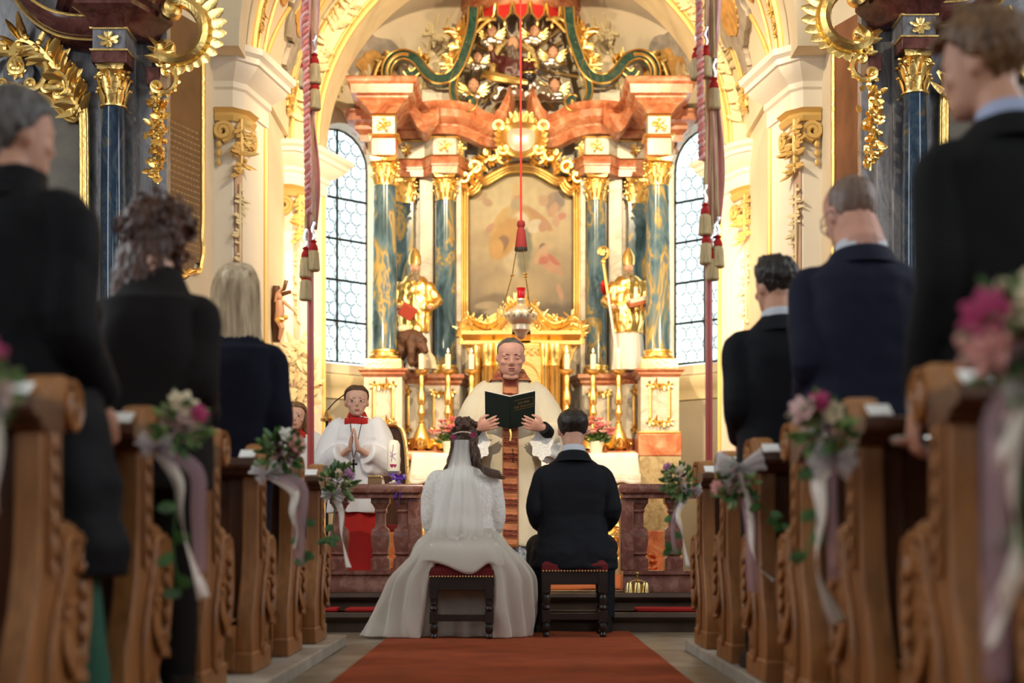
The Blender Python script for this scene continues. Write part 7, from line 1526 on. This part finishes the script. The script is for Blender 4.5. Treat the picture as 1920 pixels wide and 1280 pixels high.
obj('hair', hair_cap(T, h, .014, .24, lambda z: interp([(.2, -.2), (.48, -.13), (.5, .0), (.65, .05), (.80, .16), (.88, .22), (1, .25)], z)[0], top=.004, seed=9, amp=.010), M['hair_grey'], body, local=True, ang=180)
# the book he holds, open, cover towards us
bk = thing('book', 'open dark green book with gold title held by the priest', 'book', V(((957-HX)*10.0/F, 9.6, 1.32)))
bc = V((t.location.x-.002, 9.60, .25+1.20)); cov = MB(); pag = MB()
ROT = {}
for s in (-1, 1):
    Rm = Matrix.Translation(bc) @ Matrix.Rotation(.62, 4, 'X') @ Matrix.Rotation(s*.42, 4, 'Z'); ROT[s] = Rm
    k = MB().box(min(0, s*.185), max(0, s*.185), -.004, .004, -.125, .125); cov.join(k, Rm); k = MB().box(min(s*.004, s*.178), max(s*.004, s*.178), .005, .020, -.118, .120); pag.join(k, Rm)
obj('cover', cov, M['book_cover'], bk, bevel=.002); obj('pages', pag, M['paper'], bk)
def text(body_, size, Mx, m, parent, name='lettering', align='CENTER'):
    cu = bpy.data.curves.new(name, 'FONT'); cu.body = body_; cu.size = size; cu.align_x = align; cu.extrude = .0004; cu.resolution_u = 2
    o = bpy.data.objects.new(name, cu); C.objects.link(o); dg = bpy.context.evaluated_depsgraph_get(); me = bpy.data.meshes.new_from_object(o.evaluated_get(dg)); bpy.data.objects.remove(o)
    me.transform(Mx); me.materials.clear(); return obj(name, me, m, parent, ang=180)
gt = mat('gold_foil', (.50, .34, .12), .35, .8)
for i, ln in enumerate(('DIE FEIER', 'DER TRAUUNG')):
    text(ln, .021, ROT[1] @ Matrix.Translation(V((.100, -.0048, .055-.028*i))) @ Matrix.Rotation(PI/2, 4, 'X'), gt, bk)
m = MB()
for z in (.088, .014): m.box(.03, .17, -.0052, -.004, z-.001, z+.001)
m.box(.169, .171, -.0052, -.004, .014, .088); m.xf(ROT[1]); obj('title_rule', m, gt, bk)
m = MB(); ribbon(m, [bc+V((.0, .0, -.11)), bc+V((.006, -.006, -.15)), bc+V((.0, -.006, -.19))], .012); obj('ribbon_marker', m, M['gold_cloth'], bk)
# ---- altar servers
def server(label, px, Y, H, yaw, hyaw, pitch, hair, long_, pray, roll=0, look=0):
    t = thing('altar_server', label, 'person', ((px-HX)*Y/F, Y, .25), PI+yaw); h = .142*H if H > 1.45 else .148*H; zs = H*.80; zn = H*.83
    m = MB(); m.loft([[V((w_*math.cos(a)*(1+.05*math.sin(8*a)), d_*math.sin(a)*(1+.05*math.sin(8*a)), z)) for a in [2*PI*i/48 for i in range(48)]] for z, w_, d_ in ((.06, .20, .15), (.3, .19, .14), (.55, .165, .12), (.9, .13, .10))]); obj('red_cassock', m, M['red_cloth'], t, local=True)
    m = MB(); m.loft([[V((w_*math.cos(a)*(1+k_*math.sin(9*a+1)), d_*math.sin(a)*(1+k_*math.sin(9*a+2)), z)) for a in [2*PI*i/64 for i in range(64)]] for z, w_, d_, k_ in ((H*.36, .215, .155, .07), (H*.45, .205, .15, .06), (H*.58, .18, .135, .04), (H*.70, .165, .12, .02), (H*.77, .15, .105, .01))]); m2 = MB(); torso(m2, [(H*.72, 0, 0, .16, .115), (zs-.02, 0, 0, .145, .095), (zs+.02, 0, 0, .11, .075), (zn, 0, 0, .075, .062), (zn+.005, 0, 0, .06, .05)]); m.join(m2)
    hnd = []
    for s in (-1, 1):
        if pray: el, wr_ = V((s*.235, .02, H*.60)), V((s*.028, .23, H*.665))
        else: el, wr_ = V((s*.21, -.02, H*.60)), V((s*.17, .10, H*.48))
        k = MB(); limb(k, [V((s*.10, 0, zs)), V((s*.15, 0, zs-.03)), V((s*.20, .01, H*.70)), el, el.lerp(wr_, .45), el.lerp(wr_, .72)], [.05, .066, .078, .088, .086, .080]); m.join(k)
        if pray: k = MB(); k.loft([[el.lerp(wr_, t_)+V((s*.01*0, 0, 0))+V((math.cos(a)*w_, 0, math.sin(a)*hh-.06*t_)) for a in [2*PI*i/14 for i in range(14)]] for t_, w_, hh in ((.15, .08, .10), (.45, .07, .11), (.74, .05, .11))]); m.join(k)
        hnd.append((s, el, wr_))
    clothing(t, 'surplice', m, M['surplice'], .010, .013, 9, .5, px*.1, 2)
    m = MB(); m.loft([se((0, .0, zn+z), w_, d_, 26) for z, w_, d_ in ((-.04, .10, .085), (-.005, .078, .068), (.035, .060, .056), (.04, .054, .05), (.0, .05, .048))], cap=False); m.loft([[V((x, .06+.02*(1-abs(x)/.08)+dy_, zn-.01+dz_-.75*abs(x)*.2)) for x in (-.085, -.04, 0, .04, .085)] for dy_, dz_ in ((.02, -.045), (.025, -.01), (.0, .01))], cap=False, wrap=False); obj('red_collar', m, M['red_cloth'], t, local=True)
    T = head_T((0, .05, zn+.004), hyaw, pitch, roll, 1.13); b = MB(); add_head(b, T, h, .04, .72, not long_, child=1); b.tube([V((0, 0, zn-.05)), V((0, .0, zn+.02)), T @ V((0, -.08*h, .2*h)), T @ V((0, -.09*h, .34*h))], [.045, .043, .042, .045], 14)
    torso(b, [(H*.6, 0, 0, .10, .07), (zs, 0, 0, .09, .055), (zn, 0, 0, .05, .04)])
    for s, el, wr_ in hnd:
        limb(b, [V((s*.13, 0, zs-.03)), el, wr_], [.026, .026, .022], 10)
        if pray: hand(b, wr_, (-s*.13, .18, .9), (s, 0, .1), (0, -1, .25), .155, .03, .2, .02)
        else: hand(b, wr_, wr_-el, V((s, 0, 0)), V((0, 1, 0)), .15, .4)
    body = skinbody(t, b, M['skin_pale'], .005); face_parts(t, T, h, body, False, M['hair_light'], 'lips', False, look, 1)
    if not long_: obj('hair', hair_cap(T, h, .048, .18, lambda z: interp([(.0, -.25), (.48, -.14), (.5, -.06), (.65, .0), (.76, .12), (.84, .28), (.90, .4), (1, .5)], z)[0], top=.05, seed=12, amp=.02, extra=lambda m: m.ell(T @ V((0, -.50*h, .62*h)), .045, .04, .045, 10, 8)), M['hair_brown'], body, local=True, ang=180)
    else: obj('hair', hair_cap(T, h, .06, .0, lambda z: interp([(0, .05), (.6, .1), (.75, .22), (.82, .36), (1, .5)], z)[0], top=.04, seed=13, amp=.02, extra=lambda m: [m.tube([T @ (V((s*.34, .0, .6))*h), T @ (V((s*.37, -.0, .2))*h), T @ (V((s*.36, .0, -.2))*h)], [.03, .035, .018], 8) for s in (-1, 1)]), M['hair_light'], body, local=True, ang=180)
    shoes(t, 0, (-.08, .08), .0, 'iron', .22)
    return t, zn
t, zn = server('altar server girl with tied brown hair, red collar and praying hands', 670, 10.4, 1.495, .0, .16, -.02, 'hair_brown', False, True, 0, .018)
m = MB(); k_ = zn*.62/.83*1.0; z0 = 1.495*.60
m.box(-.008, .008, .245, .252, z0-.075, z0+.02); m.box(-.028, .028, .245, .252, z0-.022, z0-.006); obj('cross_pendant', m, M['iron'], t, local=True, bevel=.002)
m = MB(); m.tube(cr([V((-.05, .07, zn+.0)), V((-.03, .13, zn-.12)), V((0, .25, z0+.03)), V((.03, .13, zn-.12)), V((.05, .07, zn))], 5), .003, 5); obj('pendant_cord', m, M['iron'], t, local=True)
server('younger altar server girl with long light hair behind the red pole', 555, 10.9, 1.415, 0, .10, .02, 'hair_light', True, False)
# ================= pew bouquets: roses, greenery, organza bow, hanging ribbons
def rose(m, c, d, R_, seed):
    q = random.Random(seed); d = V(d).normalized(); u = d.orthogonal().normalized(); v = d.cross(u)
    for ring, (n, rr, ln, cu) in enumerate(((7, .42, .95, .35), (6, .28, .85, .15), (4, .14, .75, -.05))):
        for k in range(n):
            a = 2*PI*k/n+ring*.5+q.uniform(-.15, .15); o = u*math.cos(a)+v*math.sin(a); leaf(m, c+o*R_*rr*.6, d*(.55+.25*ring)+o*(.75-.28*ring), o*.8-d*.1, R_*ln, R_*.85, cu, 5)
    m.ell(c+d*R_*.45, R_*.3, R_*.3, R_*.38, 8, 6)
def bouquet(px, py, Y, R_, label, roses, seed, bow, ribs, ivy=None, side=1):
    c = P(px, py, Y); t = thing('pew_bouquet', label, 'bouquet', c); q = random.Random(seed); Lf, Lp, dk = MB(), MB(), MB()
    d0 = V((-side*.55, -.75, .25)).normalized()
    for k in range(80):
        d = V((q.gauss(0, 1), q.gauss(0, .6), q.gauss(0, 1))).normalized(); d = (d+d0*.35).normalized(); b = c+d*R_*q.uniform(.35, .85); leaf(Lf if q.random() < .62 else Lp, b, d+V((q.uniform(-.4, .4), 0, q.uniform(-.5, .3))), d0, R_*q.uniform(.45, .75), R_*q.uniform(.20, .36), q.uniform(.2, .8), 5)
    obj('leaves', Lf, M['leaf'], t, kind='stuff'); obj('pale_leaves', Lp, M['leaf_pale'], t, kind='stuff')
    for k, (dx_, dz_, r_, c_) in enumerate(roses):
        m = MB(); p = c+V((dx_*R_, 0, dz_*R_))+d0*R_*.45; dd = (d0+V((dx_*.5, 0, dz_*.5))).normalized()
        if c_ == 'plum_petal' or c_ == 'green_petal':
            for j in range(70): e = V((q.gauss(0, 1), q.gauss(0, 1), q.gauss(0, 1))).normalized(); leaf(m, p+e*r_*R_*.55, e+d0*.5, d0, r_*R_*.45, r_*R_*.30, .6, 4)
        else: rose(m, p, dd, r_*R_, seed*10+k)
        obj('rose' if c_ not in ('plum_petal', 'green_petal') else 'hydrangea', m, M[c_], t, ang=180)
    m = MB()
    for j in range(30): e = V((q.gauss(0, 1), q.gauss(0, 1), q.gauss(0, 1))).normalized(); p = c+e*R_*.75+d0*R_*.3; m.tube([c, p], .0015, 4); m.ell(p, .006, .006, .006, 5, 4)
    obj('filler_sprigs', m, M['blush_petal'], t, kind='stuff')
    # organza bow
    bx0, bz0, bs = bow; p0 = c+V((bx0*R_, -.02, bz0*R_)); m = MB()
    for k in range(4):
        a = (.35, PI-.35, -.55, PI+.55)[k]+q.uniform(-.2, .2); L_ = bs*R_*q.uniform(.62, .95); dr = V((math.cos(a), -.25, math.sin(a))); w_ = V((-math.sin(a), -.2, math.cos(a))).normalized()
        def loop(u, v, dr=dr, w_=w_, L_=L_): f = math.sin(PI*u); return p0+dr*(L_*f*(1 if u < .5 else .93))+w_*((v-.5)*L_*(.18+.75*f))+V((0, -1, 0))*(L_*.32*math.sin(2*PI*u)+.02*math.sin(v*14+k))
        m.grid(loop, 14, 8)
    obj('organza_bow', m, M['organza'], t, ang=180)
    for k, (pts, wd, mt, tw) in enumerate(ribs):
        m = MB(); ribbon(m, [p0]+[P(a, b, Y-.04-.02*(i % 2)) for i, (a, b) in enumerate(pts)], wd, (1, .25, 0), tw); obj('ribbon', m, M[mt], t, ang=180)
    if ivy:
        st_ = MB(); lv = MB(); pts = cr([c]+[P(a, b, Y-.03) for a, b in ivy], 6); st_.tube(pts, .003, 4)
        for i in range(3, len(pts), 3):
            s_ = 1 if i % 2 else -1; leaf(lv, pts[i], (s_*.8, -.2, -.4+q.uniform(-.3, .3)), (0, -1, .2), .055, .04, .3, 5)
        obj('ivy_stem', st_, M['leaf'], t); obj('ivy_leaves', lv, M['leaf'], t, kind='stuff')
    return t
bouquet(1912, 645, 2.42, .088, 'large bouquet of cream and pink roses at the right edge, nearest of all', [(.25, .55, .62, 'cream_petal'), (-.45, .35, .5, 'magenta_petal'), (-.45, -.25, .55, 'pink_petal'), (.1, -.3, .55, 'plum_petal')], 1, (.1, -1.0, .7), [([(1872, 780), (1866, 900), (1868, 1280)], .05, 'lilac', 0), ([(1892, 800), (1876, 850), (1862, 872)], .035, 'ribbon', 2), ([(1902, 800), (1894, 900), (1908, 1010), (1902, 1080), (1868, 1150), (1856, 1215)], .035, 'ribbon', 5)], [(1905, 800), (1915, 1000), (1890, 1010)])
bouquet(1543, 806, 3.82, .080, 'bouquet with magenta bloom and cream rose on the second right pew', [(.05, .70, .42, 'magenta_petal'), (.45, .35, .45, 'cream_petal'), (-.45, .45, .5, 'blush_petal'), (-.2, -.1, .4, 'green_petal')], 2, (.25, -1.0, 1.1), [([(1535, 900), (1540, 960), (1530, 1050), (1550, 1120), (1572, 1168)], .042, 'ribbon', 3.5), ([(1556, 900), (1558, 980), (1562, 1090)], .035, 'lilac', 1)], [(1524, 880), (1530, 960), (1512, 1040)])
bouquet(1382, 905, 5.40, .078, 'bouquet with large white organza bow on the fourth right pew', [(-.7, -.35, .35, 'pink_petal'), (-.3, -.5, .3, 'blush_petal')], 3, (.05, .75, 1.35), [([(1405, 970), (1410, 1030), (1425, 1065), (1452, 1088)], .032, 'ribbon', 3), ([(1408, 980), (1410, 1060), (1412, 1110)], .05, 'lilac', 1)], [(1425, 945), (1460, 975), (1470, 985)])
bouquet(1276, 905, 7.02, .082, 'bouquet of pale green hydrangea and dark leaves on the farthest right pew', [(-.25, .25, .6, 'green_petal'), (.25, .55, .4, 'cream_petal'), (-.55, .8, .28, 'lilac_petal')], 4, (.65, -.45, .7), [([(1270, 960), (1277, 990), (1282, 1020), (1290, 1062)], .03, 'ribbon', 3), ([(1265, 965), (1262, 1010), (1268, 1040)], .022, 'lilac', 1)], [(1262, 970), (1264, 1020), (1258, 1030)])
bouquet(334, 800, 4.0, .076, 'bouquet of cream and pale pink roses on the second left pew', [(-.05, .60, .55, 'cream_petal'), (.15, .05, .42, 'blush_petal'), (.55, .30, .35, 'magenta_petal')], 5, (-.75, -.75, .9), [([(333, 900), (337, 960), (350, 1020), (372, 1085), (382, 1122)], .036, 'ribbon', 3), ([(365, 880), (372, 960), (375, 1060), (368, 1080)], .045, 'lilac', 1)], [(330, 950), (325, 1040), (340, 1110)], -1)
bouquet(526, 850, 5.72, .088, 'bouquet with dark plum centre and a pink rose on the fourth left pew', [(.05, -.05, .62, 'plum_petal'), (.45, .25, .45, 'pink_petal'), (.05, .62, .40, 'white_petal')], 6, (-.55, -.95, .8), [([(550, 920), (548, 960), (556, 1000), (552, 1030)], .04, 'ribbon', 2), ([(562, 910), (562, 980), (560, 1060)], .055, 'lilac', 1)], [(570, 940), (568, 1010), (576, 1050)], -1)
bouquet(632, 905, 7.36, .086, 'green bouquet with single lilac pink bloom on the farthest left pew', [(.45, .35, .38, 'lilac_petal'), (.3, -.2, .35, 'green_petal'), (-.1, .4, .3, 'cream_petal')], 7, (-.2, -.7, .8), [([(640, 960), (640, 1000), (648, 1040), (654, 1064)], .034, 'ribbon', 3)], [(625, 985), (622, 1010), (612, 1012)], -1)
bouquet(-62, 735, 2.42, .075, 'bouquet with pink petals just entering at the left edge', [(.2, .6, .5, 'magenta_petal'), (.3, -.1, .5, 'blush_petal')], 8, (.5, -.4, .8), [([(-10, 850), (-14, 960)], .04, 'ribbon', 2)], None, -1)
# dish hanging on the pew by the young man's hand
c = P(1706, 822, 3.70); t = thing('metal_dish', 'round shallow metal dish hanging below the hand of the nearest right man', 'dish', c)
obj('bowl', MB().lathe([(.05, .0), (.045, -.016), (.02, -.024), (.004, -.025), (.004, -.02), (.02, -.019), (.04, -.012)], c, 28), M['silver'], t); obj('rim', MB().tube([c+V((.05*math.cos(a), .05*math.sin(a), 0)) for a in [2*PI*i/28 for i in range(29)]], .003, 6), M['silver'], t)
